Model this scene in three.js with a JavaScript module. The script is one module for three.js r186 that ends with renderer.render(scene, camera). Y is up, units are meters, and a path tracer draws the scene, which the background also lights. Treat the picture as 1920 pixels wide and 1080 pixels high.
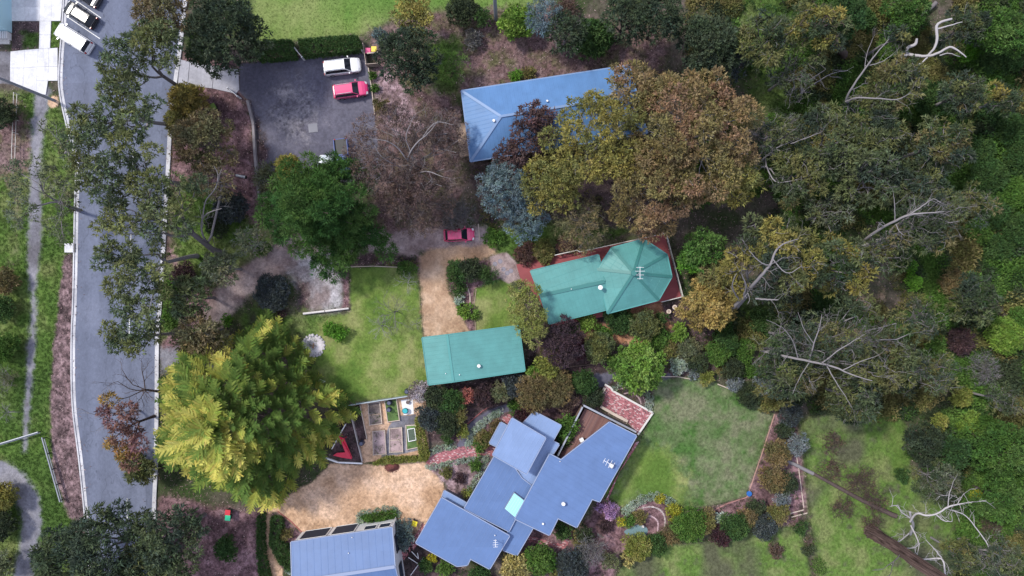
import * as THREE from 'three';

// ---------------------------------------------------------------- camera, sky, sun, exposure
const EYE = 88;                                   // a drone 88 m up, looking straight down
const U = 14.6;                                   // survey units per metre
const scene = new THREE.Scene();
const camera = new THREE.PerspectiveCamera(2 * Math.atan(540 / U / EYE) * 180 / Math.PI, 16 / 9, 1, 2000);
camera.up.set(0, 0, -1); camera.position.set(0, EYE, 0); camera.lookAt(0, 0, 0);
scene.add(camera);
const renderer = new THREE.WebGLRenderer({ antialias: true });
renderer.toneMapping = THREE.LinearToneMapping;
renderer.toneMappingExposure = 1.6;
renderer.shadowMap.enabled = true;
{
  const w = 64, h = 32, d = new Float32Array(w * h * 4);      // thin bright overcast, brightest overhead
  for (let j = 0; j < h; j++) for (let i = 0; i < w; i++) {
    const e = Math.sin(((j + 0.5) / h - 0.5) * Math.PI), k = (j * w + i) * 4;
    const l = (e > 0 ? (1 + 1.6 * e) / 2.6 : 0.36) * 0.69;
    d[k] = l * 0.86; d[k + 1] = l * 0.93; d[k + 2] = l * 1.22; d[k + 3] = 1;
  }
  const t = new THREE.DataTexture(d, w, h, THREE.RGBAFormat, THREE.FloatType);
  t.mapping = THREE.EquirectangularReflectionMapping; t.magFilter = THREE.LinearFilter; t.needsUpdate = true;
  scene.background = t; scene.environment = t;
}
const sun = new THREE.DirectionalLight(new THREE.Color(1.0, 0.95, 0.86), 2.5);
sun.position.set(-75, 105, -42); sun.target.position.set(0, 0, 0);
sun.castShadow = true; sun.shadow.radius = 13; sun.shadow.mapSize.set(4096, 4096);
Object.assign(sun.shadow.camera, { left: -90, right: 90, top: 70, bottom: -70, near: 10, far: 300 });
scene.add(sun, sun.target);

// ---------------------------------------------------------------- helpers
const PI = Math.PI, V = (x, y, z) => new THREE.Vector3(x, y, z);
let seed = 7;
function rnd() { seed = (seed + 0x6D2B79F5) | 0; let t = Math.imul(seed ^ (seed >>> 15), 1 | seed); t = (t + Math.imul(t ^ (t >>> 7), 61 | t)) ^ t; return ((t ^ (t >>> 14)) >>> 0) / 4294967296; }
const rr = (a, b) => a + (b - a) * rnd();
const pick = a => a[Math.floor(rnd() * a.length)];
// survey units to metres; readings taken off something h metres high are brought back to its real place
function at(u, v, h = 0) { const k = (EYE - h) / EYE / U; return [(u - 960) * k, (v - 540) * k]; }
const ats = (list, h = 0) => list.map(p => at(p[0], p[1], h));
const lin = (r, g, b) => [r, g, b];
const taken = {};
function numbered(n) { const k = taken[n] = (taken[n] ?? -1) + 1; return k ? n + '_' + String(k).padStart(3, '0') : n; }
function thing(name, label, category, x, z, group, y = 0) {
  const o = new THREE.Group(); o.name = numbered(name); o.position.set(x, y, z); o.userData = { label, category };
  if (group) o.userData.group = group; scene.add(o); return o;
}
function hash(i, j, s) { let h = Math.imul(i, 374761393) ^ Math.imul(j, 668265263) ^ Math.imul(s, 974634711); h = Math.imul(h ^ (h >>> 13), 1274126177); return ((h ^ (h >>> 16)) >>> 0) / 4294967296; }
function vn(x, y, s) {
  const i = Math.floor(x), j = Math.floor(y); let a = x - i, b = y - j; a = a * a * (3 - 2 * a); b = b * b * (3 - 2 * b);
  const p = hash(i, j, s), q = hash(i + 1, j, s), r = hash(i, j + 1, s), t = hash(i + 1, j + 1, s);
  return p + (q - p) * a + (r - p) * b + (p - q - r + t) * a * b;
}
function fbm(x, y, s, o = 3) { let v = 0, a = 0.5, n = 0; for (let k = 0; k < o; k++) { v += a * vn(x, y, s + k); n += a; a *= 0.5; x *= 2.03; y *= 2.03; } return v / n; }
const M = (r, g, b, rough = 0.8, o = {}) => { const m = new THREE.MeshStandardMaterial({ roughness: rough, side: THREE.DoubleSide, ...o }); m.color.setRGB(r, g, b); return m; };

// geometry collector: everything in world metres, moved to its parent's origin when built
class B {
  constructor() { this.p = []; this.n = []; this.c = []; }
  tri(a, b, c, k, na, nb, nc) {
    let n = null;
    if (!na) { const x1 = b[0] - a[0], y1 = b[1] - a[1], z1 = b[2] - a[2], x2 = c[0] - a[0], y2 = c[1] - a[1], z2 = c[2] - a[2]; let nx = y1 * z2 - z1 * y2, ny = z1 * x2 - x1 * z2, nz = x1 * y2 - y1 * x2; const l = Math.hypot(nx, ny, nz) || 1; n = [nx / l, ny / l, nz / l]; }
    this.p.push(a[0], a[1], a[2], b[0], b[1], b[2], c[0], c[1], c[2]);
    na = na || n; nb = nb || n; nc = nc || n;
    this.n.push(na[0], na[1], na[2], nb[0], nb[1], nb[2], nc[0], nc[1], nc[2]);
    k = k || [1, 1, 1]; this.c.push(k[0], k[1], k[2], k[0], k[1], k[2], k[0], k[1], k[2]);
    return this;
  }
  quad(a, b, c, d, k) { this.tri(a, b, c, k); this.tri(a, c, d, k); return this; }
  // box about its middle, turned about y
  box(x, y, z, w, h, d, turn = 0, k) {
    const c = Math.cos(turn), s = Math.sin(turn), q = (i, j, l) => { const X = i * w / 2, Z = l * d / 2; return [x + X * c + Z * s, y + j * h / 2, z - X * s + Z * c]; };
    const f = (a, b, e, g) => this.quad(a, b, e, g, k);
    f(q(-1, 1, 1), q(1, 1, 1), q(1, 1, -1), q(-1, 1, -1)); f(q(-1, -1, -1), q(1, -1, -1), q(1, -1, 1), q(-1, -1, 1));
    f(q(-1, -1, 1), q(1, -1, 1), q(1, 1, 1), q(-1, 1, 1)); f(q(1, -1, -1), q(-1, -1, -1), q(-1, 1, -1), q(1, 1, -1));
    f(q(1, -1, 1), q(1, -1, -1), q(1, 1, -1), q(1, 1, 1)); f(q(-1, -1, -1), q(-1, -1, 1), q(-1, 1, 1), q(-1, 1, -1)); return this;
  }
  // a beam from a to b, w wide and h high
  beam(a, b, w, h, k) {
    const d = V(b[0] - a[0], b[1] - a[1], b[2] - a[2]).normalize(); let u = Math.abs(d.y) > 0.95 ? V(1, 0, 0) : V(0, 1, 0);
    const s = V().crossVectors(d, u).normalize().multiplyScalar(w / 2); u = V().crossVectors(s, d).normalize().multiplyScalar(h / 2);
    const q = (p, i, j) => [p[0] + s.x * i + u.x * j, p[1] + s.y * i + u.y * j, p[2] + s.z * i + u.z * j];
    const r = [[-1, -1], [1, -1], [1, 1], [-1, 1]];
    for (let i = 0; i < 4; i++) { const [e, f] = [r[i], r[(i + 1) % 4]]; this.quad(q(a, ...e), q(a, ...f), q(b, ...f), q(b, ...e), k); }
    this.quad(q(a, ...r[3]), q(a, ...r[2]), q(a, ...r[1]), q(a, ...r[0]), k); this.quad(q(b, ...r[0]), q(b, ...r[1]), q(b, ...r[2]), q(b, ...r[3]), k); return this;
  }
  // prism over a plan polygon between two height functions or numbers
  prism(poly, y0, y1, k, kt) {
    const f0 = typeof y0 === 'number' ? () => y0 : y0, f1 = typeof y1 === 'number' ? () => y1 : y1, n = poly.length;
    for (const t of THREE.ShapeUtils.triangulateShape(poly.map(p => new THREE.Vector2(p[0], p[1])), [])) {
      const [a, b, c] = t.map(i => poly[i]);
      this.tri([a[0], f1(...a), a[1]], [c[0], f1(...c), c[1]], [b[0], f1(...b), b[1]], kt || k);
      this.tri([a[0], f0(...a), a[1]], [b[0], f0(...b), b[1]], [c[0], f0(...c), c[1]], k);
    }
    for (let i = 0; i < n; i++) { const a = poly[i], b = poly[(i + 1) % n]; this.quad([a[0], f0(...a), a[1]], [b[0], f0(...b), b[1]], [b[0], f1(...b), b[1]], [a[0], f1(...a), a[1]], k); }
    return this;
  }
  sheet(poly, y) {
    for (const t of THREE.ShapeUtils.triangulateShape(poly.map(p => new THREE.Vector2(p[0], p[1])), [])) {
      const [a, b, c] = t.map(i => poly[i]); const up = (b[0] - a[0]) * (c[1] - a[1]) - (b[1] - a[1]) * (c[0] - a[0]) < 0;
      this.tri([a[0], y, a[1]], up ? [b[0], y, b[1]] : [c[0], y, c[1]], up ? [c[0], y, c[1]] : [b[0], y, b[1]]);
    }
    return this;
  }
  // tapered tube along points [x,y,z,r]
  tube(pts, sides = 5, k, cap = true) {
    const rings = []; const P = pts.map(p => V(p[0], p[1], p[2]));
    let s = V(0.31, 0.2, 0.93);
    for (let i = 0; i < P.length; i++) {
      const t = V().subVectors(P[Math.min(i + 1, P.length - 1)], P[Math.max(i - 1, 0)]).normalize();
      s = s.clone().addScaledVector(t, -s.dot(t)); if (s.lengthSq() < 1e-4) s = V(t.y, t.z, t.x).addScaledVector(t, -0.3); s.normalize();
      const w = V().crossVectors(t, s), ring = [];
      for (let j = 0; j < sides; j++) { const a = j / sides * 2 * PI, n = [s.x * Math.cos(a) + w.x * Math.sin(a), s.y * Math.cos(a) + w.y * Math.sin(a), s.z * Math.cos(a) + w.z * Math.sin(a)], r = pts[i][3]; ring.push([[P[i].x + n[0] * r, P[i].y + n[1] * r, P[i].z + n[2] * r], n]); }
      rings.push(ring);
    }
    for (let i = 0; i + 1 < rings.length; i++) for (let j = 0; j < sides; j++) {
      const a = rings[i][j], b = rings[i][(j + 1) % sides], c = rings[i + 1][(j + 1) % sides], d = rings[i + 1][j];
      this.tri(a[0], b[0], c[0], k, a[1], b[1], c[1]); this.tri(a[0], c[0], d[0], k, a[1], c[1], d[1]);
    }
    if (cap) for (const i of [0, rings.length - 1]) for (let j = 1; j + 1 < sides; j++) this.tri(rings[i][0][0], rings[i][j][0], rings[i][j + 1][0], k);
    return this;
  }
  disc(x, y, z, r, h, sides = 16, k, r2 = r) { return this.tube([[x, y, z, r], [x, y + h, z, r2]], sides, k); }
  build(name, m, parent, kind) {
    const n = this.p.length / 3, p = new Float32Array(this.p), uv = new Float32Array(n * 2);
    for (let i = 0; i < n; i++) { const ny = Math.abs(this.n[i * 3 + 1]); uv[2 * i] = ny > 0.5 ? p[3 * i] : p[3 * i] + p[3 * i + 2]; uv[2 * i + 1] = ny > 0.5 ? p[3 * i + 2] : p[3 * i + 1]; }
    let o = V(); for (let q = parent; q && q !== scene; q = q.parent) o.add(q.position);
    if (parent) for (let i = 0; i < n; i++) { p[3 * i] -= o.x; p[3 * i + 1] -= o.y; p[3 * i + 2] -= o.z; }
    const g = new THREE.BufferGeometry(); g.setAttribute('position', new THREE.BufferAttribute(p, 3)); g.setAttribute('normal', new THREE.BufferAttribute(new Float32Array(this.n), 3)); g.setAttribute('uv', new THREE.BufferAttribute(uv, 2));
    if (m.vertexColors) g.setAttribute('color', new THREE.BufferAttribute(new Float32Array(this.c), 3));
    const o3 = new THREE.Mesh(g, m); o3.name = parent && parent !== scene ? name : numbered(name); o3.castShadow = o3.receiveShadow = true;
    (parent || scene).add(o3); if (kind) o3.userData.kind = kind; this.p = this.n = this.c = null; return o3;
  }
}
const one = (o, label, category, group) => { o.userData.label = label; o.userData.category = category; if (group) o.userData.group = group; return o; };
const inside = (poly, x, y) => { let c = false; for (let i = 0, j = poly.length - 1; i < poly.length; j = i++) { const a = poly[i], b = poly[j]; if ((a[1] > y) !== (b[1] > y) && x < (b[0] - a[0]) * (y - a[1]) / (b[1] - a[1]) + a[0]) c = !c; } return c; };
function edgeDistance(poly, x, y, closed = true) {
  let best = 1e9, where = 0;
  for (let i = 0; i < poly.length - (closed ? 0 : 1); i++) {
    const a = poly[i], b = poly[(i + 1) % poly.length], dx = b[0] - a[0], dy = b[1] - a[1];
    let t = ((x - a[0]) * dx + (y - a[1]) * dy) / (dx * dx + dy * dy); t = t < 0 ? 0 : t > 1 ? 1 : t;
    const d = (x - a[0] - t * dx) ** 2 + (y - a[1] - t * dy) ** 2; if (d < best) { best = d; where = i + t; }
  }
  return [Math.sqrt(best), where];
}
function smooth(line, per = 6, closed = false) {
  const c = new THREE.CatmullRomCurve3(line.map(p => V(p[0], p[2] ?? 0, p[1])), closed); return c.getPoints(per * line.length).map(p => [p.x, p.z, p.y]).slice(0, closed ? -1 : undefined);
}
function ribbon(line) {                                          // [x, z, width] points to a closed outline
  const L = [], R = [];
  line.forEach((p, i) => { const a = line[Math.max(0, i - 1)], b = line[Math.min(line.length - 1, i + 1)]; const dx = b[0] - a[0], dz = b[1] - a[1], l = Math.hypot(dx, dz) || 1, w = p[2] / 2; L.push([p[0] - dz / l * w, p[1] + dx / l * w]); R.unshift([p[0] + dz / l * w, p[1] - dx / l * w]); });
  return [...L, ...R];
}

// ---------------------------------------------------------------- what the ground is made of: pairs of base colours, patch size, grain
const SOIL = {
  bush: [[.055, .062, .034], [.105, .085, .074], [.04, .062, .022], 2.2, .5],
  grass: [[.09, .155, .034], [.15, .18, .065], [.06, .11, .026], 2.6, .4],
  lawn: [[.125, .185, .042], [.215, .23, .09], [.08, .14, .028], 2.2, .35],
  park: [[.14, .215, .055], [.195, .24, .085], [.10, .185, .04], 3.5, .25],
  dry: [[.10, .14, .06], [.145, .155, .092], [.055, .115, .03], 1.1, .5],
  meadow: [[.09, .155, .034], [.145, .175, .065], [.08, .085, .05], 1.6, .5],
  mulch: [[.145, .085, .092], [.235, .145, .16], [.085, .052, .057], .8, .8],
  mulchpale: [[.25, .17, .19], [.34, .25, .275], [.12, .085, .085], .6, .8],
  mulchdark: [[.062, .042, .044], [.10, .066, .07], [.038, .030, .030], .7, .7],
  bark: [[.14, .095, .10], [.23, .16, .17], [.07, .05, .052], .5, .9],
  litter: [[.12, .075, .075], [.09, .085, .045], [.16, .11, .11], 1.2, .8],
  gravel: [[.175, .175, .205], [.235, .23, .26], [.12, .115, .13], 1.6, .3],
  track: [[.29, .225, .22], [.36, .29, .285], [.20, .145, .14], 1.3, .35],
  dirt: [[.40, .27, .18], [.50, .36, .26], [.30, .19, .125], 1.6, .3],
  clay: [[.34, .17, .10], [.40, .22, .14], [.25, .12, .075], 1.0, .3],
  sand: [[.49, .325, .215], [.57, .40, .29], [.38, .24, .15], 1.8, .45],
  pad: [[.32, .30, .32], [.44, .42, .45], [.20, .16, .16], .8, .5],
  road: [[.135, .153, .215], [.15, .168, .232], [.122, .139, .196], 4, .12],
  tar: [[.10, .098, .132], [.118, .114, .15], [.082, .08, .11], 2.4, .3],
  tarworn: [[.20, .19, .215], [.12, .112, .135], [.085, .08, .105], .55, .6],
  conc: [[.58, .58, .60], [.66, .66, .68], [.48, .48, .51], 2.0, .15],
  concgrey: [[.36, .36, .40], [.42, .42, .46], [.27, .27, .31], 1.6, .2],
  earth: [[.085, .06, .062], [.12, .088, .085], [.05, .038, .04], .8, .6],
};
// name, soil, outline in survey units, softness of the edge in metres; a line [.., width] is a path
const ZONES = [
  ['grass_verge', 'grass', [[-150, 165], [70, 176], [95, 178], [112, 190], [150, 300], [142, 480], [120, 560], [105, 760], [120, 900], [140, 1000], [170, 1200], [-150, 1200]], .5],
  ['verge_litter', 'litter', [[-150, 180], [40, 185], [62, 260], [55, 320], [38, 330], [30, 500], [10, 520], [-150, 500]], .9],
  ['verge_grass', 'grass', [[-150, 330], [25, 340], [30, 480], [20, 760], [-150, 760]], 1.2],
  ['mulch_strip', 'bark', [[136, 476], [140, 560], [137, 660], [137, 770], [150, 870], [164, 985], [130, 970], [98, 890], [95, 760], [100, 650], [112, 540], [120, 478]], .25],
  ['gravel_path', 'gravel', [[82, 172, 26], [74, 215, 26], [68, 290, 18], [66, 360, 24], [65, 430, 26], [63, 490, 22], [62, 540, 12], [62, 620, 12], [58, 655, 17], [57, 700, 12], [50, 770, 10], [46, 845, 9]], .35, 1],
  ['gravel_drive', 'gravel', [[-120, 885, 48], [-30, 884, 46], [15, 892, 44], [48, 930, 42], [60, 980, 38], [52, 1030, 36], [42, 1090, 36], [40, 1180, 36]], .4, 1],
  ['soil_bed', 'earth', [[23, 40], [75, 40], [74, 92], [22, 97]], .08],
  ['soil_bed', 'grass', [[40, 60], [70, 62], [73, 90], [42, 93]], .5],
  ['grass_patch', 'grass', [[97, 40], [115, 40], [114, 88], [95, 90]], .05],
  ['gravel_drive', 'gravel', [[-150, 97], [22, 97], [20, 158], [-150, 150]], .1],
  ['dirt_mound', 'sand', [[91, 186], [98, 179], [108, 182], [112, 192], [108, 202], [96, 202], [90, 195]], .15],
  ['roadside_bank', 'mulch', [[350, 95], [450, 112], [452, 172], [470, 195], [492, 372], [480, 470], [440, 540], [400, 620], [330, 660], [300, 680], [310, 420], [322, 250], [340, 85]], .7],
  ['roadside_grass', 'grass', [[345, 330], [420, 380], [470, 430], [500, 470], [420, 520], [340, 560], [318, 420]], 1.0],
  ['roadside_grass', 'grass', [[303, 480], [345, 520], [330, 620], [298, 640]], .6],
  ['roadside_grass', 'grass', [[450, 415], [485, 430], [492, 462], [455, 470], [430, 450]], .8],
  ['crossover', 'gravel', [[297, 655], [330, 655], [400, 655], [420, 690], [300, 700]], .6],
  ['park_lawn', 'park', [[460, -120], [1010, -120], [1010, 12], [935, 20], [830, 22], [735, 38], [695, 62], [600, 73], [480, 80]], .5],
  ['garden_litter', 'litter', [[690, 60], [740, 38], [830, 22], [1010, 14], [1260, 60], [1250, 130], [1190, 150], [1130, 150], [860, 180], [872, 300], [870, 440], [760, 460], [700, 440], [700, 200]], .8],
  ['garden_litter', 'mulchpale', [[697, 130], [735, 128], [770, 180], [800, 240], [740, 260], [705, 215]], .5],
  ['garden_grass', 'grass', [[800, 80], [860, 70], [900, 110], [850, 170], [810, 170]], .8],
  ['garden_grass', 'litter', [[860, 95], [960, 80], [1110, 100], [1130, 130], [960, 160], [880, 168], [840, 130]], 1.0],
  ['garden_grass', 'grass', [[1380, -60], [1500, -60], [1510, 80], [1480, 230], [1420, 200], [1395, 80]], 1.2],
  ['earth_bed', 'earth', [[880, 300], [1220, 255], [1240, 430], [1080, 465], [960, 470], [900, 430]], .8],
  ['garden_grass', 'grass', [[900, 425], [1080, 420], [1180, 432], [1080, 460], [960, 480], [915, 470]], .7],
  ['car_park', 'tar', [[448, 116], [560, 104], [683, 93], [693, 130], [702, 210], [716, 330], [650, 350], [500, 352], [488, 300], [478, 230], [467, 190], [449, 172]], .1],
  ['worn_tar', 'tarworn', [[520, 170], [560, 160], [600, 185], [600, 215], [570, 260], [540, 250], [515, 215]], 1.4],
  ['worn_tar', 'mulchdark', [[470, 190], [490, 240], [505, 280], [500, 320], [488, 310], [478, 240]], .5],
  ['pebble_bed', 'mulch', [[452, 112], [560, 100], [683, 90], [684, 95], [560, 109], [452, 119]], .15],
  ['driveway_track', 'track', [[380, 632, 36], [408, 585, 48], [450, 538, 50], [500, 502, 52], [560, 470, 50], [640, 458, 48], [720, 455, 40], [790, 452, 44], [900, 448, 46]], .45, 1],
  ['driveway_track', 'track', [[700, 460, 30], [760, 470, 28], [795, 500, 26]], .5, 1],
  ['bank_mulch', 'mulchdark', [[640, 485], [700, 470], [780, 480], [790, 500], [655, 502]], .4],
  ['gravel_pad', 'pad', [[560, 478], [620, 470], [644, 505], [652, 575], [600, 585], [572, 588], [565, 540], [545, 510]], .9],
  ['pad_border', 'mulch', [[640, 500], [654, 500], [658, 578], [640, 582], [642, 540]], .3],
  ['pad_border', 'mulchdark', [[556, 520], [580, 530], [576, 588], [562, 590]], .6],
  ['rough_lawn', 'meadow', [[440, 600], [480, 575], [560, 590], [600, 590], [640, 600], [600, 720], [560, 640], [480, 620]], 1.0],
  ['middle_lawn', 'lawn', [[656, 503], [770, 497], [784, 520], [788, 560], [793, 635], [803, 715], [770, 742], [658, 756], [610, 735], [590, 670], [595, 605], [656, 584]], .35],
  ['dirt_drive', 'dirt', [[786, 480], [810, 465], [870, 462], [925, 455], [930, 475], [900, 490], [850, 492], [838, 505], [842, 545], [865, 590], [884, 622], [795, 634], [789, 560]], .35],
  ['driveway_bed', 'mulch', [[842, 490], [930, 488], [960, 500], [920, 540], [890, 548], [888, 600], [893, 622], [880, 622], [860, 580], [846, 545], [838, 510]], .2],
  ['small_lawn', 'lawn', [[892, 542], [930, 525], [955, 530], [985, 560], [985, 612], [893, 622], [889, 580]], .25],
  ['pebble_paving', 'track', [[918, 482], [950, 472], [972, 497], [976, 524], [955, 532], [922, 512]], .15],
  ['shrub_bed', 'mulchdark', [[978, 525], [1030, 610], [1140, 590], [1235, 568], [1280, 560], [1340, 610], [1340, 710], [1230, 712], [1110, 730], [1060, 760], [960, 770], [840, 830], [800, 830], [800, 722], [984, 700], [990, 640]], .5],
  ['clay_path', 'clay', [[1085, 620], [1105, 598], [1140, 610], [1180, 630], [1215, 618], [1235, 630], [1215, 648], [1150, 640], [1110, 640]], .3],
  ['clay_path', 'clay', [[1165, 582], [1240, 566], [1245, 590], [1262, 615], [1238, 622], [1220, 590], [1180, 602]], .25],
  ['kitchen_garden', 'sand', [[655, 757], [798, 740], [800, 780], [806, 850], [680, 868], [668, 800]], .1],
  ['kitchen_garden_gravel', 'gravel', [[728, 800], [745, 780], [780, 776], [785, 845], [715, 858], [722, 830]], .1],
  ['dark_bed', 'mulchdark', [[656, 762], [676, 758], [688, 822], [678, 828], [668, 826]], .12],
  ['play_bark', 'mulchdark', [[625, 800], [660, 768], [680, 866], [640, 866], [622, 855]], .3],
  ['sand_drive', 'sand', [[505, 958], [530, 935], [590, 900], [620, 868], [680, 872], [795, 860], [800, 872], [815, 885], [832, 905], [836, 925], [826, 940], [795, 990], [770, 1015], [755, 1000], [742, 962], [680, 962], [672, 980], [568, 1002], [545, 980], [520, 960]], .2],
  ['house_bed', 'mulchpale', [[800, 872], [925, 858], [872, 955], [850, 945], [834, 905]], .3],
  ['house_bed', 'mulch', [[800, 840], [830, 838], [930, 770], [1000, 760], [1100, 740], [1150, 790], [1060, 860], [920, 850], [800, 860]], .4],
  ['tar_path', 'tar', [[868, 838, 22], [885, 805, 20], [915, 780, 18], [950, 765, 16], [985, 758, 12]], .12, 1],
  ['tar_path', 'tar', [[1110, 715, 26], [1140, 712, 26], [1180, 716, 20]], .2, 1],
  ['tar_path', 'tar', [[1210, 735, 10], [1230, 722, 14], [1255, 705, 8]], .2, 1],
  ['terrace_bed', 'mulchdark', [[1148, 712], [1230, 700], [1232, 740], [1222, 768], [1140, 725]], .2],
  ['house_bed', 'mulchdark', [[755, 990], [790, 1000], [790, 1018], [880, 1075], [1000, 1085], [1000, 1200], [755, 1200]], .4],
  ['house_bed', 'mulch', [[960, 1045], [1000, 990], [1090, 985], [1130, 935], [1180, 950], [1230, 1000], [1160, 1040], [1140, 1200], [960, 1200]], .5],
  ['east_lawn', 'dry', [[1228, 712], [1300, 706], [1345, 718], [1400, 745], [1452, 776], [1425, 860], [1400, 932], [1340, 945], [1290, 955], [1250, 936], [1210, 930], [1172, 950], [1142, 932], [1160, 890], [1216, 800], [1222, 765]], .35],
  ['east_lawn', 'lawn', [[1200, 830], [1250, 850], [1290, 900], [1280, 950], [1210, 930], [1172, 950], [1142, 932], [1165, 885]], 1.2],
  ['pond_bed', 'mulch', [[1170, 955], [1210, 932], [1250, 936], [1280, 965], [1262, 990], [1240, 1000], [1190, 1000]], .2],
  ['border_bed', 'mulch', [[1452, 776], [1490, 770], [1505, 860], [1515, 960], [1490, 985], [1410, 990], [1330, 985], [1300, 960], [1398, 934], [1425, 860]], .3],
  ['south_lawn', 'meadow', [[1150, 1090], [1170, 1055], [1250, 1020], [1330, 1015], [1420, 985], [1500, 990], [1525, 1090], [1560, 1200], [1150, 1200]], .6],
  ['border_bed', 'mulchdark', [[1500, 950, 10], [1515, 1000, 12], [1530, 1090, 14], [1540, 1180, 14]], .3, 1],
  ['east_field', 'meadow', [[1505, 790], [1560, 765], [1650, 770], [1690, 790], [1700, 850], [1730, 930], [1790, 960], [1800, 1090], [1800, 1200], [1570, 1200], [1535, 1090], [1518, 960]], .9],
  ['east_field', 'grass', [[1660, 770], [1690, 780], [1700, 860], [1690, 920], [1670, 880]], .8],
  ['clearing', 'grass', [[1380, 560], [1430, 580], [1420, 640], [1370, 650]], .9],
  ['clearing', 'grass', [[1590, 90], [1640, 70], [1640, 130], [1590, 120]], .9],
  ['clearing', 'grass', [[1470, 420], [1560, 370], [1600, 420], [1520, 440]], 1.2],
  ['clearing', 'dirt', [[1608, 560], [1650, 555], [1640, 590], [1612, 620]], 1.2],
  ['drive_litter', 'mulch', [[300, 925], [400, 950], [500, 958], [500, 1200], [290, 1200], [290, 960]], .5],
  ['stepping_path', 'sand', [[503, 965, 14], [500, 1000, 14], [504, 1035, 20], [515, 1062, 28], [520, 1080, 22]], .12, 1],
  ['mound_bed', 'mulch', [[520, 960], [545, 980], [568, 1002], [556, 1080], [525, 1060], [512, 1000]], .2],
];
const MX = 152, MZ = 90, TW = 2048, TH = Math.round(2048 * MZ / MX);       // size of the surveyed ground in metres and in texels
const zones = ZONES.map(([name, soil, line, soft, path]) => {
  let pts = line.map(p => [...at(p[0], p[1]), (p[2] || 0) / U]);
  if (path) pts = smooth(pts, 4);
  return { name, soil, soft, path, pts, outline: path ? ribbon(pts) : pts.map(p => [p[0], p[1]]) };
});
const grid = new Float32Array(TW * TH * 3), kindOf = new Uint8Array(TW * TH), soils = Object.keys(SOIL);
function soilAt(s, x, z, out) {
  const [a, b, c, size, grain] = SOIL[s];
  const n1 = fbm(x / size, z / size, 11, 4), n2 = fbm(x / size * 0.37 + 40, z / size * 0.37, 23, 3), n3 = fbm(x * 4.1, z * 4.1, 5, 2);
  let u = Math.min(1, Math.max(0, (n1 - 0.42) * 3.2)), w = Math.min(1, Math.max(0, (n2 - 0.5) * 4));
  if (n1 < 0.40) w = Math.max(w, (0.40 - n1) * 5);
  w = Math.min(1, w);
  const g = 1 + grain * (n3 - 0.5) * 1.6 + grain * (hash(Math.floor(x * 13.5), Math.floor(z * 13.5), 3) - 0.5) * 0.9;
  for (let k = 0; k < 3; k++) out[k] = ((a[k] * (1 - u) + b[k] * u) * (1 - w) + c[k] * w) * g;
}
{
  const o = [0, 0, 0];
  for (let j = 0; j < TH; j++) for (let i = 0; i < TW; i++) { const x = (i + .5) / TW * MX - MX / 2, z = (j + .5) / TH * MZ - MZ / 2, k = j * TW + i; soilAt('bush', x, z, o); grid.set(o, k * 3); }
  for (const q of zones) {
    let x0 = 1e9, x1 = -1e9, z0 = 1e9, z1 = -1e9; for (const p of q.outline) { x0 = Math.min(x0, p[0]); x1 = Math.max(x1, p[0]); z0 = Math.min(z0, p[1]); z1 = Math.max(z1, p[1]); }
    const e = q.soft * 2 + .3, I = x => Math.min(TW - 1, Math.max(0, Math.floor((x + MX / 2) / MX * TW))), J = z => Math.min(TH - 1, Math.max(0, Math.floor((z + MZ / 2) / MZ * TH)));
    for (let j = J(z0 - e); j <= J(z1 + e); j++) for (let i = I(x0 - e); i <= I(x1 + e); i++) {
      const x = (i + .5) / TW * MX - MX / 2, z = (j + .5) / TH * MZ - MZ / 2; let d;
      if (q.path) { const [dd, t] = edgeDistance(q.pts, x, z, false), a = Math.floor(t), f = t - a, w = q.pts[a][2] * (1 - f) + q.pts[Math.min(a + 1, q.pts.length - 1)][2] * f; d = w / 2 - dd; }
      else { d = edgeDistance(q.outline, x, z)[0]; if (d > e && !inside(q.outline, x, z)) continue; if (!inside(q.outline, x, z)) d = -d; }
      if (d < -e) continue;
      d += (fbm(x * 1.3, z * 1.3, 31, 3) - .5) * q.soft * 2.2 + (hash(i, j, 8) - .5) * q.soft * .8;
      let w = d / q.soft * .5 + .5; if (w <= 0) continue; w = Math.min(1, w); w = w * w * (3 - 2 * w);
      soilAt(q.soil, x, z, o); const k = j * TW + i;
      for (let c = 0; c < 3; c++) grid[k * 3 + c] += (o[c] - grid[k * 3 + c]) * w;
      if (w > .5) kindOf[k] = soils.indexOf(q.soil);
    }
  }
}
const enc = v => { v = Math.min(1, Math.max(0, v)); return Math.round(255 * (v <= .0031308 ? v * 12.92 : 1.055 * Math.pow(v, 1 / 2.4) - .055)); };
function texture(w, h, f, srgb = true) {
  const d = new Uint8Array(w * h * 4), o = [0, 0, 0];
  for (let j = 0; j < h; j++) for (let i = 0; i < w; i++) { f(i, j, o); const k = (j * w + i) * 4; for (let c = 0; c < 3; c++) d[k + c] = srgb ? enc(o[c]) : Math.round(255 * Math.min(1, Math.max(0, o[c]))); d[k + 3] = 255; }
  const t = new THREE.DataTexture(d, w, h); if (srgb) t.colorSpace = THREE.SRGBColorSpace; t.magFilter = THREE.LinearFilter; t.minFilter = THREE.LinearFilter; t.wrapS = t.wrapT = THREE.RepeatWrapping; t.needsUpdate = true; return t;
}
const groundMap = texture(TW, TH, (i, j, o) => { const k = (j * TW + i) * 3; o[0] = grid[k]; o[1] = grid[k + 1]; o[2] = grid[k + 2]; });
groundMap.repeat.set(1 / MX, 1 / MZ); groundMap.offset.set(.5, .5);
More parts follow.
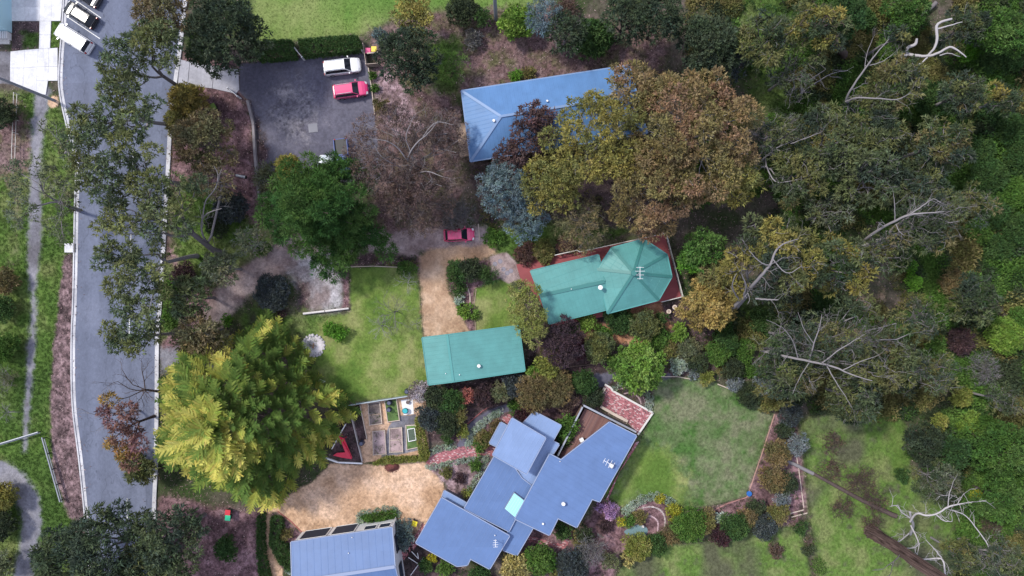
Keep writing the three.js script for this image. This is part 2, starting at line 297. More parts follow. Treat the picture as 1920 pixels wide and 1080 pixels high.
const bumpMap = texture(256, 256, (i, j, o) => { const w = 256, s = (f, q) => { const x = i / w * f, y = j / w * f, a = i / w, b = j / w; return vn(x, y, q) * (1 - a) * (1 - b) + vn(x - f, y, q) * a * (1 - b) + vn(x, y - f, q) * (1 - a) * b + vn(x - f, y - f, q) * a * b; }; o[0] = o[1] = o[2] = s(24, 1) * .5 + s(64, 2) * .5; }, false);
bumpMap.repeat.set(.25, .25);
const groundMat = new THREE.MeshPhysicalMaterial({ map: groundMap, bumpMap, bumpScale: .06, roughness: .95, specularIntensity: .15 });
const smoothGround = new THREE.MeshPhysicalMaterial({ map: groundMap, roughness: .9, specularIntensity: .4 });
const soilOf = (x, z) => { const i = Math.floor((x + MX / 2) / MX * TW), j = Math.floor((z + MZ / 2) / MZ * TH); return i < 0 || j < 0 || i >= TW || j >= TH ? '' : soils[kindOf[j * TW + i]]; };
const tintOf = (x, z) => { const i = Math.floor((x + MX / 2) / MX * TW), j = Math.floor((z + MZ / 2) / MZ * TH), k = (j * TW + i) * 3; return [grid[k], grid[k + 1], grid[k + 2]]; };

// ---------------------------------------------------------------- the setting
{
  const far = texture(512, 512, (i, j, o) => { soilAt('bush', i / 512 * 40, j / 512 * 40, o); }); far.repeat.set(1 / 40, 1 / 40);
  new B().sheet([[-400, -400], [400, -400], [400, 400], [-400, 400]], -.006).build('terrain', new THREE.MeshStandardMaterial({ map: far, roughness: .95 }), scene, 'structure');
  new B().sheet([[-MX / 2, -MZ / 2], [MX / 2, -MZ / 2], [MX / 2, MZ / 2], [-MX / 2, MZ / 2]], 0).build('ground', groundMat, scene, 'structure');
  const boxes = [];
  for (const q of zones) {
    let pts = [];
    if (q.path) pts = q.outline; else q.outline.forEach((a, i) => { const b = q.outline[(i + 1) % q.outline.length], n = Math.max(1, Math.floor(Math.hypot(b[0] - a[0], b[1] - a[1]) / 1.2)); for (let k = 0; k < n; k++) { const x = a[0] + (b[0] - a[0]) * k / n, z = a[1] + (b[1] - a[1]) * k / n, s = Math.min(.5, q.soft * .5); pts.push([x + (vn(x, z, 41) - .5) * s, z + (vn(x, z, 43) - .5) * s]); } });
    pts = pts.map(p => [Math.max(-MX / 2, Math.min(MX / 2, p[0])), Math.max(-MZ / 2, Math.min(MZ / 2, p[1]))]);
    const xs = pts.map(p => p[0]), zs = pts.map(p => p[1]), b = [Math.min(...xs), Math.max(...xs), Math.min(...zs), Math.max(...zs)];
    let layer = 1; for (const c of boxes) if (b[0] < c[1] && b[1] > c[0] && b[2] < c[3] && b[3] > c[2]) layer = Math.max(layer, c[4] + 1);
    boxes.push([...b, layer]);
    new B().sheet(pts, layer * .004).build(q.name, /tar|conc/.test(q.soil) ? smoothGround : groundMat, scene, 'structure');
  }
}
// road with kerbs and dashes
const roadL = smooth(ats([[170, -420], [138, -160], [128, -60], [122, 0], [118, 60], [114, 110], [113, 165], [126, 232], [143, 300], [142, 400], [139, 560], [136, 640], [138, 760], [150, 860], [163, 990], [176, 1160], [196, 1500]]), 4);
const roadR = smooth(ats([[410, -420], [376, -160], [362, -60], [350, 0], [340, 88], [330, 160], [322, 230], [318, 300], [311, 420], [303, 560], [297, 640], [296, 760], [294, 880], [291, 950], [290, 1160], [298, 1500]]), 4);
const roadArea = [...roadL, ...[...roadR].reverse()].map(p => [p[0], p[1]]);
const roadMap = texture(1024, 1024, (i, j, o) => {
  const x = i / 1024 * 20, z = j / 1024 * 90; soilAt('road', x, z, o);
  const lane = .06 * Math.cos((x - 1.5) * 2.1) + .10 * (fbm(x * .9, z * .08, 77, 3) - .5) + .12 * (fbm(x * 3, z * 1.2, 78, 3) - .5) + (fbm(x * 7, z * 7, 79, 2) - .5) * .12;
  const crack = Math.abs(fbm(x * .45 + 7, z * .22, 81, 4) - .5) < .006 && fbm(x * .3, z * .1, 83, 2) > .5 ? .72 : 1, stain = fbm(x * 1.7, z * .9, 85, 3) > .68 ? .9 : 1;
  for (let c = 0; c < 3; c++) o[c] *= (1 + lane) * crack * stain;
});
roadMap.repeat.set(1 / 20, 1 / 90); roadMap.offset.set(.35, .5);
new B().sheet([...roadL, ...[...roadR].reverse()].map(p => [p[0], p[1]]), .06).build('road', new THREE.MeshPhysicalMaterial({ map: roadMap, roughness: .88, bumpMap, bumpScale: .01, specularIntensity: .5 }), scene, 'structure');
const tarPatch = new THREE.MeshStandardMaterial({ map: roadMap, roughness: .9 }); tarPatch.color.setRGB(.84, .84, .86);
new B().sheet(ats([[117, 156], [160, 156], [215, 150], [205, 200], [190, 260], [150, 300], [131, 236], [117, 168]]), .064).build('road_patch', tarPatch, scene, 'structure');
const concMat = new THREE.MeshStandardMaterial({ roughness: .85, map: texture(512, 512, (i, j, o) => { soilAt('conc', i / 512 * 12, j / 512 * 12, o); const g = .86 + .28 * fbm(i / 60, j / 60, 91, 4); for (let c = 0; c < 3; c++) o[c] *= g; }) }); concMat.map.repeat.set(1 / 12, 1 / 12);
const kerbMat = concMat.clone(); kerbMat.color.setRGB(.82, .82, .84);
const paint = M(.72, .72, .72, .7);
function kerb(line, side, cls) {
  const root = new THREE.Group(); root.name = numbered('kerb'); root.userData.kind = 'structure'; scene.add(root);
  for (let i = 0; i + 2 < line.length; i += 2) {
    const q = [line[i], line[i + 1], line[i + 2]].map((p, k, a) => { const b = a[Math.min(2, k + 1)], c = a[Math.max(0, k - 1)], l = Math.hypot(b[0] - c[0], b[1] - c[1]); return [p[0], p[1], -(b[1] - c[1]) / l * side, (b[0] - c[0]) / l * side]; });
    const s = (p, o) => [p[0] + p[2] * o, p[1] + p[3] * o], g = (q[2][1] - q[1][1]) * .004;
    const last = s(q[2], 0); last[1] -= .02; const lastO = s(q[2], .16); lastO[1] -= .02; const lg = s(q[2], -.38); lg[1] -= .02; const l0 = s(q[2], -.003); l0[1] -= .02;
    const b = new B(); b.prism([s(q[0], 0), s(q[1], 0), last, lastO, s(q[1], .16), s(q[0], .16)], -.02, .17); b.prism([s(q[0], -.38), s(q[1], -.38), lg, l0, s(q[1], -.003), s(q[0], -.003)], -.02, .075);
    b.build('kerb_stone', kerbMat, root);
  }
}
kerb(roadL, 1); kerb(roadR, -1);
for (const [u, v, l] of [[257, 150, 40], [250, 300, 42], [246, 460, 42], [243, 612, 40], [239, 955, 42]]) { const [x, z] = at(u, v); const o = new B().box(x, .066, z, .11, .006, l / U, 0).build('road_dash', paint, scene); o.userData.kind = 'structure'; }
for (const [a, b] of [[[124, 30], [188, 73]], [[138, -2], [190, 34]]]) { const p = at(...a), q = at(...b); new B().beam([p[0], .067, p[1]], [q[0], .067, q[1]], .1, .006).build('parking_line', paint, scene, 'structure'); }
// footpath slabs at the corner, each slab its own piece with open joints
{
  const root = new THREE.Group(); root.name = 'pavement'; root.userData.kind = 'structure'; scene.add(root);
  const slab = (a, y = .13) => { const p = ats(a), cx = p.reduce((s, q) => s + q[0], 0) / p.length, cz = p.reduce((s, q) => s + q[1], 0) / p.length; new B().prism(p.map(q => { const l = Math.hypot(q[0] - cx, q[1] - cz); return [q[0] + (cx - q[0]) / l * .018, q[1] + (cz - q[1]) / l * .018]; }), -.02, y).build('slab', concMat, root); };
  for (let y = -60; y < 40; y += 50) { slab([[22, y], [48, y], [48, y + 50], [22, y + 50]]); slab([[48, y], [75, y], [75, y + 50], [48, y + 50]]); slab([[75, y], [98, y], [97, y + 50], [75, y + 50]]); slab([[98, y], [119, y], [114.5, y + 50], [97, y + 50]], .125); }
  slab([[75, 40], [97, 40], [96, 66], [75, 66]]); slab([[75, 66], [96, 66], [95, 91], [74, 92]]);
  slab([[21, 97], [48, 94], [46, 128], [20, 128]]); slab([[48, 94], [73, 92], [71, 126], [46, 128]]); slab([[73, 92], [93, 91], [92, 125], [71, 126]]); slab([[93, 91], [109, 90], [109, 125], [92, 125]], .125);
  slab([[20, 128], [46, 128], [44, 168], [20, 158]]); slab([[46, 128], [71, 126], [69, 176], [44, 168]]); slab([[71, 126], [92, 125], [91, 152], [70, 152]]); slab([[92, 125], [109, 125], [109, 152], [91, 152]], .125); slab([[70, 152], [91, 152], [87, 178], [69, 176]]);
}
{ // concrete crossover into the car park
  const m = concMat.clone(); m.color.setRGB(.62, .62, .68); const root = new THREE.Group(); root.name = 'crossover_apron'; root.userData.kind = 'structure'; scene.add(root);
  for (const a of [[[338, 112], [356, 116], [352, 160], [334, 162]], [[357, 116], [402, 124], [398, 166], [353, 160]], [[403, 124], [447, 131], [449, 168], [443, 176], [399, 166]]]) new B().prism(ats(a), -.02, .1).build('slab', m, root);
}

// ---------------------------------------------------------------- buildings
function area2(p) { let s = 0; p.forEach((a, i) => { const b = p[(i + 1) % p.length]; s += a[0] * b[1] - b[0] * a[1]; }); return s; }
function inset(poly, d) {
  const sg = area2(poly) > 0 ? 1 : -1, n = poly.length;
  return poly.map((p, i) => {
    const a = poly[(i + n - 1) % n], b = poly[(i + 1) % n]; let e1 = [p[0] - a[0], p[1] - a[1]], e2 = [b[0] - p[0], b[1] - p[1]];
    const l1 = Math.hypot(...e1), l2 = Math.hypot(...e2); e1 = [-e1[1] / l1 * sg, e1[0] / l1 * sg]; e2 = [-e2[1] / l2 * sg, e2[0] / l2 * sg];
    const m = [e1[0] + e2[0], e1[1] + e2[1]], k = d / Math.max(.3, (m[0] * e1[0] + m[1] * e1[1])); return [p[0] + m[0] * k, p[1] + m[1] * k];
  });
}
function plane(a, b, c) { // [x,y,z] points
  const n = V(b[0] - a[0], b[1] - a[1], b[2] - a[2]).cross(V(c[0] - a[0], c[1] - a[1], c[2] - a[2]));
  const f = (x, z) => a[1] - (n.x * (x - a[0]) + n.z * (z - a[2])) / n.y; f.g = [-n.x / n.y, -n.z / n.y]; return f;
}
function ribs(b, poly, f, dir, step, w, h) {
  const l = Math.hypot(...dir), d = [dir[0] / l, dir[1] / l], e = [-d[1], d[0]]; const S = poly.map(p => p[0] * e[0] + p[1] * e[1]), s0 = Math.min(...S), s1 = Math.max(...S);
  for (let s = s0 + step * .5; s < s1; s += step) {
    const hit = [];
    poly.forEach((p, i) => { const q = poly[(i + 1) % poly.length], a = S[i], c = S[(i + 1) % poly.length]; if ((a > s) !== (c > s)) { const t = (s - a) / (c - a), x = p[0] + (q[0] - p[0]) * t, z = p[1] + (q[1] - p[1]) * t; hit.push(x * d[0] + z * d[1]); } });
    hit.sort((x, y) => x - y);
    for (let k = 0; k + 1 < hit.length; k += 2) {
      const P = t => { const x = e[0] * s + d[0] * t, z = e[1] * s + d[1] * t; return [x, f(x, z), z]; }; const a = P(hit[k] + .03), c = P(hit[k + 1] - .03); if (hit[k + 1] - hit[k] < .15) continue;
      const o = (p, q, y) => [p[0] + e[0] * q, p[1] + y, p[2] + e[1] * q];       // low trapezoid rib
      b.quad(o(a, -w, .001), o(c, -w, .001), o(c, -w * .4, h), o(a, -w * .4, h)); b.quad(o(a, -w * .4, h), o(c, -w * .4, h), o(c, w * .4, h), o(a, w * .4, h)); b.quad(o(a, w * .4, h), o(c, w * .4, h), o(c, w, .001), o(a, w, .001));
    }
  }
  return b;
}
// sheet-metal roof over a plan outline; f gives the height of the top face
function metalRoof(root, poly, f, dir, m, { step = .5, trim = m, w = .035, h = .012, cross = 0, edge = true } = {}) {
  const r = new B().prism(poly, (x, z) => f(x, z) - .1, f).build('roof', m, root);
  const b = ribs(new B(), poly, f, dir, step, w, h); if (cross) ribs(b, poly, f, [-dir[1], dir[0]], cross, .03, .014); b.build('roof_ribs', m, r, 'stuff');
  if (edge) poly.forEach((p, i) => { const q = poly[(i + 1) % poly.length], c = [(p[0] + q[0]) / 2, (p[1] + q[1]) / 2]; const sg = area2(poly) > 0 ? -1 : 1, l = Math.hypot(q[0] - p[0], q[1] - p[1]), n = [-(q[1] - p[1]) / l * sg * .06, (q[0] - p[0]) / l * sg * .06]; new B().beam([p[0] + n[0], f(...p) - .06, p[1] + n[1]], [q[0] + n[0], f(...q) - .06, q[1] + n[1]], .1, .2).build('gutter', trim, r); });
  return r;
}
function bands(r, g, b, rough, amp = .06, o = {}) { // painted steel: faint streaks and bleaching along the sheets, dust
  const t = texture(512, 512, (i, j, c) => { const x = i / 512 * 16, z = j / 512 * 16, v = 1 + amp * 2 * (fbm(x * 1.1, z * 1.1, 61, 4) - .5) + amp * 1.4 * (fbm(x * .3, z * .3, 63, 3) - .5) + amp * (hash(i, j, 4) - .5); c[0] = r * v; c[1] = g * v; c[2] = b * v; });
  t.repeat.set(1 / 16, 1 / 16); const m = new THREE.MeshStandardMaterial({ map: t, roughness: rough, side: THREE.DoubleSide, ...o }); return m;
}
const steelBlue = bands(.088, .155, .32, .55, .1), steelLight = bands(.17, .25, .43, .55, .1), steelTrim = M(.24, .29, .42, .55), teal = bands(.075, .245, .235, .5, .14), tealTrim = M(.07, .26, .25, .5), hipBlue = bands(.085, .19, .385, .5, .12), hipTrim = M(.16, .25, .42, .5);
const render_ = M(.62, .63, .66, .8), darkWall = M(.11, .11, .13, .8), timberWall = M(.17, .11, .085, .85), glass = new THREE.MeshPhysicalMaterial({ color: new THREE.Color(.03, .04, .065), roughness: .5, specularIntensity: .06, side: THREE.DoubleSide }), white = M(.75, .75, .76, .55), offwhite = M(.55, .53, .5, .7), black = M(.02, .02, .022, .5), galv = M(.34, .36, .4, .45, { metalness: .4 });
const timber = bands(.30, .22, .17, .85, .3), timberDark = bands(.10, .07, .06, .85, .3), timberPale = bands(.46, .38, .32, .85, .2), terracotta = bands(.25, .06, .065, .8, .2);
function windowOn(root, a, b, y0, y1, out, fr = white) { // window in the wall line a-b, set forward by out
  const l = Math.hypot(b[0] - a[0], b[1] - a[1]), n = [-(b[1] - a[1]) / l, (b[0] - a[0]) / l], o = (p, d, y) => [p[0] + n[0] * d, y, p[1] + n[1] * d], ym = (y0 + y1) / 2;
  const w = new B(); for (const y of [y0, y1]) w.beam(o(a, out, y), o(b, out, y), .09, .09); for (const p of [a, b]) w.beam(o(p, out, y0 + .046), o(p, out, y1 - .046), .09, .09);
  const f = w.build('window', fr, root); new B().beam(o(a, out * .6, ym), o(b, out * .6, ym), .05, y1 - y0 - .1).build('pane', glass, f); return f;
}
function vent(root, u, v, h, f, r = .14, hh = .4) { const [x, z] = at(u, v, h); const y = f(x, z); const o = new B().disc(x, y - .02, z, r * .7, hh * .7, 10).build('vent', white, root); new B().disc(x, y + hh * .68, z, r * 1.25, .09, 12, null, r).build('vent_cap', white, o); }
function antenna(root, u, v, h, y, turn, big = 1) {
  const [x, z] = at(u, v, h); const o = new B().disc(x, y - .05, z, .035, 1.4, 6).build('antenna_mast', white, root); const c = Math.cos(turn), s = Math.sin(turn), b = new B();
  b.beam([x - c * 1.0 * big, y + 1.3, z - s * 1.0 * big], [x + c * 1.0 * big, y + 1.3, z + s * 1.0 * big], .05, .05);
  for (let k = -3; k <= 3; k += 2) { const q = k * .3 * big, l = (.75 - Math.abs(k - 1) * .07) * big; b.beam([x + c * q - s * l, y + 1.34, z + s * q + c * l], [x + c * q + s * l, y + 1.34, z + s * q - c * l], .035, .035); }
  b.build('antenna_array', white, o); return o;
}
function mid(p) { return [p.reduce((s, q) => s + q[0], 0) / p.length, p.reduce((s, q) => s + q[1], 0) / p.length]; }
const flat = (y, gx = 0, gz = 0, c = [0, 0]) => { const f = (x, z) => y + gx * (x - c[0]) + gz * (z - c[1]); return f; };

{ // green shed
  const h = 3.2, p = ats([[791, 634], [973, 611], [984, 696], [803, 722]], h), c = mid(p), root = thing('shed', 'long shed with low teal steel roof at the end of the pale dirt drive', 'shed', ...c);
  const k = .26, mix = (a, b) => [a[0] + (b[0] - a[0]) * k, a[1] + (b[1] - a[1]) * k], r0 = mix(p[0], p[1]), r1 = mix(p[3], p[2]);
  const W = plane([p[0][0], 2.85, p[0][1]], [r0[0], 3.3, r0[1]], [r1[0], 3.3, r1[1]]), E = plane([r0[0], 3.3, r0[1]], [p[1][0], 2.75, p[1][1]], [r1[0], 3.3, r1[1]]), d = [p[1][0] - p[0][0], p[1][1] - p[0][1]];
  new B().prism(inset(p, .35), 0, 2.72).build('wall', M(.09, .2, .19, .8), root);
  const rw = metalRoof(root, [p[0], r0, r1, p[3]], W, d, teal, { trim: tealTrim }), re = metalRoof(root, [r0, p[1], p[2], r1], E, d, teal, { trim: tealTrim });
  new B().beam([r0[0], 3.33, r0[1]], [r1[0], 3.33, r1[1]], .3, .05).build('ridge_cap', tealTrim, root);
  vent(re, 898, 686, 3.3, E, .2, .5); vent(re, 862, 702, 3.1, E, .06, .2); vent(rw, 836, 700, 3.1, W, .05, .15);
  new B().beam([p[0][0] + .1, 2.5, p[0][1] - .05], [p[3][0] + .1, 2.5, p[3][1] + .1], .12, .2).build('barge_board', timberPale, root);
  const q = inset(p, .35); windowOn(root, [q[0][0] + 3.4, q[0][1] - .42], [q[0][0] + .8, q[0][1] - .1], .2, 2.3, .04, white);
}
{ // long teal wing and the many-sided pavilion on a red terrace
  const eave = 3, A = ats([[995, 508], [1122, 478], [1139, 580], [1030, 607]], eave), rl = at(1013, 554, 3.7), rt = at(1133, 528, 3.7), c = at(1120, 530, 0);
  const root = thing('pavilion_house', 'teal roofed house with a many sided pavilion end on a red terrace', 'house', ...c);
  const T = ats([[968, 496], [1040, 479], [1080, 470], [1086, 473], [1246, 438], [1277, 556], [1237, 566], [1140, 592], [1034, 612], [1010, 560], [977, 526]], .5);
  new B().prism(T, 0, .5).build('terrace', terracotta, root);
  const N = plane([A[0][0], eave, A[0][1]], [A[1][0], eave, A[1][1]], [rt[0], 3.75, rt[1]]), S = plane([A[3][0], eave, A[3][1]], [A[2][0], eave, A[2][1]], [rl[0], 3.75, rl[1]]), d = [A[3][0] - A[0][0], A[3][1] - A[0][1]];
  new B().prism(inset(A, .6), .5, 2.9).build('wall', timberWall, root);
  metalRoof(root, [A[0], A[1], rt, rl], N, d, teal, { trim: tealTrim, cross: 1.0 }); metalRoof(root, [rl, rt, A[2], A[3]], S, d, teal, { trim: tealTrim, cross: 1.0 });
  new B().beam([rl[0], 3.78, rl[1]], [rt[0], 3.78, rt[1]], .42, .06).build('ridge_cap', M(.04, .17, .16, .5), root);
  const O = ats([[1119, 505], [1147, 464], [1207, 448], [1251, 477], [1260, 519], [1235, 563], [1139, 588]], 3.3), ap = at(1188, 512, 5.4);
  new B().prism(inset(O, .8), .5, 3.3).build('wall', timberWall, root);
  O.forEach((p, i) => {
    const q = O[(i + 1) % O.length], f = plane([p[0], 3.3, p[1]], [q[0], 3.3, q[1]], [ap[0], 5.4, ap[1]]);
    metalRoof(root, [p, q, ap], f, f.g, teal, { trim: tealTrim, cross: 1.0, edge: false });
    new B().beam([p[0], 3.34, p[1]], [ap[0], 5.44, ap[1]], .34, .06).build('hip_cap', M(.04, .17, .16, .5), root);
    new B().beam([p[0], 3.25, p[1]], [q[0], 3.25, q[1]], .14, .16).build('gutter', tealTrim, root);
  });
  new B().disc(ap[0], 5.35, ap[1], .35, .3, 10).build('finial', M(.04, .17, .16, .5), root);
  const fl = new B().disc(...(() => { const [x, z] = at(1124, 539, 3.6); return [x, 3.3, z]; })(), .16, 1.1, 10).build('flue', galv, root); { const [x, z] = at(1124, 539, 3.6); new B().disc(x, 4.4, z, .28, .12, 12).build('flue_cap', white, fl); }
  antenna(root, 1200, 512, 6.4, 5.1, -PI / 2, .75); vent(root, 1071, 542, 3.7, N, .05, .15);
  // balustrade of posts and rails along the outer edge
  const rail = [T[1], T[2], T[3], T[4], T[5], T[6]];
  rail.forEach((p, i) => { if (i + 1 === rail.length) return; const q = rail[i + 1], n = Math.max(1, Math.round(Math.hypot(q[0] - p[0], q[1] - p[1]) / 1.9)); for (let k = 0; k < n; k++) { const x = p[0] + (q[0] - p[0]) * k / n, z = p[1] + (q[1] - p[1]) * k / n; new B().box(x, 1.0, z, .09, 1.0, .09).build('post', offwhite, root); } new B().beam([p[0], 1.5, p[1]], [q[0], 1.5, q[1]], .1, .06).build('rail', offwhite, root); new B().beam([p[0], .95, p[1]], [q[0], .95, q[1]], .04, .04).build('rail', offwhite, root); });
}
{ // blue hip-roofed house
  const e = 2.9, P = ats([[865, 170], [1180, 122], [1214, 250], [882, 303]], e), r1 = at(939, 218, 4.9), r2 = at(1140, 186, 4.9), c = mid(P), root = thing('hip_roof_house', 'blue hip roofed house half hidden under the golden brown trees', 'house', ...c);
  new B().prism(inset(P, .55), 0, 2.85).build('wall', timberWall, root);
  const F = (poly, a, b, d) => { const f = plane(a, b, d); metalRoof(root, poly, f, f.g, hipBlue, { trim: hipTrim, edge: false }); return f; }, y = (p, h) => [p[0], h, p[1]];
  F([P[0], r1, P[3]], y(P[0], e), y(r1, 4.9), y(P[3], e)); const n = F([P[0], P[1], r2, r1], y(P[0], e), y(P[1], e), y(r1, 4.9)); F([P[1], P[2], r2], y(P[1], e), y(P[2], e), y(r2, 4.9)); F([P[2], P[3], r1, r2], y(P[2], e), y(P[3], e), y(r1, 4.9));
  for (const [a, b] of [[P[0], r1], [P[3], r1], [P[1], r2], [P[2], r2]]) new B().beam([a[0], e + .03, a[1]], [b[0], 4.93, b[1]], .32, .06).build('hip_cap', hipTrim, root);
  new B().beam([r1[0], 4.94, r1[1]], [r2[0], 4.94, r2[1]], .3, .06).build('ridge_cap', hipTrim, root);
  P.forEach((p, i) => { const q = P[(i + 1) % 4]; new B().beam([p[0], e - .05, p[1]], [q[0], e - .05, q[1]], .16, .16).build('gutter', hipTrim, root); });
  vent(root, 926, 227, 4.6, () => 4.5, .16, .5); vent(root, 994, 199, 4.5, n, .12, .4); vent(root, 1026, 190, 4.5, n, .12, .4);
  const D = ats([[855, 232], [876, 230], [880, 292], [862, 294]], .3); new B().prism(D, 0, .3).build('porch', timber, root);
}
const bricksMat = new THREE.MeshStandardMaterial({ vertexColors: true, roughness: .85 });
function bricks(root, poly, y, turn) { // small bricks laid in running bond, clipped to the outline
  const b = new B(), c = Math.cos(turn), s = Math.sin(turn), L = .24, W = .12; const q = poly.map(p => [p[0] * c + p[1] * s, -p[0] * s + p[1] * c]); const xs = q.map(p => p[0]), zs = q.map(p => p[1]); let row = 0;
  for (let z = Math.min(...zs); z < Math.max(...zs); z += W, row++) for (let x = Math.min(...xs) - (row % 2) * L / 2; x < Math.max(...xs); x += L) {
    const X = x + L / 2, Z = z + W / 2; if (!inside(q, X, Z)) continue; const v = rnd(), k = v < .16 ? [.52, .36, .36] : v < .3 ? [.17, .075, .085] : v < .65 ? [.40, .15, .165] : [.31, .105, .12], g = rr(.8, 1.2);
    const h = y + rr(-.006, .006); b.box(X * c - Z * s, h, X * s + Z * c, L - .014, .06, W - .014, -turn, k.map(t => t * g));
  }
  b.build('bricks', bricksMat, root, 'stuff');
}
function brickPath(name, list, y, turn) { const p = ats(list); const o = new B().prism(p, -.02, y).build(name, M(.2, .13, .12, .9), scene, 'structure'); bricks(o, inset(p, .03), y + .012, turn); return o; }
brickPath('brick_path', [[798, 856], [825, 845], [860, 837], [900, 833], [926, 836], [932, 856], [900, 855], [860, 860], [830, 868], [800, 876]], .05, .12);
brickPath('brick_path', [[942, 782], [955, 775], [962, 790], [948, 805], [940, 796]], .05, .5);
brickPath('brick_path', [[992, 1004], [1052, 1020], [1070, 990], [1077, 996], [1060, 1030], [988, 1015]], .05, .3);
brickPath('brick_path', [[1128, 955], [1150, 905], [1190, 830], [1200, 826], [1160, 895], [1136, 948]], .04, -1.05);
brickPath('brick_path', [[792, 980], [802, 988], [782, 1022], [757, 1050], [748, 1040], [770, 1018]], .04, -.9);
{ // raised brick terrace with pale coping and sleeper benches
  const p = ats([[1134, 721], [1145, 727], [1149, 733], [1224, 774], [1196, 815], [1175, 790], [1128, 763]], .4), o = new B().prism(p, -.02, .34).build('brick_terrace', M(.25, .15, .14, .9), scene, 'structure');
  bricks(o, inset(p, .1), .35, .5); p.forEach((a, i) => { if (i < 4) { const b = p[i + 1]; new B().beam([a[0], .36, a[1]], [b[0], .36, b[1]], .24, .16).build('coping', offwhite, o); } });
  for (const [a, b, n, l] of [[[1126, 762], [1152, 777], 'sleeper_bench', 'pale timber sleeper bench at the upper end of the brick terrace edge'], [[1152, 777], [1177, 790], 'sleeper_bench', 'pale timber sleeper bench at the lower end of the brick terrace edge'], [[1129, 738], [1134, 727], 'sleeper_bench', 'short timber sleeper seat on the west side of the brick terrace']]) {
    const s = at(...a, .6), e = at(...b, .6), r = thing(n, l, 'bench', (s[0] + e[0]) / 2, (s[1] + e[1]) / 2, 'sleeper benches round the brick terrace'); const t = (f) => [s[0] + (e[0] - s[0]) * f, s[1] + (e[1] - s[1]) * f];
    new B().beam([s[0], .62, s[1]], [e[0], .62, e[1]], .34, .12).build('seat', timberPale, r); for (const f of [.12, .88]) { const q = t(f); new B().box(q[0], .28, q[1], .2, .56, .2).build('leg', timberDark, r); }
  }
}
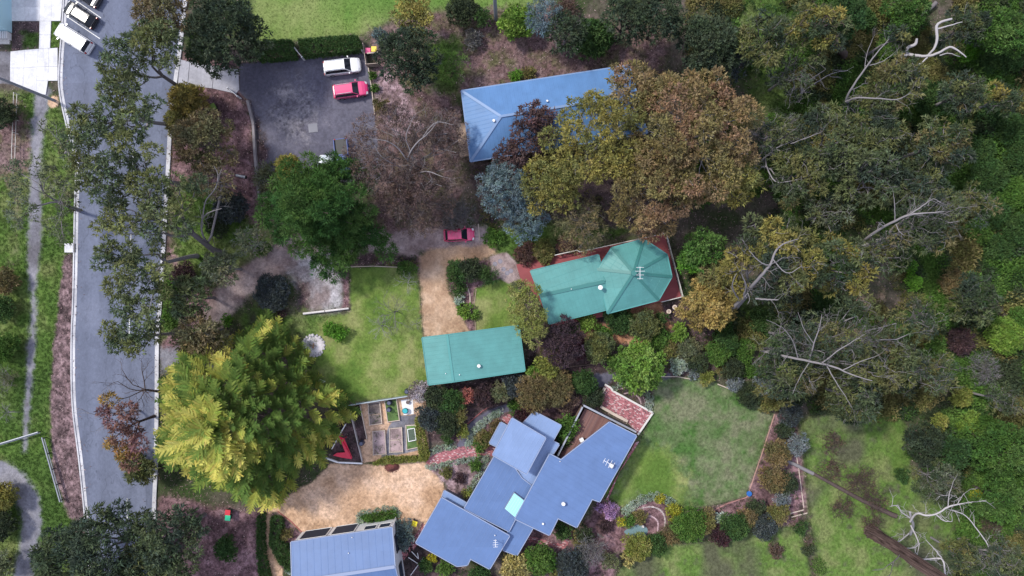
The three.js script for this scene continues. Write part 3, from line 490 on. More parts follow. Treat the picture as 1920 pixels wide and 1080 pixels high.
{ // the big blue-grey house
  const root = thing('stepped_roof_house', 'large modern house with stepped blue grey steel roofs and a turquoise skylight', 'house', ...at(1000, 910));
  const dN = at(1022, 821), d0 = at(960, 784), across = [dN[0] - d0[0], dN[1] - d0[1]], along = [-across[1], across[0]];
  const R = (list, h, o = {}) => { const p = ats(list, h), c = mid(p), f = flat(h, o.gx || 0, o.gz || 0, c); if (o.wall !== false) new B().prism(inset(p, o.over ?? .45), 0, h - .16).build('wall', o.wall || darkWall, root); return [metalRoof(root, p, f, o.dir || across, o.m || steelBlue, { trim: steelTrim, step: o.step || .6, w: .035, h: .012 }), f]; };
  const [rm, fm] = R([[927, 856], [962, 874], [978, 897], [996, 911], [966, 973], [954, 996], [871, 953]], 3.0, { dir: along, gx: -.02 });
  R([[1002, 772], [1052, 798], [1036, 827], [1048, 833], [1026, 868], [1003, 900], [996, 911], [978, 899], [965, 850], [975, 800]], 2.85, { dir: along, m: steelLight, gx: .02 });
  R([[939, 792], [952, 799], [933, 838], [918, 831]], 2.5, { dir: along, m: steelLight, over: .2 });
  R([[953, 995], [966, 974], [999, 990], [969, 1041], [943, 1031]], 2.7, { dir: along, over: .3 });
  R([[833, 920], [876, 944], [872, 952], [829, 932]], 2.4, { dir: along, m: steelLight, over: .3 });
  R([[960, 784], [1023, 821], [987, 889], [924, 853]], 4.7, { dir: along, m: steelLight, step: .55, gz: -.03, over: .4, wall: M(.3, .31, .36, .8) });
  const [re, fe] = R([[1031, 852], [1052, 863], [1143, 792], [1193, 817], [1124, 940], [1110, 935], [1081, 988], [1046, 971], [1030, 1003], [966, 973]], 3.7, { dir: across, gx: .012, gz: .012, wall: M(.085, .085, .12, .75), over: .6 });
  const [rg, fg] = R([[828, 934], [955, 1005], [918, 1066], [882, 1047], [876, 1059], [857, 1061], [780, 1018]], 3.4, { dir: along, gz: .02, wall: M(.45, .46, .5, .8) });
  // skylight box with a turquoise translucent lid
  const sk = ats([[964, 923], [985, 939], [966, 970], [946, 953]], 3.3), sf = new B().prism(sk, 2.9, 3.42).build('skylight', galv, root);
  new B().prism(inset(sk, .06), 3.425, 3.47).build('skylight_sheet', M(.30, .74, .78, .35), sf); ribs(new B(), inset(sk, .1), () => 3.47, [sk[0][0] - sk[3][0], sk[0][1] - sk[3][1]], .32, .03, .02).build('skylight_ribs', M(.42, .80, .84, .35), sf, 'stuff');
  antenna(re, 1141, 868, 4.9, 3.7, .5, .7); { const [x, z] = at(1147, 874, 4.3); new B().disc(x, 4.1, z, .34, .1, 14, null, .22).build('satellite_dish', white, re); }
  vent(re, 1056, 943, 3.7, fe, .22, .6); vent(re, 1018, 981, 3.7, fe, .12, .3); vent(re, 1050, 865, 3.7, fe, .05, .1); antenna(rg, 929, 1018, 4.5, 3.4, 1.5, .45); vent(rg, 928, 1003, 3.4, fg, .06, .2);
  // west fascia of windows above the entry, glazing to the east lawn
  // deck with boards and a dark parapet
  const D = ats([[1097, 766], [1147, 790], [1054, 862], [1048, 858]], 1.2), deckDir = at(1097, 766), dd = at(1048, 858), ang = [dd[0] - deckDir[0], dd[1] - deckDir[1]];
  const dk = new B().prism(D, 0, 1.14).build('deck', timberDark, root); { // boards along the long side
    const l = Math.hypot(...ang), d = [ang[0] / l, ang[1] / l], e = [-d[1], d[0]], S = D.map(p => p[0] * e[0] + p[1] * e[1]), W = .15; const tones = [[.17, .085, .075], [.145, .07, .065], [.20, .105, .09], [.16, .09, .085]].map(c => M(...c, .8));
    for (let s = Math.min(...S) + W / 2; s < Math.max(...S); s += W) { const hit = []; D.forEach((p, i) => { const q = D[(i + 1) % 4], a = S[i], c = S[(i + 1) % 4]; if ((a > s) !== (c > s)) { const t = (s - a) / (c - a); hit.push((p[0] + (q[0] - p[0]) * t) * d[0] + (p[1] + (q[1] - p[1]) * t) * d[1]); } }); hit.sort((a, b) => a - b); if (hit.length < 2 || hit[1] - hit[0] < .3) continue; const P = t => [e[0] * s + d[0] * t, 1.155, e[1] * s + d[1] * t]; new B().beam(P(hit[0]), P(hit[1]), W - .012, .03).build('deck_board', pick(tones), dk); }
  }
  const pw = ats([[1094, 760], [1148, 787]], 2.1), pe = ats([[1044, 858], [1094, 760]], 2.1);
  new B().beam([pw[0][0], 1.05, pw[0][1]], [pw[1][0] + 3.0, 1.05, pw[1][1] + 1.55], .14, 2.1).build('parapet', darkWall, root); new B().beam([pw[0][0], 2.13, pw[0][1]], [pw[1][0] + 3.0, 2.13, pw[1][1] + 1.55], .22, .05).build('parapet_cap', galv, root);
  new B().beam([pe[0][0], 1.05, pe[0][1]], [pe[1][0] - .12, 1.05, pe[1][1] + .2], .14, 2.1).build('parapet', timberWall, root); new B().beam([pe[0][0], 2.13, pe[0][1]], [pe[1][0] - .12, 2.13, pe[1][1] + .2], .2, .05).build('parapet_cap', galv, root);
}
{ // white rendered outbuilding with grey roof at the lower edge
  const nw = at(567, 997), ne = at(744, 971), e = [ne[0] - nw[0], ne[1] - nw[1]], l = Math.hypot(...e), ux = [e[0] / l, e[1] / l], uz = [-ux[1], ux[0]], q = (a, b) => [nw[0] + ux[0] * a + uz[0] * b, nw[1] + ux[1] * a + uz[1] * b];
  const root = thing('studio_building', 'white rendered outbuilding with blue grey gable roof beside the sand drive', 'building', ...q(l / 2, 5)), De = 8.4, eh = 3.7, rh = 5.2;
  const wallOut = [q(0, 0), q(l, 0), q(l, De), q(0, De)];
  const b = new B().prism(wallOut, 0, eh - .12); for (const s of [.002, l - .002]) { const a = q(s, 0), c = q(s, De), r = q(s, De / 2); b.tri([a[0], eh - .12, a[1]], [c[0], eh - .12, c[1]], [r[0], rh - .15, r[1]]); } b.build('wall', render_, root);
  const a0 = q(-.25, -.05), a1 = q(l + .02, -.05), r0 = q(-.25, De / 2), r1 = q(l + .02, De / 2), c0 = q(-.25, De + .2), c1 = q(l + .02, De + .2);
  const f1 = plane([a0[0], eh, a0[1]], [a1[0], eh, a1[1]], [r0[0], rh, r0[1]]), f2 = plane([c0[0], eh, c0[1]], [c1[0], eh, c1[1]], [r0[0], rh, r0[1]]);
  metalRoof(root, [a0, a1, r1, r0], f1, uz, steelBlue, { trim: steelTrim, step: .85 }); metalRoof(root, [r0, r1, c1, c0], f2, uz, steelBlue, { trim: steelTrim, step: .85 });
  new B().beam([r0[0], rh + .03, r0[1]], [r1[0], rh + .03, r1[1]], .4, .06).build('ridge_cap', steelTrim, root);
  windowOn(root, q(3.9, 0), q(.5, 0), .15, 3.2, .06); windowOn(root, q(7.4, 0), q(4.5, 0), .15, 3.2, .06); windowOn(root, q(10.1, 0), q(8.6, 0), 1.7, 3.2, .05); windowOn(root, q(11.9, 0), q(10.5, 0), 1.7, 3.2, .05);
  windowOn(root, q(l, 3.4), q(l, 1.3), 1.4, 3.1, .06, black); windowOn(root, q(l, 7.0), q(l, 5.0), 1.4, 3.1, .06, black);
  vent(root, 654, 1036, 4.4, f1, .05, .2); vent(root, 660, 1008, 4.0, f1, .05, .12);
  const k = q(l + .02, -.3); new B().tube([[...[k[0], .1, k[1]], .05], [k[0], 3.6, k[1], .05]], 6).build('downpipe', white, root);
}
{ // pale blue weatherboard house at the corner, only its side wall in the picture
  const p = ats([[22, -120], [23, 62], [-160, 66], [-160, -120]]), c = mid(p), root = thing('weatherboard_house', 'pale turquoise weatherboard house at the street corner, cut by the picture edge', 'house', ...c), wm = M(.46, .70, .78, .7);
  new B().prism(inset(p, .05), 0, 4.2).build('wall', wm, root);
  for (let k = 0; k < 24; k++) { const y = .15 + k * .17; new B().beam([p[0][0] + .0, y, p[0][1]], [p[1][0] + .0, y, p[1][1]], .05, .15).build('board', wm, root); }
  const rp = inset(p, -.3), f = flat(4.4); metalRoof(root, rp, f, [1, 0], M(.30, .5, .56, .6), {});
  const w0 = at(22.5, 6), w1 = at(22.5, 22); windowOn(root, w1, w0, 1.6, 3.0, -.09);
  for (let k = 0; k < 7; k++) { const [x, z] = at(21 - k * 3.4, 66); new B().box(x, .45, z + .25, .08, .9, .9).build('step_baluster', white, root); }
  const g = at(10, 68); new B().box(g[0] - .3, .1, g[1] + .35, 1.9, .2, 1.4).build('stair_landing', offwhite, root);
}

// ---------------------------------------------------------------- vehicles
function paintMat(r, g, b) { const m = new THREE.MeshPhysicalMaterial({ roughness: .35, clearcoat: 1, clearcoatRoughness: .2, side: THREE.DoubleSide }); m.color.setRGB(r, g, b); return m; }
const tyreMat = M(.018, .018, .02, .9), rimMat = M(.4, .41, .43, .35, { metalness: .6 }), lampMat = M(.75, .76, .78, .15), redLamp = M(.4, .02, .02, .2), autoGlass = M(.012, .016, .024, .05);
function car(label, u, v, heading, color, { L = 4.6, W = 1.84, h = 1.65, bonnet = 1.15, boot = .15, style = 'wagon', rails = true, name = 'parked_car', category = 'car', group, sunroof = false, tray = false } = {}) {
  const [x, z] = at(u, v, .9), root = thing(name, label, category, x, z, group, .02), ps = paintMat(...color);
  const local = (name, m, parent, f, kind) => { const b = new B(); f(b); const keep = parent === root ? null : null; const o = b.build(name, m, null, kind); scene.remove(o); o.name = name; parent.add(o); return o; };
  const belt = h * .58, low = .22, X0 = -L / 2, X1 = L / 2, hw = W / 2;
  // lower body as a skin over rounded stations
  const st = [[X0, .78, .42, belt * .80], [X0 + .08, .92, .3, belt * .95], [X0 + .35, .98, low, belt], [-L * .1, 1, low, belt], [X1 - bonnet, 1, low, belt], [X1 - bonnet * .6, .985, low, belt * .97], [X1 - .35, .94, low + .03, belt * .86], [X1 - .1, .82, .28, belt * .74], [X1, .62, .36, belt * .6]];
  const ringAt = ([sx, w, y0, y1]) => { const a = hw * w; return [[a * .86, y0], [a, y0 + .14], [a, y0 + (y1 - y0) * .62], [a * .96, y1 - .05], [a * .86, y1], [a * .4, y1 + .025], [-a * .4, y1 + .025], [-a * .86, y1], [-a * .96, y1 - .05], [-a, y0 + (y1 - y0) * .62], [-a, y0 + .14], [-a * .86, y0]].map(p => [sx, p[1], p[0]]); };
  const body = local('body', ps, root, b => { const R = st.map(ringAt); for (let i = 0; i + 1 < R.length; i++) for (let j = 0; j < 12; j++) { const k = (j + 1) % 12; b.quad(R[i][j], R[i + 1][j], R[i + 1][k], R[i][k]); } for (const r of [R[0], R[R.length - 1]]) for (let j = 1; j < 11; j++) b.tri(r[0], r[j], r[j + 1]); });
  const cb = [X0 + boot, X1 - bonnet + .05], ct = style === 'van' ? [cb[0] + .1, cb[1] - .45] : style === 'hatch' ? [cb[0] + .42, cb[1] - .72] : style === 'sedan' ? [cb[0] + .6, cb[1] - .8] : tray ? [cb[0] + .12, cb[1] - .65] : [cb[0] + .28, cb[1] - .68], bw = hw * .9, tw = hw * (style === 'van' ? .8 : .70), yb = belt + .01, yt = h - .06;
  const g = { rb: [cb[0], yb], rt: [ct[0], yt], fb: [cb[1], yb], ft: [ct[1], yt] };
  local('windscreen', autoGlass, root, b => b.quad([cb[1], yb, -bw], [cb[1], yb, bw], [ct[1], yt, tw], [ct[1], yt, -tw]));
  local('rear_window', autoGlass, root, b => b.quad([cb[0], yb, bw], [cb[0], yb, -bw], [ct[0], yt, -tw], [ct[0], yt, tw]));
  for (const s of [-1, 1]) { local('side_window', autoGlass, root, b => b.quad([cb[0], yb, s * bw], [cb[1], yb, s * bw], [ct[1], yt, s * tw], [ct[0], yt, s * tw])); }
  const roof = local('roof', ps, root, b => { const n = 5, xs = [...Array(n + 1).keys()].map(i => ct[0] - .06 + (ct[1] - ct[0] + .08) * i / n), pr = [[-tw - .03, yt - .03], [-tw * .85, yt + .03], [-tw * .35, yt + .055], [tw * .35, yt + .055], [tw * .85, yt + .03], [tw + .03, yt - .03]]; for (let i = 0; i < n; i++) for (let j = 0; j < 5; j++) b.quad([xs[i], pr[j][1], pr[j][0]], [xs[i + 1], pr[j][1], pr[j][0]], [xs[i + 1], pr[j + 1][1], pr[j + 1][0]], [xs[i], pr[j + 1][1], pr[j + 1][0]]); });
  for (const s of [-1, 1]) { for (const [a, c] of [[g.fb, g.ft], [g.rb, g.rt]]) local('pillar', ps, root, b => b.beam([a[0], a[1], s * bw], [c[0], c[1], s * tw], .07, .07)); const mx = (cb[0] + cb[1]) / 2 - .1, m2 = (ct[0] + ct[1]) / 2 - .05; local('pillar', black, root, b => b.beam([mx, yb, s * (bw + .004)], [m2, yt, s * (tw + .004)], .07, .05)); if (rails) local('roof_rail', galv, roof, b => b.beam([ct[0] + .1, yt + .07, s * tw * .9], [ct[1] - .2, yt + .07, s * tw * .9], .04, .05)); }
  if (sunroof) local('sunroof', M(.05, .07, .11, .12), roof, b => b.quad([ct[0] + .2, yt + .062, -tw * .62], [ct[1] - .12, yt + .062, -tw * .62], [ct[1] - .12, yt + .062, tw * .62], [ct[0] + .2, yt + .062, tw * .62]));
  for (const s of [-1, 1]) {
    local('headlight', lampMat, root, b => { b.quad([X1 - .32, belt * .86 + .03, s * hw * .9], [X1 - .08, belt * .72, s * hw * .82], [X1 - .06, belt * .72, s * hw * .5], [X1 - .24, belt * .87 + .02, s * hw * .56]); b.quad([X1 - .32, belt * .86 + .03, s * hw * .945], [X1 - .08, belt * .72, s * hw * .83], [X1 - .08, belt * .5, s * hw * .83], [X1 - .3, belt * .6, s * hw * .955]); });
    local('tail_light', redLamp, root, b => b.box(X0 + .06, belt * .84, s * hw * .8, .12, .26, .2));
    local('mirror', ps, root, b => b.box(cb[1] - .25, yb + .1, s * (hw + .1), .14, .14, .2));
    for (const wx of [X1 - bonnet * .72, X0 + L * .2]) {
      const wh = local('wheel', tyreMat, root, b => b.tube([[wx, .33, s * (hw - .2), .33], [wx, .33, s * (hw + .015), .33]], 18)); local('rim', rimMat, wh, b => b.tube([[wx, .33, s * (hw - .05), .2], [wx, .33, s * (hw + .025), .2]], 10));
    }
  }
  local('rear_bumper', ps, root, b => b.box(X0 - .02, .48, 0, .14, .22, W * .8));
  local('number_plate', white, root, b => b.box(X1 + .012, .45, 0, .02, .11, .38));
  if (tray) { const t0 = X0 + .1, t1 = cb[0] - .02; local('tray', black, root, b => b.box((t0 + t1) / 2, belt + .03, 0, t1 - t0, .04, W * .86)); for (const s of [-1, 1]) local('tray_side', ps, root, b => b.box((t0 + t1) / 2, belt + .14, s * hw * .9, t1 - t0, .26, .07)); }
  root.rotation.y = -heading; return root;
}
const D2 = PI / 180;
car('white station wagon with roof rails parked below the clipped hedge', 641, 124, -7 * D2, [.74, .74, .76], { h: 1.7, bonnet: 1.25, L: 4.7, W: 1.88, group: 'cars in the tar car park' });
car('bright crimson wagon parked beside the white station wagon', 657, 168, -8 * D2, [.62, .035, .16], { h: 1.66, bonnet: 1.2, L: 4.4, group: 'cars in the tar car park' });
car('crimson hatchback parked under bare twigs on the dirt track', 861, 440, -3 * D2, [.6, .02, .13], { style: 'hatch', h: 1.48, L: 3.85, W: 1.68, bonnet: .95, rails: false });
car('pale car mostly hidden under the dark pine tree', 606, 321, -80 * D2, [.62, .68, .74], { style: 'hatch', h: 1.5, L: 4.2, group: 'cars in the tar car park' });
car('deep blue utility with open tray beside the dark pine', 642, 296, 84 * D2, [.05, .10, .34], { h: 1.7, L: 4.9, boot: 2.1, tray: true, rails: false, name: 'utility_truck', category: 'utility truck', group: 'cars in the tar car park' });
car('white people mover angled to the kerb, its bonnet over the grass', 136, 71, 212 * D2, [.78, .78, .80], { style: 'van', h: 1.85, L: 5.0, W: 1.9, bonnet: 1.0, rails: false, group: 'cars angle parked on the street' });
car('black hatchback with a pale sunroof angle parked between painted lines', 148, 26, 212 * D2, [.012, .012, .016], { style: 'hatch', h: 1.55, L: 4.4, sunroof: true, rails: false, group: 'cars angle parked on the street' });
car('dark car at the top edge of the picture, only its tail in view', 154, -14, 212 * D2, [.02, .02, .025], { style: 'sedan', h: 1.45, L: 4.6, boot: .6, rails: false, group: 'cars angle parked on the street' });

// ---------------------------------------------------------------- street and yard furniture
{ // leaning perspective only: an upright timber power pole
  const [x, z] = at(103, 189), r = thing('power_pole', 'tall grey power pole rising from a sandy patch by the kerb', 'power pole', x, z); new B().tube([[x, -.2, z, .2], [x, 6, z, .17], [x, 11.5, z, .13]], 12, null).build('pole', M(.26, .27, .30, .8), r); new B().beam([x - .9, 10.9, z + .9], [x + .9, 10.9, z - .9], .12, .14).build('cross_arm', timberDark, r); for (const s of [-.8, -.3, .3, .8]) new B().disc(x + s, 10.97, z - s, .05, .16, 8).build('insulator', offwhite, r);
}
{ const [x, z] = at(930, 36), r = thing('grey_pole', 'smooth grey pole standing among mulch near the top of the picture', 'pole', x, z); new B().tube([[x, -.2, z, .26], [x, 7, z, .22], [x, 10, z, .2]], 12).build('pole', M(.22, .24, .28, .8), r); new B().disc(x, 9.98, z, .24, .08, 12).build('cap', galv, r); }
{ const r = thing('drain_pit', 'square concrete drain pit lid beside the kerb', 'drain pit', ...at(131, 465)); const [x, z] = at(131, 465); new B().box(x, .1, z, 1.1, .24, 1.15).build('lid', concMat, r); new B().box(x + .7, .15, z, .12, .1, 1.1).build('inlet', black, r); new B().box(x, .23, z, .5, .03, .06).build('handle', galv, r); }
function bin(label, u, v, body, lid, turn = 0) { const [x, z] = at(u, v, 1), r = thing('wheelie_bin', label, 'wheelie bin', x, z, 'household wheelie bins'); const c = Math.cos(turn), s = Math.sin(turn), q = (a, b) => [x + a * c - b * s, z + a * s + b * c]; const b = new B(), P = (w, y) => [[-w, -w], [w, -w], [w, w], [-w, w]].map(t => { const e = q(...t); return [e[0], y, e[1]]; }), A = P(.23, .08), T = P(.29, .98); for (let i = 0; i < 4; i++) b.quad(A[i], A[(i + 1) % 4], T[(i + 1) % 4], T[i]); b.quad(...A); b.build('body', body, r); const l = new B(); l.box(x, 1.02, z, .66, .07, .68, -turn); l.build('lid', lid, r); const h = q(-.33, 0); new B().box(h[0], .96, h[1], .06, .05, .5, -turn).build('handle', body, r); for (const t of [-.25, .25]) { const w = q(-.24, t); new B().tube([[w[0] - .02, .11, w[1] - .02, .11], [w[0] + .02, .11, w[1] + .02, .11]], 10).build('wheel', black, r); } return r; }
const binGreen = M(.03, .06, .045, .6);
bin('wheelie bin with a bright green lid below the golden cypress', 427, 971, binGreen, M(.04, .55, .30, .45), .1); bin('wheelie bin with a red lid below the golden cypress', 427, 961, binGreen, M(.55, .04, .06, .45), .1);
bin('wheelie bin with a yellow lid between house and outbuilding', 777, 982, M(.04, .045, .05, .6), M(.75, .62, .02, .45), .3); bin('wheelie bin with a pink red lid in the timber bay', 690, 95, binGreen, M(.60, .07, .20, .45)); bin('wheelie bin with a yellow lid in the timber bay', 701, 92, binGreen, M(.72, .55, .06, .45));
{ const r = thing('bin_enclosure', 'open timber bin bay at the corner of the car park', 'enclosure', ...at(699, 108)); const P = ats([[684, 88], [690, 126], [714, 124]]); for (let k = 0; k < 2; k++) for (let y = 0; y < 5; y++) new B().beam([P[k][0], .14 + y * .25, P[k][1]], [P[k + 1][0], .14 + y * .25, P[k + 1][1]], .05, .22).build('plank', y % 2 ? timberDark : timberPale, r); for (const p of P) new B().box(p[0], .68, p[1], .12, 1.36, .12).build('post', timberPale, r); const a = at(692, 106), b = at(712, 104); new B().beam([a[0], 1.2, a[1]], [b[0], 1.2, b[1]], .14, .1).build('rail', timberPale, r); }
// timber edges: each a run of sleepers
function sleepers(name, label, list, { w = .16, h = .3, len = 2.4, m = timberPale, cat = 'edging', y = 0, group } = {}) {
  const p = ats(list), r = thing(name, label, cat, ...p[0], group); for (let i = 0; i + 1 < p.length; i++) { const a = p[i], b = p[i + 1], l = Math.hypot(b[0] - a[0], b[1] - a[1]), n = Math.max(1, Math.round(l / len)); for (let k = 0; k < n; k++) { const f = (t) => [a[0] + (b[0] - a[0]) * t, b[1] * t + a[1] * (1 - t)], s = f(k / n + .004), e = f((k + 1) / n - .004), o = rr(-.01, .01); new B().beam([s[0] + o, y + h / 2 - .02, s[1]], [e[0] + o, y + h / 2 - .02 + rr(-.01, .01), e[1]], w, h).build('sleeper', m, r); } } return r;
}
sleepers('timber_edging', 'low timber edge along the foot of the clipped hedge', [[447, 118], [560, 104], [682, 93]], { m: timber });
sleepers('timber_edging', 'weathered sleeper wall along the west side of the car park', [[466, 190], [477, 235], [480, 290], [488, 372]], { w: .3, h: .55, m: bands(.22, .20, .21, .9, .2) });
sleepers('timber_edging', 'short return of the sleeper wall under the pine', [[488, 372], [503, 371]], { w: .2, h: .4, m: timber });
sleepers('timber_edging', 'thin pale edging strip beside the crimson wagon', [[691, 127], [697, 165], [703, 215]], { w: .12, h: .2 });
sleepers('timber_edging', 'pale kerb board at the nose of the crimson hatchback', [[897, 420], [900, 452]], { w: .14, h: .2 });
sleepers('timber_edging', 'thin pale edging along the top of the middle lawn', [[642, 501], [700, 499], [745, 501]], { w: .1, h: .16 });
sleepers('timber_edging', 'bent pale branch edging in the driveway garden bed', [[875, 533], [881, 552], [882, 582]], { w: .14, h: .18 });
sleepers('timber_edging', 'pinkish edging between the driveway bed and small lawn', [[893, 542], [889, 570], [892, 620]], { w: .08, h: .12, m: timber });
sleepers('timber_edging', 'pale red edging along the east side of the dry lawn', [[1452, 776], [1425, 860], [1400, 932]], { w: .12, h: .14, m: bands(.40, .24, .2, .85, .3) });
sleepers('timber_edging', 'reddish edging at the south east corner of the dry lawn', [[1400, 932], [1360, 945], [1335, 958]], { w: .12, h: .14, m: bands(.34, .17, .16, .85, .3) });
sleepers('timber_edging', 'cream edging at the north corner of the dry lawn', [[1345, 720], [1378, 733]], { w: .12, h: .14 });
sleepers('timber_edging', 'cream edging along the top of the dry lawn beside the lime tree', [[1236, 706], [1270, 706], [1296, 711]], { w: .1, h: .14 });
sleepers('timber_edging', 'upright run of thin pale edging inside the east border', [[1481, 785], [1497, 880], [1507, 955]], { w: .1, h: .14, m: timberPale });
sleepers('timber_edging', 'upper of two parallel pale rails at the foot of the east border', [[1480, 962], [1507, 955]], { w: .12, h: .2 });
sleepers('timber_edging', 'lower of two parallel pale rails at the foot of the east border', [[1482, 969], [1513, 961]], { w: .12, h: .2 });
sleepers('timber_edging', 'red brick edging curving beside the sand drive and mound bed', [[521, 958], [545, 976], [567, 998]], { w: .12, h: .12, m: terracotta, len: .5 });
sleepers('timber_edging', 'pale wall edge along the foot of the play area', [[612, 858], [635, 866], [680, 868]], { w: .18, h: .35, m: white });
sleepers('timber_edging', 'dark edging board by the tar path north of the house', [[1062, 688], [1128, 680]], { w: .1, h: .5, m: timberDark });
sleepers('timber_edging', 'dark edging board through the shrubs above the lime tree', [[1235, 664], [1300, 646]], { w: .1, h: .5, m: timberDark });
sleepers('timber_edging', 'red edging along the upper side of the curved tar path', [[876, 795], [905, 770], [935, 752]], { w: .08, h: .1, m: terracotta, len: .5 });
// barrier rails beside the street
function barrier(label, a, b, n) { const p = at(...a, .8), q = at(...b, .8), r = thing('barrier_rail', label, 'barrier', ...p, 'pipe barriers on the verge'); new B().tube([[p[0], .85, p[1], .09], [q[0], .85, q[1], .09]], 10).build('rail', galv, r); new B().tube([[p[0] + .05, .5, p[1] + .15, .06], [q[0] + .05, .5, q[1] + .15, .06]], 8).build('rail', galv, r); for (let k = 0; k < n; k++) { const t = k / (n - 1) * .96 + .02; new B().disc(p[0] + (q[0] - p[0]) * t, -.1, p[1] + (q[1] - p[1]) * t, .07, 1.0, 8).build('post', black, r); } }
barrier('grey pipe barrier running out of the picture above the curved drive', [-20, 838], [72, 810], 5); barrier('long grey pipe barrier between the verge and the mulch strip', [79, 820], [113, 941], 5);
{ const a = at(37, 178), b = at(33, 300), r = thing('verge_fence', 'thin wire fence with slim posts along the verge', 'fence', ...a); for (let k = 0; k < 6; k++) { const t = k / 5; new B().disc(a[0] + (b[0] - a[0]) * t, -.1, a[1] + (b[1] - a[1]) * t, .05, 1.2, 6).build('post', offwhite, r); } for (const y of [.5, 1.08]) new B().beam([a[0], y, a[1]], [b[0], y, b[1]], .05, .05).build('rail', offwhite, r); }
{ const a = at(570, 588), b = at(655, 578), r = thing('log_rail', 'long white log rail at the foot of the gravel pad', 'log rail', (a[0] + b[0]) / 2, (a[1] + b[1]) / 2); const m = bands(.58, .55, .54, .85, .3), c = [a[0] + (b[0] - a[0]) * .47, a[1] + (b[1] - a[1]) * .47]; new B().tube([[a[0], .34, a[1], .15], [c[0], .36, c[1], .14]], 8).build('log', m, r); new B().tube([[c[0] + .1, .36, c[1], .15], [b[0], .34, b[1], .12]], 8).build('log', m, r); for (const t of [.03, .45, .53, .97]) new B().box(a[0] + (b[0] - a[0]) * t, .12, a[1] + (b[1] - a[1]) * t + .02, .25, .26, .3).build('block', M(.3, .22, .2, .9), r); }
{ // fire pit: ring of stones, ash floor, charred sticks
  const [x, z] = at(588, 648), r = thing('fire_pit', 'pale ash fire pit ringed with stones beside the golden cypress', 'fire pit', x, z); const pts = []; for (let k = 0; k < 22; k++) { const a = k / 22 * 2 * PI, q = 1.3 + .25 * (vn(k * .8, 3, 9) - .5); pts.push([x + Math.cos(a) * q, z + Math.sin(a) * q]); }
  new B().prism(pts, -.02, .05).build('ash_bed', bands(.48, .45, .47, .95, .5), r); for (let k = 0; k < 20; k++) { const a = k / 20 * 2 * PI + rr(-.05, .05); stone(r, x + Math.cos(a) * 1.36, z + Math.sin(a) * 1.36, rr(.16, .24), .1, [.44, .42, .44]); } for (let k = 0; k < 5; k++) { const a = rr(0, 6.3); new B().tube([[x - Math.cos(a) * .3, .1 + k * .02, z - Math.sin(a) * .3, .04], [x + Math.cos(a) * .35, .12 + k * .03, z + Math.sin(a) * .35, .03]], 5).build('stick', M(.3, .18, .1, .9), r); }
}
function stone(r, x, z, s, y, c, name = 'stone') { const g = new THREE.IcosahedronGeometry(s, 1), p = g.attributes.position; const q = rr(0, 99); for (let i = 0; i < p.count; i++) { const k = .75 + .5 * vn(p.getX(i) / s * 1.5 + q, p.getZ(i) / s * 1.5 + p.getY(i) / s * 2, 17); p.setXYZ(i, p.getX(i) * k + x, p.getY(i) * k * .75 + y, p.getZ(i) * k + z); } const b = new B(); const idx = g.index; for (let i = 0; i < p.count; i += 3) { const v = j => [p.getX(i + j), p.getY(i + j), p.getZ(i + j)]; b.tri(v(0), v(1), v(2)); } const t = rr(.8, 1.15); return b.build(name, stoneMat(c, t), r); }
function stoneMat(c, t) { const k = c.join() + Math.round(t * 5); return (stoneMat.made ??= {})[k] ??= M(c[0] * t, c[1] * t, c[2] * t, .9); }
{ const [x, z] = at(587, 240), r = thing('drain_grate', 'square grey drain grate set in the worn tar', 'drain grate', x, z); for (let k = 0; k < 6; k++) new B().box(x - .42 + k * .17, .045, z, .09, .03, 1.0, .1).build('bar', M(.2, .2, .23, .7), r); new B().box(x, .036, z, 1.15, .02, 1.1, .1).build('frame', M(.22, .22, .25, .7), r); }
function gate(label, a, b) { const p = at(...a, 1), q = at(...b, 1), r = thing('metal_gate', label, 'gate', ...p, 'white gates in the hedge'); for (const y of [.3, .6, .9, 1.2]) new B().beam([p[0], y, p[1]], [q[0], y, q[1]], .06, .08).build('bar', white, r); for (const t of [p, q]) new B().box(t[0], .65, t[1], .16, 1.4, .16).build('post', white, r); }
gate('white gate in the gap between the two hedge lengths', [553, 91], [567, 108]); gate('white gate at the east end of the clipped hedge', [669, 73], [679, 95]); gate('white metal gate at the car park mouth beside the mulch bank', [428, 166], [446, 181]);
{ const [x, z] = at(403, 204), r = thing('meter_box', 'dark box with a green lid on the mulch bank', 'box', x, z); new B().box(x, .4, z, .8, .8, .7, .5).build('body', black, r); new B().box(x, .83, z, .9, .06, .8, .5).build('lid', M(.16, .26, .05, .6), r); }
{ const [x, z] = at(353, 101), r = thing('street_sign', 'small white sign on a post where the car park drive meets the road', 'sign', x, z); new B().disc(x, -.1, z, .05, 1.9, 8).build('post', galv, r); new B().box(x, 1.9, z, .85, .5, .05, -.5).build('panel', white, r); new B().box(x, 1.86, z + .05, .7, .3, .04, -.5).build('panel', M(.25, .33, .36, .6), r); }
{ const a = at(444, 329), r = thing('culvert_pipe', 'short grey pipe lying on the mulch bank by the sleeper wall', 'pipe', ...a), b = at(462, 333); new B().tube([[a[0], .25, a[1], .16], [b[0], .3, b[1], .2]], 12).build('pipe', galv, r); new B().tube([[b[0], .3, b[1], .22], [b[0] + .1, .3, b[1] + .02, .22]], 12).build('collar', black, r); }

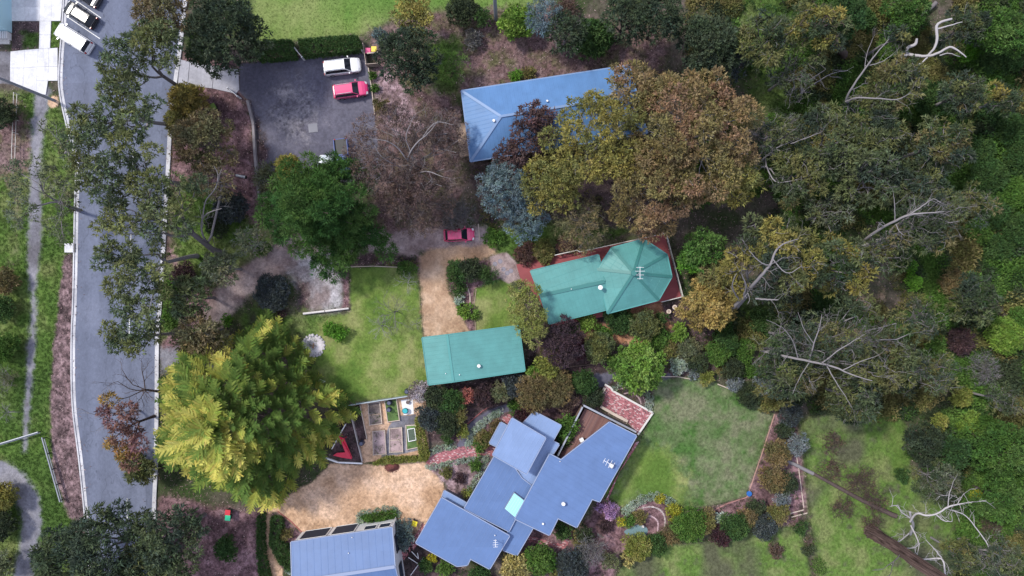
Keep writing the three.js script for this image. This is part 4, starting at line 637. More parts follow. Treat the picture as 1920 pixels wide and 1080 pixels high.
// ---------------------------------------------------------------- plants
const leafMat = new THREE.MeshPhysicalMaterial({ vertexColors: true, roughness: .85, specularIntensity: .15, transmission: .3, thickness: 0, side: THREE.DoubleSide });
const woodMat = new THREE.MeshPhysicalMaterial({ vertexColors: true, roughness: .9, specularIntensity: .3 });
function sph() { const z = rr(-1, 1), a = rr(0, 2 * PI), r = Math.sqrt(1 - z * z); return [r * Math.cos(a), z, r * Math.sin(a)]; }
const nrm = v => { const l = Math.hypot(v[0], v[1], v[2]) || 1; return [v[0] / l, v[1] / l, v[2] / l]; };
function leaf(b, p, d, L, W, k) { // a pointed leaf: two triangles with a slight fold
  const s = sph(); let w = [d[1] * s[2] - d[2] * s[1], d[2] * s[0] - d[0] * s[2], d[0] * s[1] - d[1] * s[0]]; w = nrm(w);
  b.tri([p[0] - w[0] * W / 2, p[1] - w[1] * W / 2, p[2] - w[2] * W / 2], [p[0] + w[0] * W / 2, p[1] + w[1] * W / 2, p[2] + w[2] * W / 2], [p[0] + d[0] * L, p[1] + d[1] * L, p[2] + d[2] * L], k);
}
// a tuft of leaves growing out of c along n
function tuft(b, c, n, r, count, L, W, col, droop) {
  const t = rr(.78, 1.22), wr = rr(.92, 1.1), k = [col[0] * t * wr, col[1] * t, col[2] * t * rr(.85, 1.15)];
  for (let i = 0; i < count; i++) {
    const s = sph(), d = nrm([n[0] * .8 + s[0], n[1] * .8 + s[1], n[2] * .8 + s[2]]), q = r * rr(.1, .95), e = sph();
    const dir = nrm([d[0] + e[0] * .5, d[1] + e[1] * .5 - droop, d[2] + e[2] * .5]), g = rr(.7, 1.3);
    leaf(b, [c[0] + d[0] * q, c[1] + d[1] * q, c[2] + d[2] * q], dir, L * rr(.7, 1.25), W * rr(.7, 1.2), [k[0] * g, k[1] * g, k[2] * g]);
  }
}
// a rounded clump whose surface is made of tufts
function clump(b, c, r, s, colours, lump = .8) {
  const n = Math.max(3, Math.round((r / s.tr) ** 2 * s.fill * 4)), base = pick(colours), cl = rr(.85, 1.15), col = base.map(v => v * cl);
  for (let i = 0; i < n; i++) {
    let d = sph(); if (d[1] < -.25 && rnd() < .75) d[1] = -d[1] * rnd(); d = nrm(d); const q = r * (rnd() < .25 ? rr(.3, .7) : rr(.75, 1.02));
    tuft(b, [c[0] + d[0] * q, c[1] + d[1] * q * lump, c[2] + d[2] * q], d, s.tr, s.n, s.L, s.W, col, s.droop);
  }
}
const STYLE = {
  gum: { tr: .40, fill: 1.05, n: 12, L: .42, W: .19, droop: .3 }, gumthin: { tr: .40, fill: .62, n: 11, L: .40, W: .15, droop: .35 },
  dense: { tr: .42, fill: 1.35, n: 13, L: .32, W: .19, droop: .1 }, fine: { tr: .38, fill: 1.15, n: 15, L: .28, W: .12, droop: .1 },
  needle: { tr: .46, fill: 1.5, n: 20, L: .42, W: .10, droop: -.15 }, broad: { tr: .34, fill: 1.3, n: 10, L: .30, W: .24, droop: .15 },
  shrub: { tr: .28, fill: 1.3, n: 11, L: .24, W: .14, droop: 0 }, wisp: { tr: .36, fill: .45, n: 12, L: .3, W: .06, droop: 0 },
  spiky: { tr: .36, fill: .9, n: 14, L: .55, W: .07, droop: -.1 }, brown: { tr: .40, fill: .85, n: 14, L: .34, W: .085, droop: .1 },
};
const C = { // leaf colours (base colours of the leaves themselves), a few of each
  gum: [[.145, .17, .07], [.17, .185, .065], [.115, .15, .07]], gumdark: [[.075, .105, .052], [.09, .115, .052], [.065, .09, .055]], gumgrey: [[.16, .185, .105], [.14, .165, .085], [.18, .185, .10]],
  gumgold: [[.27, .225, .065], [.22, .20, .07], [.31, .25, .08]], olive: [[.20, .195, .07], [.17, .18, .06], [.23, .20, .085]], olivebrown: [[.20, .16, .08], [.23, .175, .085], [.16, .15, .07]],
  bronze: [[.27, .195, .09], [.30, .19, .105], [.22, .175, .07], [.25, .21, .08]], gold: [[.36, .27, .085], [.42, .31, .10], [.26, .20, .06]], goldolive: [[.26, .24, .065], [.30, .26, .07], [.21, .21, .065]],
  rust: [[.125, .075, .065], [.15, .085, .07], [.10, .065, .058]], brown: [[.155, .105, .085], [.135, .10, .08], [.18, .125, .10]], purple: [[.075, .05, .055], [.09, .055, .06]], maroon: [[.09, .035, .045], [.07, .04, .045]],
  pine: [[.05, .125, .034], [.065, .145, .036], [.085, .165, .042]], dark: [[.06, .085, .042], [.072, .095, .05], [.052, .075, .044]], darkgreen: [[.055, .115, .036], [.07, .13, .04]], green: [[.10, .20, .04], [.12, .21, .05], [.08, .17, .035]],
  lime: [[.18, .30, .05], [.22, .33, .07], [.14, .25, .045]], bright: [[.11, .27, .03], [.14, .30, .045]], yellowgreen: [[.25, .27, .07], [.21, .25, .06], [.29, .29, .09]], blue: [[.155, .215, .21], [.18, .24, .225], [.13, .185, .185]],
  silver: [[.22, .255, .26], [.18, .215, .225]], sage: [[.33, .42, .32], [.40, .47, .39]], grey: [[.15, .15, .145], [.18, .175, .165]], white: [[.55, .5, .52], [.48, .43, .46], [.25, .22, .2]], salmon: [[.50, .18, .14], [.42, .16, .13]], lilac: [[.45, .28, .48], [.52, .34, .55], [.35, .22, .38]], yellow: [[.42, .40, .04], [.32, .34, .05]], cream: [[.42, .36, .14], [.33, .30, .12]], bluedark: [[.065, .082, .085], [.078, .095, .092]],
};
const BARK = { pale: [.27, .255, .27], grey: [.17, .155, .16], brown: [.10, .075, .07], dark: [.065, .05, .05], white: [.225, .21, .22], bleached: [.38, .36, .37] };
function limb(b, p, q, r0, r1, bark, bend = .12, seg = 4, sides = 5) { // a bent tapering limb; gives back its points
  const l = Math.hypot(q[0] - p[0], q[1] - p[1], q[2] - p[2]), o1 = sph(), pts = [];
  for (let i = 0; i <= seg; i++) { const t = i / seg, s = Math.sin(t * PI) * bend * l, w = i && i < seg ? l * .03 : 0, e = sph(); pts.push([p[0] + (q[0] - p[0]) * t + o1[0] * s + e[0] * w, p[1] + (q[1] - p[1]) * t + Math.abs(o1[1]) * s * .5 + e[1] * w, p[2] + (q[2] - p[2]) * t + o1[2] * s + e[2] * w, r0 + (r1 - r0) * t]); }
  const g = rr(.8, 1.15); b.tube(pts, sides, bark.map(v => v * g), false); return pts;
}
function twigs(b, p, d, L, r, depth, bark, spread = .7) { // a spray of bare twigs
  const s = sph(), e = nrm([d[0] + s[0] * spread, d[1] + s[1] * spread, d[2] + s[2] * spread]), q = [p[0] + e[0] * L, p[1] + e[1] * L, p[2] + e[2] * L]; if (q[1] < .15) q[1] = .15;
  const pts = limb(b, p, q, r, r * .55, bark, .1, 2, 3); if (depth <= 0) return; const n = 2 + (rnd() < .5 ? 1 : 0);
  for (let k = 0; k < n; k++) twigs(b, k ? pts[1 + (k % 2)] : q, e, L * rr(.55, .8), r * .58, depth - 1, bark, spread);
}
function crownClumps(cx, cy, cz, R, o) { // clumps spread through a domed crown
  const out = [], rc = o.rc || Math.min(1.55, Math.max(.5, R * .26)), n = Math.max(4, Math.round((R / rc) ** 2 * (o.cover || .8) * 1.55));
  for (let i = 0; i < n; i++) { let best = null, bd = -1; for (let t = 0; t < 6; t++) { const a = rr(0, 2 * PI), d = Math.sqrt(rnd()), x = cx + Math.cos(a) * d * (R - rc * .6) * (o.sx || 1), z = cz + Math.sin(a) * d * (R - rc * .6) * (o.sz || 1), m = out.reduce((s, c) => Math.min(s, Math.hypot(c[0] - x, c[2] - z)), 99); if (m > bd) { bd = m; best = [x, z, d]; } } const [x, z, d] = best; out.push([x, cy + (o.dome ?? .55) * R * (1 - d * d) - R * .25 + rr(-1, 1) * rc * (o.jit || .75), z, rc * rr(.75, 1.2)]); }
  return out;
}
// one tree: trunk, limbs and crown; u, v, R read off the crown in survey units
function tree(kind, label, u, v, R, H, leafC, o = {}) {
  const s = STYLE[o.style || 'gum'], bark = BARK[o.bark || 'grey'], hc = H * (o.hc || .72), k = (EYE - hc) / EYE / U, [cx, cz] = at(u, v, hc), base = o.base ? at(...o.base) : [cx + (o.dx || 0), cz + (o.dz || 0)];
  let cl; if (o.clumps) cl = o.clumps.map(([a, c, r]) => { const h = hc + rr(-.1, .14) * H, [x, z] = at(a, c, h); return [x, h, z, r / U * (EYE - h) / EYE * .92]; }); else cl = crownClumps(cx, hc, cz, R * k, o);
  const root = thing(kind, label, o.cat || 'tree', base[0], base[1], o.group), w = new B(), low = H * (o.fork || .38), tr = o.tr || Math.max(.1, H * .017);
  const fx = base[0] + (cx - base[0]) * .45, fz = base[1] + (cz - base[1]) * .45, fork = [fx, low, fz];
  const tg = rr(.85, 1.1); w.tube([[base[0], -.15, base[1], tr * 1.35], [base[0] + (fx - base[0]) * .15, low * .3, base[1] + (fz - base[1]) * .15, tr], [fx, low, fz, tr * .8]], 8, bark.map(x => x * tg), false);
  const nl = o.limbs || Math.max(2, Math.min(6, Math.round(cl.length / 4))), groups = Array.from({ length: nl }, () => []), a0 = rr(0, 6);
  for (const c of cl) groups[Math.floor(((Math.atan2(c[2] - fz, c[0] - fx) + 2 * PI + a0) % (2 * PI)) / (2 * PI) * nl) % nl].push(c);
  for (const g of groups) {
    if (!g.length) continue; const m = [0, 1, 2].map(i => g.reduce((a, c) => a + c[i], 0) / g.length), e = [fork[0] + (m[0] - fork[0]) * .62, fork[1] + (m[1] - fork[1]) * .7, fork[2] + (m[2] - fork[2]) * .62];
    const pts = limb(w, fork, e, tr * .62, tr * .36, bark, .12, 4, 6);
    for (const c of g) {
      const from = c === g[0] ? e : pts[2 + Math.floor(rnd() * 3)], top = [c[0], c[1] + c[3] * (o.poke ?? .1), c[2]], q = limb(w, from, top, tr * .3, tr * .12 + .01, bark, .13, 4, 4);
      for (let i = 0; i < (o.twig ?? 2); i++) { const d = sph(); d[1] = Math.abs(d[1]) * .8; twigs(w, q[2 + (i % 3)], nrm(d), c[3] * rr(.5, .95), tr * .08 + .010, o.deep ?? 1, bark, .6); }
    }
  }
  w.build('trunk', woodMat, root);
  for (const l of o.extra || []) { const x = new B(), own = l.map(([p, q, h, r]) => { const [X, Z] = at(p, q, h); return [X, h - (h > 8 ? .5 : 0), Z, r * .68]; }); if (l === o.extra[0]) own.unshift([fork[0], fork[1], fork[2], own[0][3] * 1.1]); const pts = smooth3(own), g = rr(.9, 1.12), bk = BARK[o.limbBark || o.bark || 'pale'].map(t => t * g); x.tube(pts, 6, bk); for (let i = 3; i < pts.length; i += 2) { const n = pts[i], m = pts[i - 1], f = nrm([n[0] - m[0], (n[1] - m[1]) + .1, n[2] - m[2]]); if (rnd() < .7) twigs(x, n, f, rr(.7, 1.5), Math.max(.018, n[3] * .45), 2, bk, .9); } x.build('limb', woodMat, root); }
  const b = new B(), dim = o.dim || 1, cols = (C[leafC] || leafC).map(q => [q[0] * dim * .96, q[1] * dim, q[2] * dim * 1.12]); for (const c of cl) clump(b, c, c[3], s, cols, o.lump || .75);
  b.build('crown', leafMat, root); return root;
}
// a shrub leafy to the ground
function shrub(label, u, v, R, leafC, o = {}) {
  const h = o.h || Math.max(.5, R / U * 1.15), r = R / U * (EYE - h * .5) / EYE, [x, z] = at(u, v, h * .55), root = thing(o.name || 'shrub', label, o.cat || 'shrub', x, z, o.group), s = STYLE[o.style || 'shrub'], w = new B(), bark = BARK[o.bark || 'brown'];
  const n = Math.max(4, Math.round(5 + r * r * 3)), rc = Math.max(.28, r * .42), b = new B(), cols = C[leafC];
  for (let i = 0; i < n; i++) { const a = i * 2.4 + rr(-.3, .3), d = Math.sqrt((i + .4) / n) * (r - rc * .7), yy = h * (.35 + .5 * (1 - (d / r) ** 2)) * rr(.85, 1.12), c = [x + Math.cos(a) * d * (o.sx || 1), yy, z + Math.sin(a) * d * (o.sz || 1)], q = rc * rr(.75, 1.2); limb(w, [x + rr(-.1, .1), -.05, z + rr(-.1, .1)], c, .03 + r * .012, .012, bark, .1, 3, 4); clump(b, c, Math.min(q, yy * .95), s, cols, .85); if (o.twig) for (let k = 0; k < o.twig; k++) { const e = sph(); e[1] = Math.abs(e[1]); twigs(w, c, nrm(e), q * rr(.7, 1.2), .02, 2, bark, .7); } }
  w.build('stem', woodMat, root); b.build('foliage', leafMat, root); return root;
}
function bareTree(label, u, v, R, H, bark, o = {}) {
  const hc = H * .7, [cx, cz] = at(u, v, hc), base = o.base ? at(...o.base) : [cx, cz], root = thing(o.name || 'bare_tree', label, 'tree', ...base, o.group), w = new B(), r = R / U * (EYE - hc) / EYE, tr = o.tr || H * .016, f = [base[0] + (cx - base[0]) * .4, H * .35, base[1] + (cz - base[1]) * .4];
  w.tube([[base[0], -.15, base[1], tr * 1.3], [...f, tr * .8]], 7, BARK[bark], false); w.build('trunk', woodMat, root); const c = new B();
  const n = o.n || 7; for (let i = 0; i < n; i++) { const a = i / n * 2 * PI + rr(-.3, .3), d = r * rr(.45, .75), q = [cx + Math.cos(a) * d, hc + rr(-.15, .3) * H, cz + Math.sin(a) * d], pts = limb(c, f, q, tr * .5, tr * .22, BARK[bark], .15, 4, 5); for (let k = 1; k < 5; k++) for (let t = 0; t < (o.dense || 1); t++) twigs(c, pts[k], nrm([Math.cos(a) + rr(-.4, .4), rr(0, .5), Math.sin(a) + rr(-.4, .4)]), r * rr(.22, .4), tr * .18 + .012, o.deep ?? 3, BARK[bark], .75); }
  c.build('branches', woodMat, root, 'stuff'); return root;
}

function smooth3(l) { if (l.length < 3) return l; const c = new THREE.CatmullRomCurve3(l.map(p => V(p[0], p[1], p[2]))), n = l.length * 3, out = []; for (let i = 0; i <= n; i++) { const t = i / n, q = c.getPoint(t), f = t * (l.length - 1), a = Math.min(l.length - 2, Math.floor(f)), r = l[a][3] + (l[a + 1][3] - l[a][3]) * (f - a); out.push([q.x + rr(-.03, .03), q.y, q.z + rr(-.03, .03), r]); } return out; }
function bedPlants(r, p) { const b = new B(), xs = p.map(q => q[0]), zs = p.map(q => q[1]), q = inset(p, .15); for (let i = 0; i < 34; i++) { const x = rr(Math.min(...xs), Math.max(...xs)), z = rr(Math.min(...zs), Math.max(...zs)); if (inside(q, x, z) && vn(x * 1.1, z * 1.1, 12) > .42) tuft(b, [x, .3, z], [0, 1, 0], .14, 8, .16, .07, pick([[.09, .15, .05], [.14, .16, .08], [.06, .11, .04]]), 0); } if (b.p.length) b.build('seedlings', leafMat, r, 'stuff'); }
// kitchen garden
function raisedBed(label, list, soil, extra) { const p = ats(list, .3), c = mid(p), r = thing('raised_bed', label, 'raised bed', ...c, 'raised beds in the kitchen garden'); p.forEach((a, i) => { const b = p[(i + 1) % p.length]; new B().beam([a[0], .18, a[1]], [b[0], .18, b[1]], .09, .36).build('board', timberPale, r); }); new B().prism(inset(p, .06), 0, .28).build('soil', soil, r); if (extra) extra(r, p); bedPlants(r, p); for (const a of p) new B().box(a[0], .2, a[1], .12, .42, .12).build('post', timberPale, r); return r; }
const soilA = bands(.27, .2, .2, .95, .9), soilB = bands(.13, .105, .10, .95, .9), soilG = bands(.08, .14, .04, .95, .7);
raisedBed('raised bed of mixed seedlings nearest the dark compost strip', [[690, 756], [712, 754], [716, 794], [693, 797]], soilB, (r, p) => { const m = (a, b, t) => [a[0] + (b[0] - a[0]) * t, a[1] + (b[1] - a[1]) * t], a = m(p[0], p[3], .55), b = m(p[1], p[2], .55); new B().beam([a[0], .32, a[1]], [b[0], .32, b[1]], .1, .1).build('divider', timber, r); });
raisedBed('grassy raised bed holding two black compost bins', [[721, 752], [743, 747], [749, 788], [727, 791]], soilG);
raisedBed('pale soil raised bed closest to the sand drive', [[699, 809], [721, 807], [724, 851], [700, 853]], soilA);
raisedBed('pale soil raised bed with a middle board, among grey gravel', [[731, 804], [753, 802], [755, 847], [731, 848]], soilA, (r, p) => { const a = [(p[0][0] + p[3][0]) / 2, (p[0][1] + p[3][1]) / 2], b = [(p[1][0] + p[2][0]) / 2, (p[1][1] + p[2][1]) / 2]; new B().beam([a[0], .32, a[1]], [b[0], .32, b[1]], .06, .08).build('divider', timberPale, r); });
raisedBed('raised bed with a white framed cover by the bright hedge', [[761, 798], [779, 797], [788, 838], [763, 843]], soilG, (r, p) => { const q = ats([[764, 805], [777, 803], [780, 825], [766, 828]], .5); q.forEach((a, i) => { const b = q[(i + 1) % 4]; new B().beam([a[0], .46, a[1]], [b[0], .46, b[1]], .08, .08).build('cover_frame', white, r); }); new B().prism(inset(q, .05), .44, .452).build('cover_mesh', M(.1, .14, .1, .6, { transparent: true, opacity: .55 }), r); });
for (const [u, v, l] of [[730, 755, 'upper black compost bin in the grassy raised bed'], [729.5, 768, 'lower black compost bin in the grassy raised bed'], [678, 831, 'black tub beside the play area gate'], [763, 734, 'black tub under the white blossom shrub']]) { const [x, z] = at(u, v, .6), r = thing('compost_bin', l, 'bin', x, z, 'black garden bins'); new B().tube([[x, .2, z, .36], [x, .9, z, .28]], 16).build('body', M(.05, .055, .09, .5), r); new B().disc(x, .9, z, .3, .06, 16, null, .22).build('lid', M(.07, .08, .13, .45), r); }
{ const p = ats([[752, 750], [774, 747], [776, 776], [757, 778]]), r = new B().prism(p, -.02, .08).build('garden_slab', M(.7, .7, .72, .8), scene, 'structure'); const [x, z] = at(760, 770, .4), t = thing('teal_tub', 'round teal tub on the white garden slab', 'tub', x, z); new B().tube([[x, .08, z, .3], [x, .6, z, .36]], 16).build('body', M(.02, .3, .34, .4), t); new B().disc(x, .6, z, .38, .05, 16, null, .3).build('lid', M(.03, .36, .4, .4), t); const [x2, z2] = at(765, 754, .2), q = thing('plant_pot', 'small dark pot at the back of the white garden slab', 'pot', x2, z2); new B().tube([[x2, .08, z2, .18], [x2, .4, z2, .24]], 12).build('pot', M(.12, .08, .1, .7), q); new B().disc(x2, .38, z2, .21, .04, 12).build('soil', soilB, q); }
function paling(label, a, b, m, h, name = 'paling_fence') { const p = at(...a, h), q = at(...b, h), r = thing(name, label, 'fence', ...p); const l = Math.hypot(q[0] - p[0], q[1] - p[1]), n = Math.round(l / .6); for (let k = 0; k < n; k++) { const t0 = k / n, t1 = (k + .98) / n, e = rr(-.02, .02); new B().beam([p[0] + (q[0] - p[0]) * t0, h / 2 + e, p[1] + (q[1] - p[1]) * t0], [p[0] + (q[0] - p[0]) * t1, h / 2 + e, p[1] + (q[1] - p[1]) * t1], .035, h).build('panel', m, r); } new B().beam([p[0], h + .02, p[1]], [q[0], h + .02, q[1]], .1, .05).build('cap_rail', m, r); for (let k = 0; k <= 3; k++) { const t = k / 3; new B().box(p[0] + (q[0] - p[0]) * t, h / 2, p[1] + (q[1] - p[1]) * t, .1, h, .1).build('post', timber, r); } }
paling('grey steel fence along the top of the kitchen garden', [654, 760], [772, 742], M(.36, .42, .47, .5, { metalness: .3 }), 1.2);
paling('slim pale fence between the play area and compost strip', [657, 775], [679, 866], M(.42, .38, .37, .8), .7, 'rail_fence'); paling('thin pale fence along the sandy side of the compost strip', [675, 760], [688, 823], timberPale, .4, 'rail_fence');
paling('white fence beside the swing under the cypress edge', [648, 795], [622, 842], white, .8, 'rail_fence');
{ const r = thing('play_slide', 'bright crimson folded play slide on dark bark', 'slide', ...at(642, 838)); const m = M(.62, .02, .06, .4), s = (l, n) => { const b = new B(); for (let i = 1; i + 1 < l.length; i++) b.tri(l[0], l[i], l[i + 1]); b.build(n, m, r); }, P = (u, v, h) => { const [x, z] = at(u, v, h); return [x, h, z]; }; s([P(636, 818, 1.5), P(645, 822, 1.5), P(656, 852, .5), P(660, 861, .15), P(650, 856, .4)], 'chute'); s([P(624, 854, .3), P(632, 849, .5), P(650, 848, .5), P(660, 861, .15), P(640, 858, .2)], 'ramp'); for (const [u, v] of [[637, 819], [645, 823]]) { const [x, z] = at(u, v, 1.4); new B().disc(x, 0, z, .05, 1.5, 8).build('post', m, r); } new B().beam(P(636, 818, 1.62), P(656, 852, .62), .06, .12).build('rim', m, r); new B().beam(P(645, 822, 1.62), P(660, 858, .35), .06, .12).build('rim', m, r); }
{ const [x, z] = at(600, 715, 1), r = thing('swing_bench', 'small pale bench poking out beside the cypress', 'bench', x, z); new B().box(x, .45, z, 1.2, .06, .4, -.5).build('seat', white, r); new B().box(x - .1, .75, z - .2, 1.2, .4, .06, -.5).build('backrest', white, r); for (const s of [-.45, .45]) new B().box(x + s * .88, .22, z + s * .48, .08, .44, .3, -.5).build('leg', white, r); }
for (const [u, v, s, l] of [[1106, 740, .45, 'cream bird bath standing among the dark shrubs by the deck'], [1265, 576, .3, 'right hand pale stone disc on the grass by the red terrace'], [1254, 584, .3, 'left hand pale stone disc on the grass by the red terrace']]) { const [x, z] = at(u, v, .6), r = thing('bird_bath', l, 'bird bath', x, z); new B().tube([[x, 0, z, s * .6], [x, .1, z, s * .35], [x, .5, z, s * .25]], 14).build('pedestal', offwhite, r); new B().tube([[x, .5, z, s * .3], [x, .62, z, s]], 18).build('bowl', M(.62, .5, .42, .8), r); new B().disc(x, .62, z, s * .6, .015, 14).build('water', M(.35, .28, .24, .3), r); }
{ const [x, z] = at(1405, 926, .4), r = thing('blue_tub', 'blue tub at the south east corner of the dry lawn', 'tub', x, z); new B().tube([[x, 0, z, .26], [x, .4, z, .34]], 14).build('body', M(.02, .12, .4, .4), r); new B().disc(x, .36, z, .29, .02, 14).build('water', M(.02, .05, .1, .1), r); }
{ const [x, z] = at(1091, 826, 1.9), r = thing('deck_chair', 'white folding chair on the timber deck', 'chair', x, z, undefined, 1.17); new B().box(x, 1.6, z, .5, .05, .5, .5).build('seat', white, r); new B().box(x + .2, 1.85, z - .14, .06, .5, .5, .5).build('backrest', white, r); for (const [a, b] of [[-.2, -.2], [.2, -.2], [.2, .2], [-.2, .2]]) new B().box(x + a, 1.38, z + b, .04, .42, .04).build('leg', white, r); }
{ // pond with stone rim, ring of pale mounds and rock rows
  const P = smooth(ats([[1170, 996], [1185, 988], [1192, 984], [1205, 984], [1214, 992], [1211, 1002], [1195, 1005], [1176, 1003]]), 4, true); new B().prism(P.map(p => [p[0], p[1]]), -.3, .12).build('pond', M(.16, .25, .27, .12), scene, 'structure');
  const rows = [[[1180, 958], [1200, 953], [1222, 950], [1240, 958], [1247, 975], [1245, 992]], [[1206, 967], [1222, 968], [1233, 978], [1233, 995]]];
  rows.forEach((l, i) => { const line = smooth(ats(l), 7), r = thing('stone_row', i ? 'inner curved row of small pink stones beside the pond' : 'outer curved row of small pale stones beside the pond', 'stone row', line[0][0], line[0][1], 'curved stone rows by the pond'); line.forEach((p, k) => stone(r, p[0], p[1], rr(.09, .15), .06, i ? [.42, .30, .33] : [.42, .36, .36])); });
  const arcs = [[[1160, 730], [1180, 726], [1200, 735], [1211, 757]], [[1170, 738], [1185, 736], [1198, 747], [1202, 757]]]; arcs.forEach((l, i) => { const line = smooth(ats(l), 7), r = thing('stone_row', i ? 'inner arc of small stones under the lime tree' : 'outer arc of small stones under the lime tree', 'stone row', line[0][0], line[0][1], 'stone arcs under the lime tree'); line.forEach(p => stone(r, p[0], p[1], rr(.08, .12), .05, [.36, .26, .26])); });
  const q = at(1206, 988, .4), t = thing('pond_ornament', 'small white ornament at the edge of the pond', 'ornament', ...q); new B().tube([[q[0], 0, q[1], .12], [q[0], .3, q[1], .2], [q[0] + .05, .5, q[1], .08]], 10).build('figure', white, t); new B().disc(q[0], -.02, q[1], .2, .06, 10).build('plinth', offwhite, t);
}
{ const r = thing('trellis_frame', 'crossed white pipes lying between the outbuilding and house', 'frame', ...at(782, 1062)); for (const [a, b] of [[[766, 1044], [802, 1068]], [[770, 1078], [795, 1044]], [[772, 1033], [785, 1047]], [[785, 1047], [783, 1036]]]) { const p = at(...a), q = at(...b); new B().tube([[p[0], .12 + rnd() * .1, p[1], .05], [q[0], .14, q[1], .05]], 6).build('pipe', white, r); } }
{ const [x, z] = at(735, 873), r = thing('mulch_pile', 'dark red brown mulch heap below the bright hedge', 'mulch pile', x, z), b = new B(), n = 22; const ring = k => { const q = [[0, 0], [.35, .75], [.7, .45], [1, -.03]][k]; return [...Array(n).keys()].map(i => { const a = i / n * 2 * PI, w = 1 + .3 * (vn(Math.cos(a) * 2 + 5, Math.sin(a) * 2 + k, 3) - .5); return [x + Math.cos(a) * q[0] * 1.05 * w, q[1] * (1 + .2 * (rnd() - .5)), z + Math.sin(a) * q[0] * .85 * w]; }); }; const R = [1, 2, 3].map(ring); for (let i = 0; i < n; i++) { const j = (i + 1) % n; b.tri([x, .85, z], R[0][j], R[0][i]); for (let k = 0; k < 2; k++) b.quad(R[k][i], R[k][j], R[k + 1][j], R[k + 1][i]); } b.build('heap', bands(.11, .035, .03, .95, .9), r); const c = new B(); for (let i = 0; i < 160; i++) { const a = rr(0, 6.3), d = Math.sqrt(rnd()) * 1.2; c.box(x + Math.cos(a) * d, Math.max(.03, .75 - d * .62), z + Math.sin(a) * d * .85, .14, .03, .05, a, null); } c.build('chips', M(.13, .045, .035, .95), r, 'stuff'); }
for (const [u, v, k] of [[938, 490, 'nearest the dirt drive'], [944, 505, 'in the middle of the pebble paving'], [951, 512, 'below the middle of the pebble paving'], [958, 508, 'nearest the red terrace'], [928, 495, 'at the garden edge of the pebble paving']]) { const [x, z] = at(u, v), r = thing('paving_disc', 'round grey stepping disc ' + k, 'stepping stone', x, z, 'stepping discs by the terrace'); new B().disc(x, -.02, z, .3, .08, 14).build('disc', M(.2, .19, .23, .9), r); new B().disc(x, .05, z, .2, .015, 12).build('centre', M(.24, .22, .26, .9), r); }
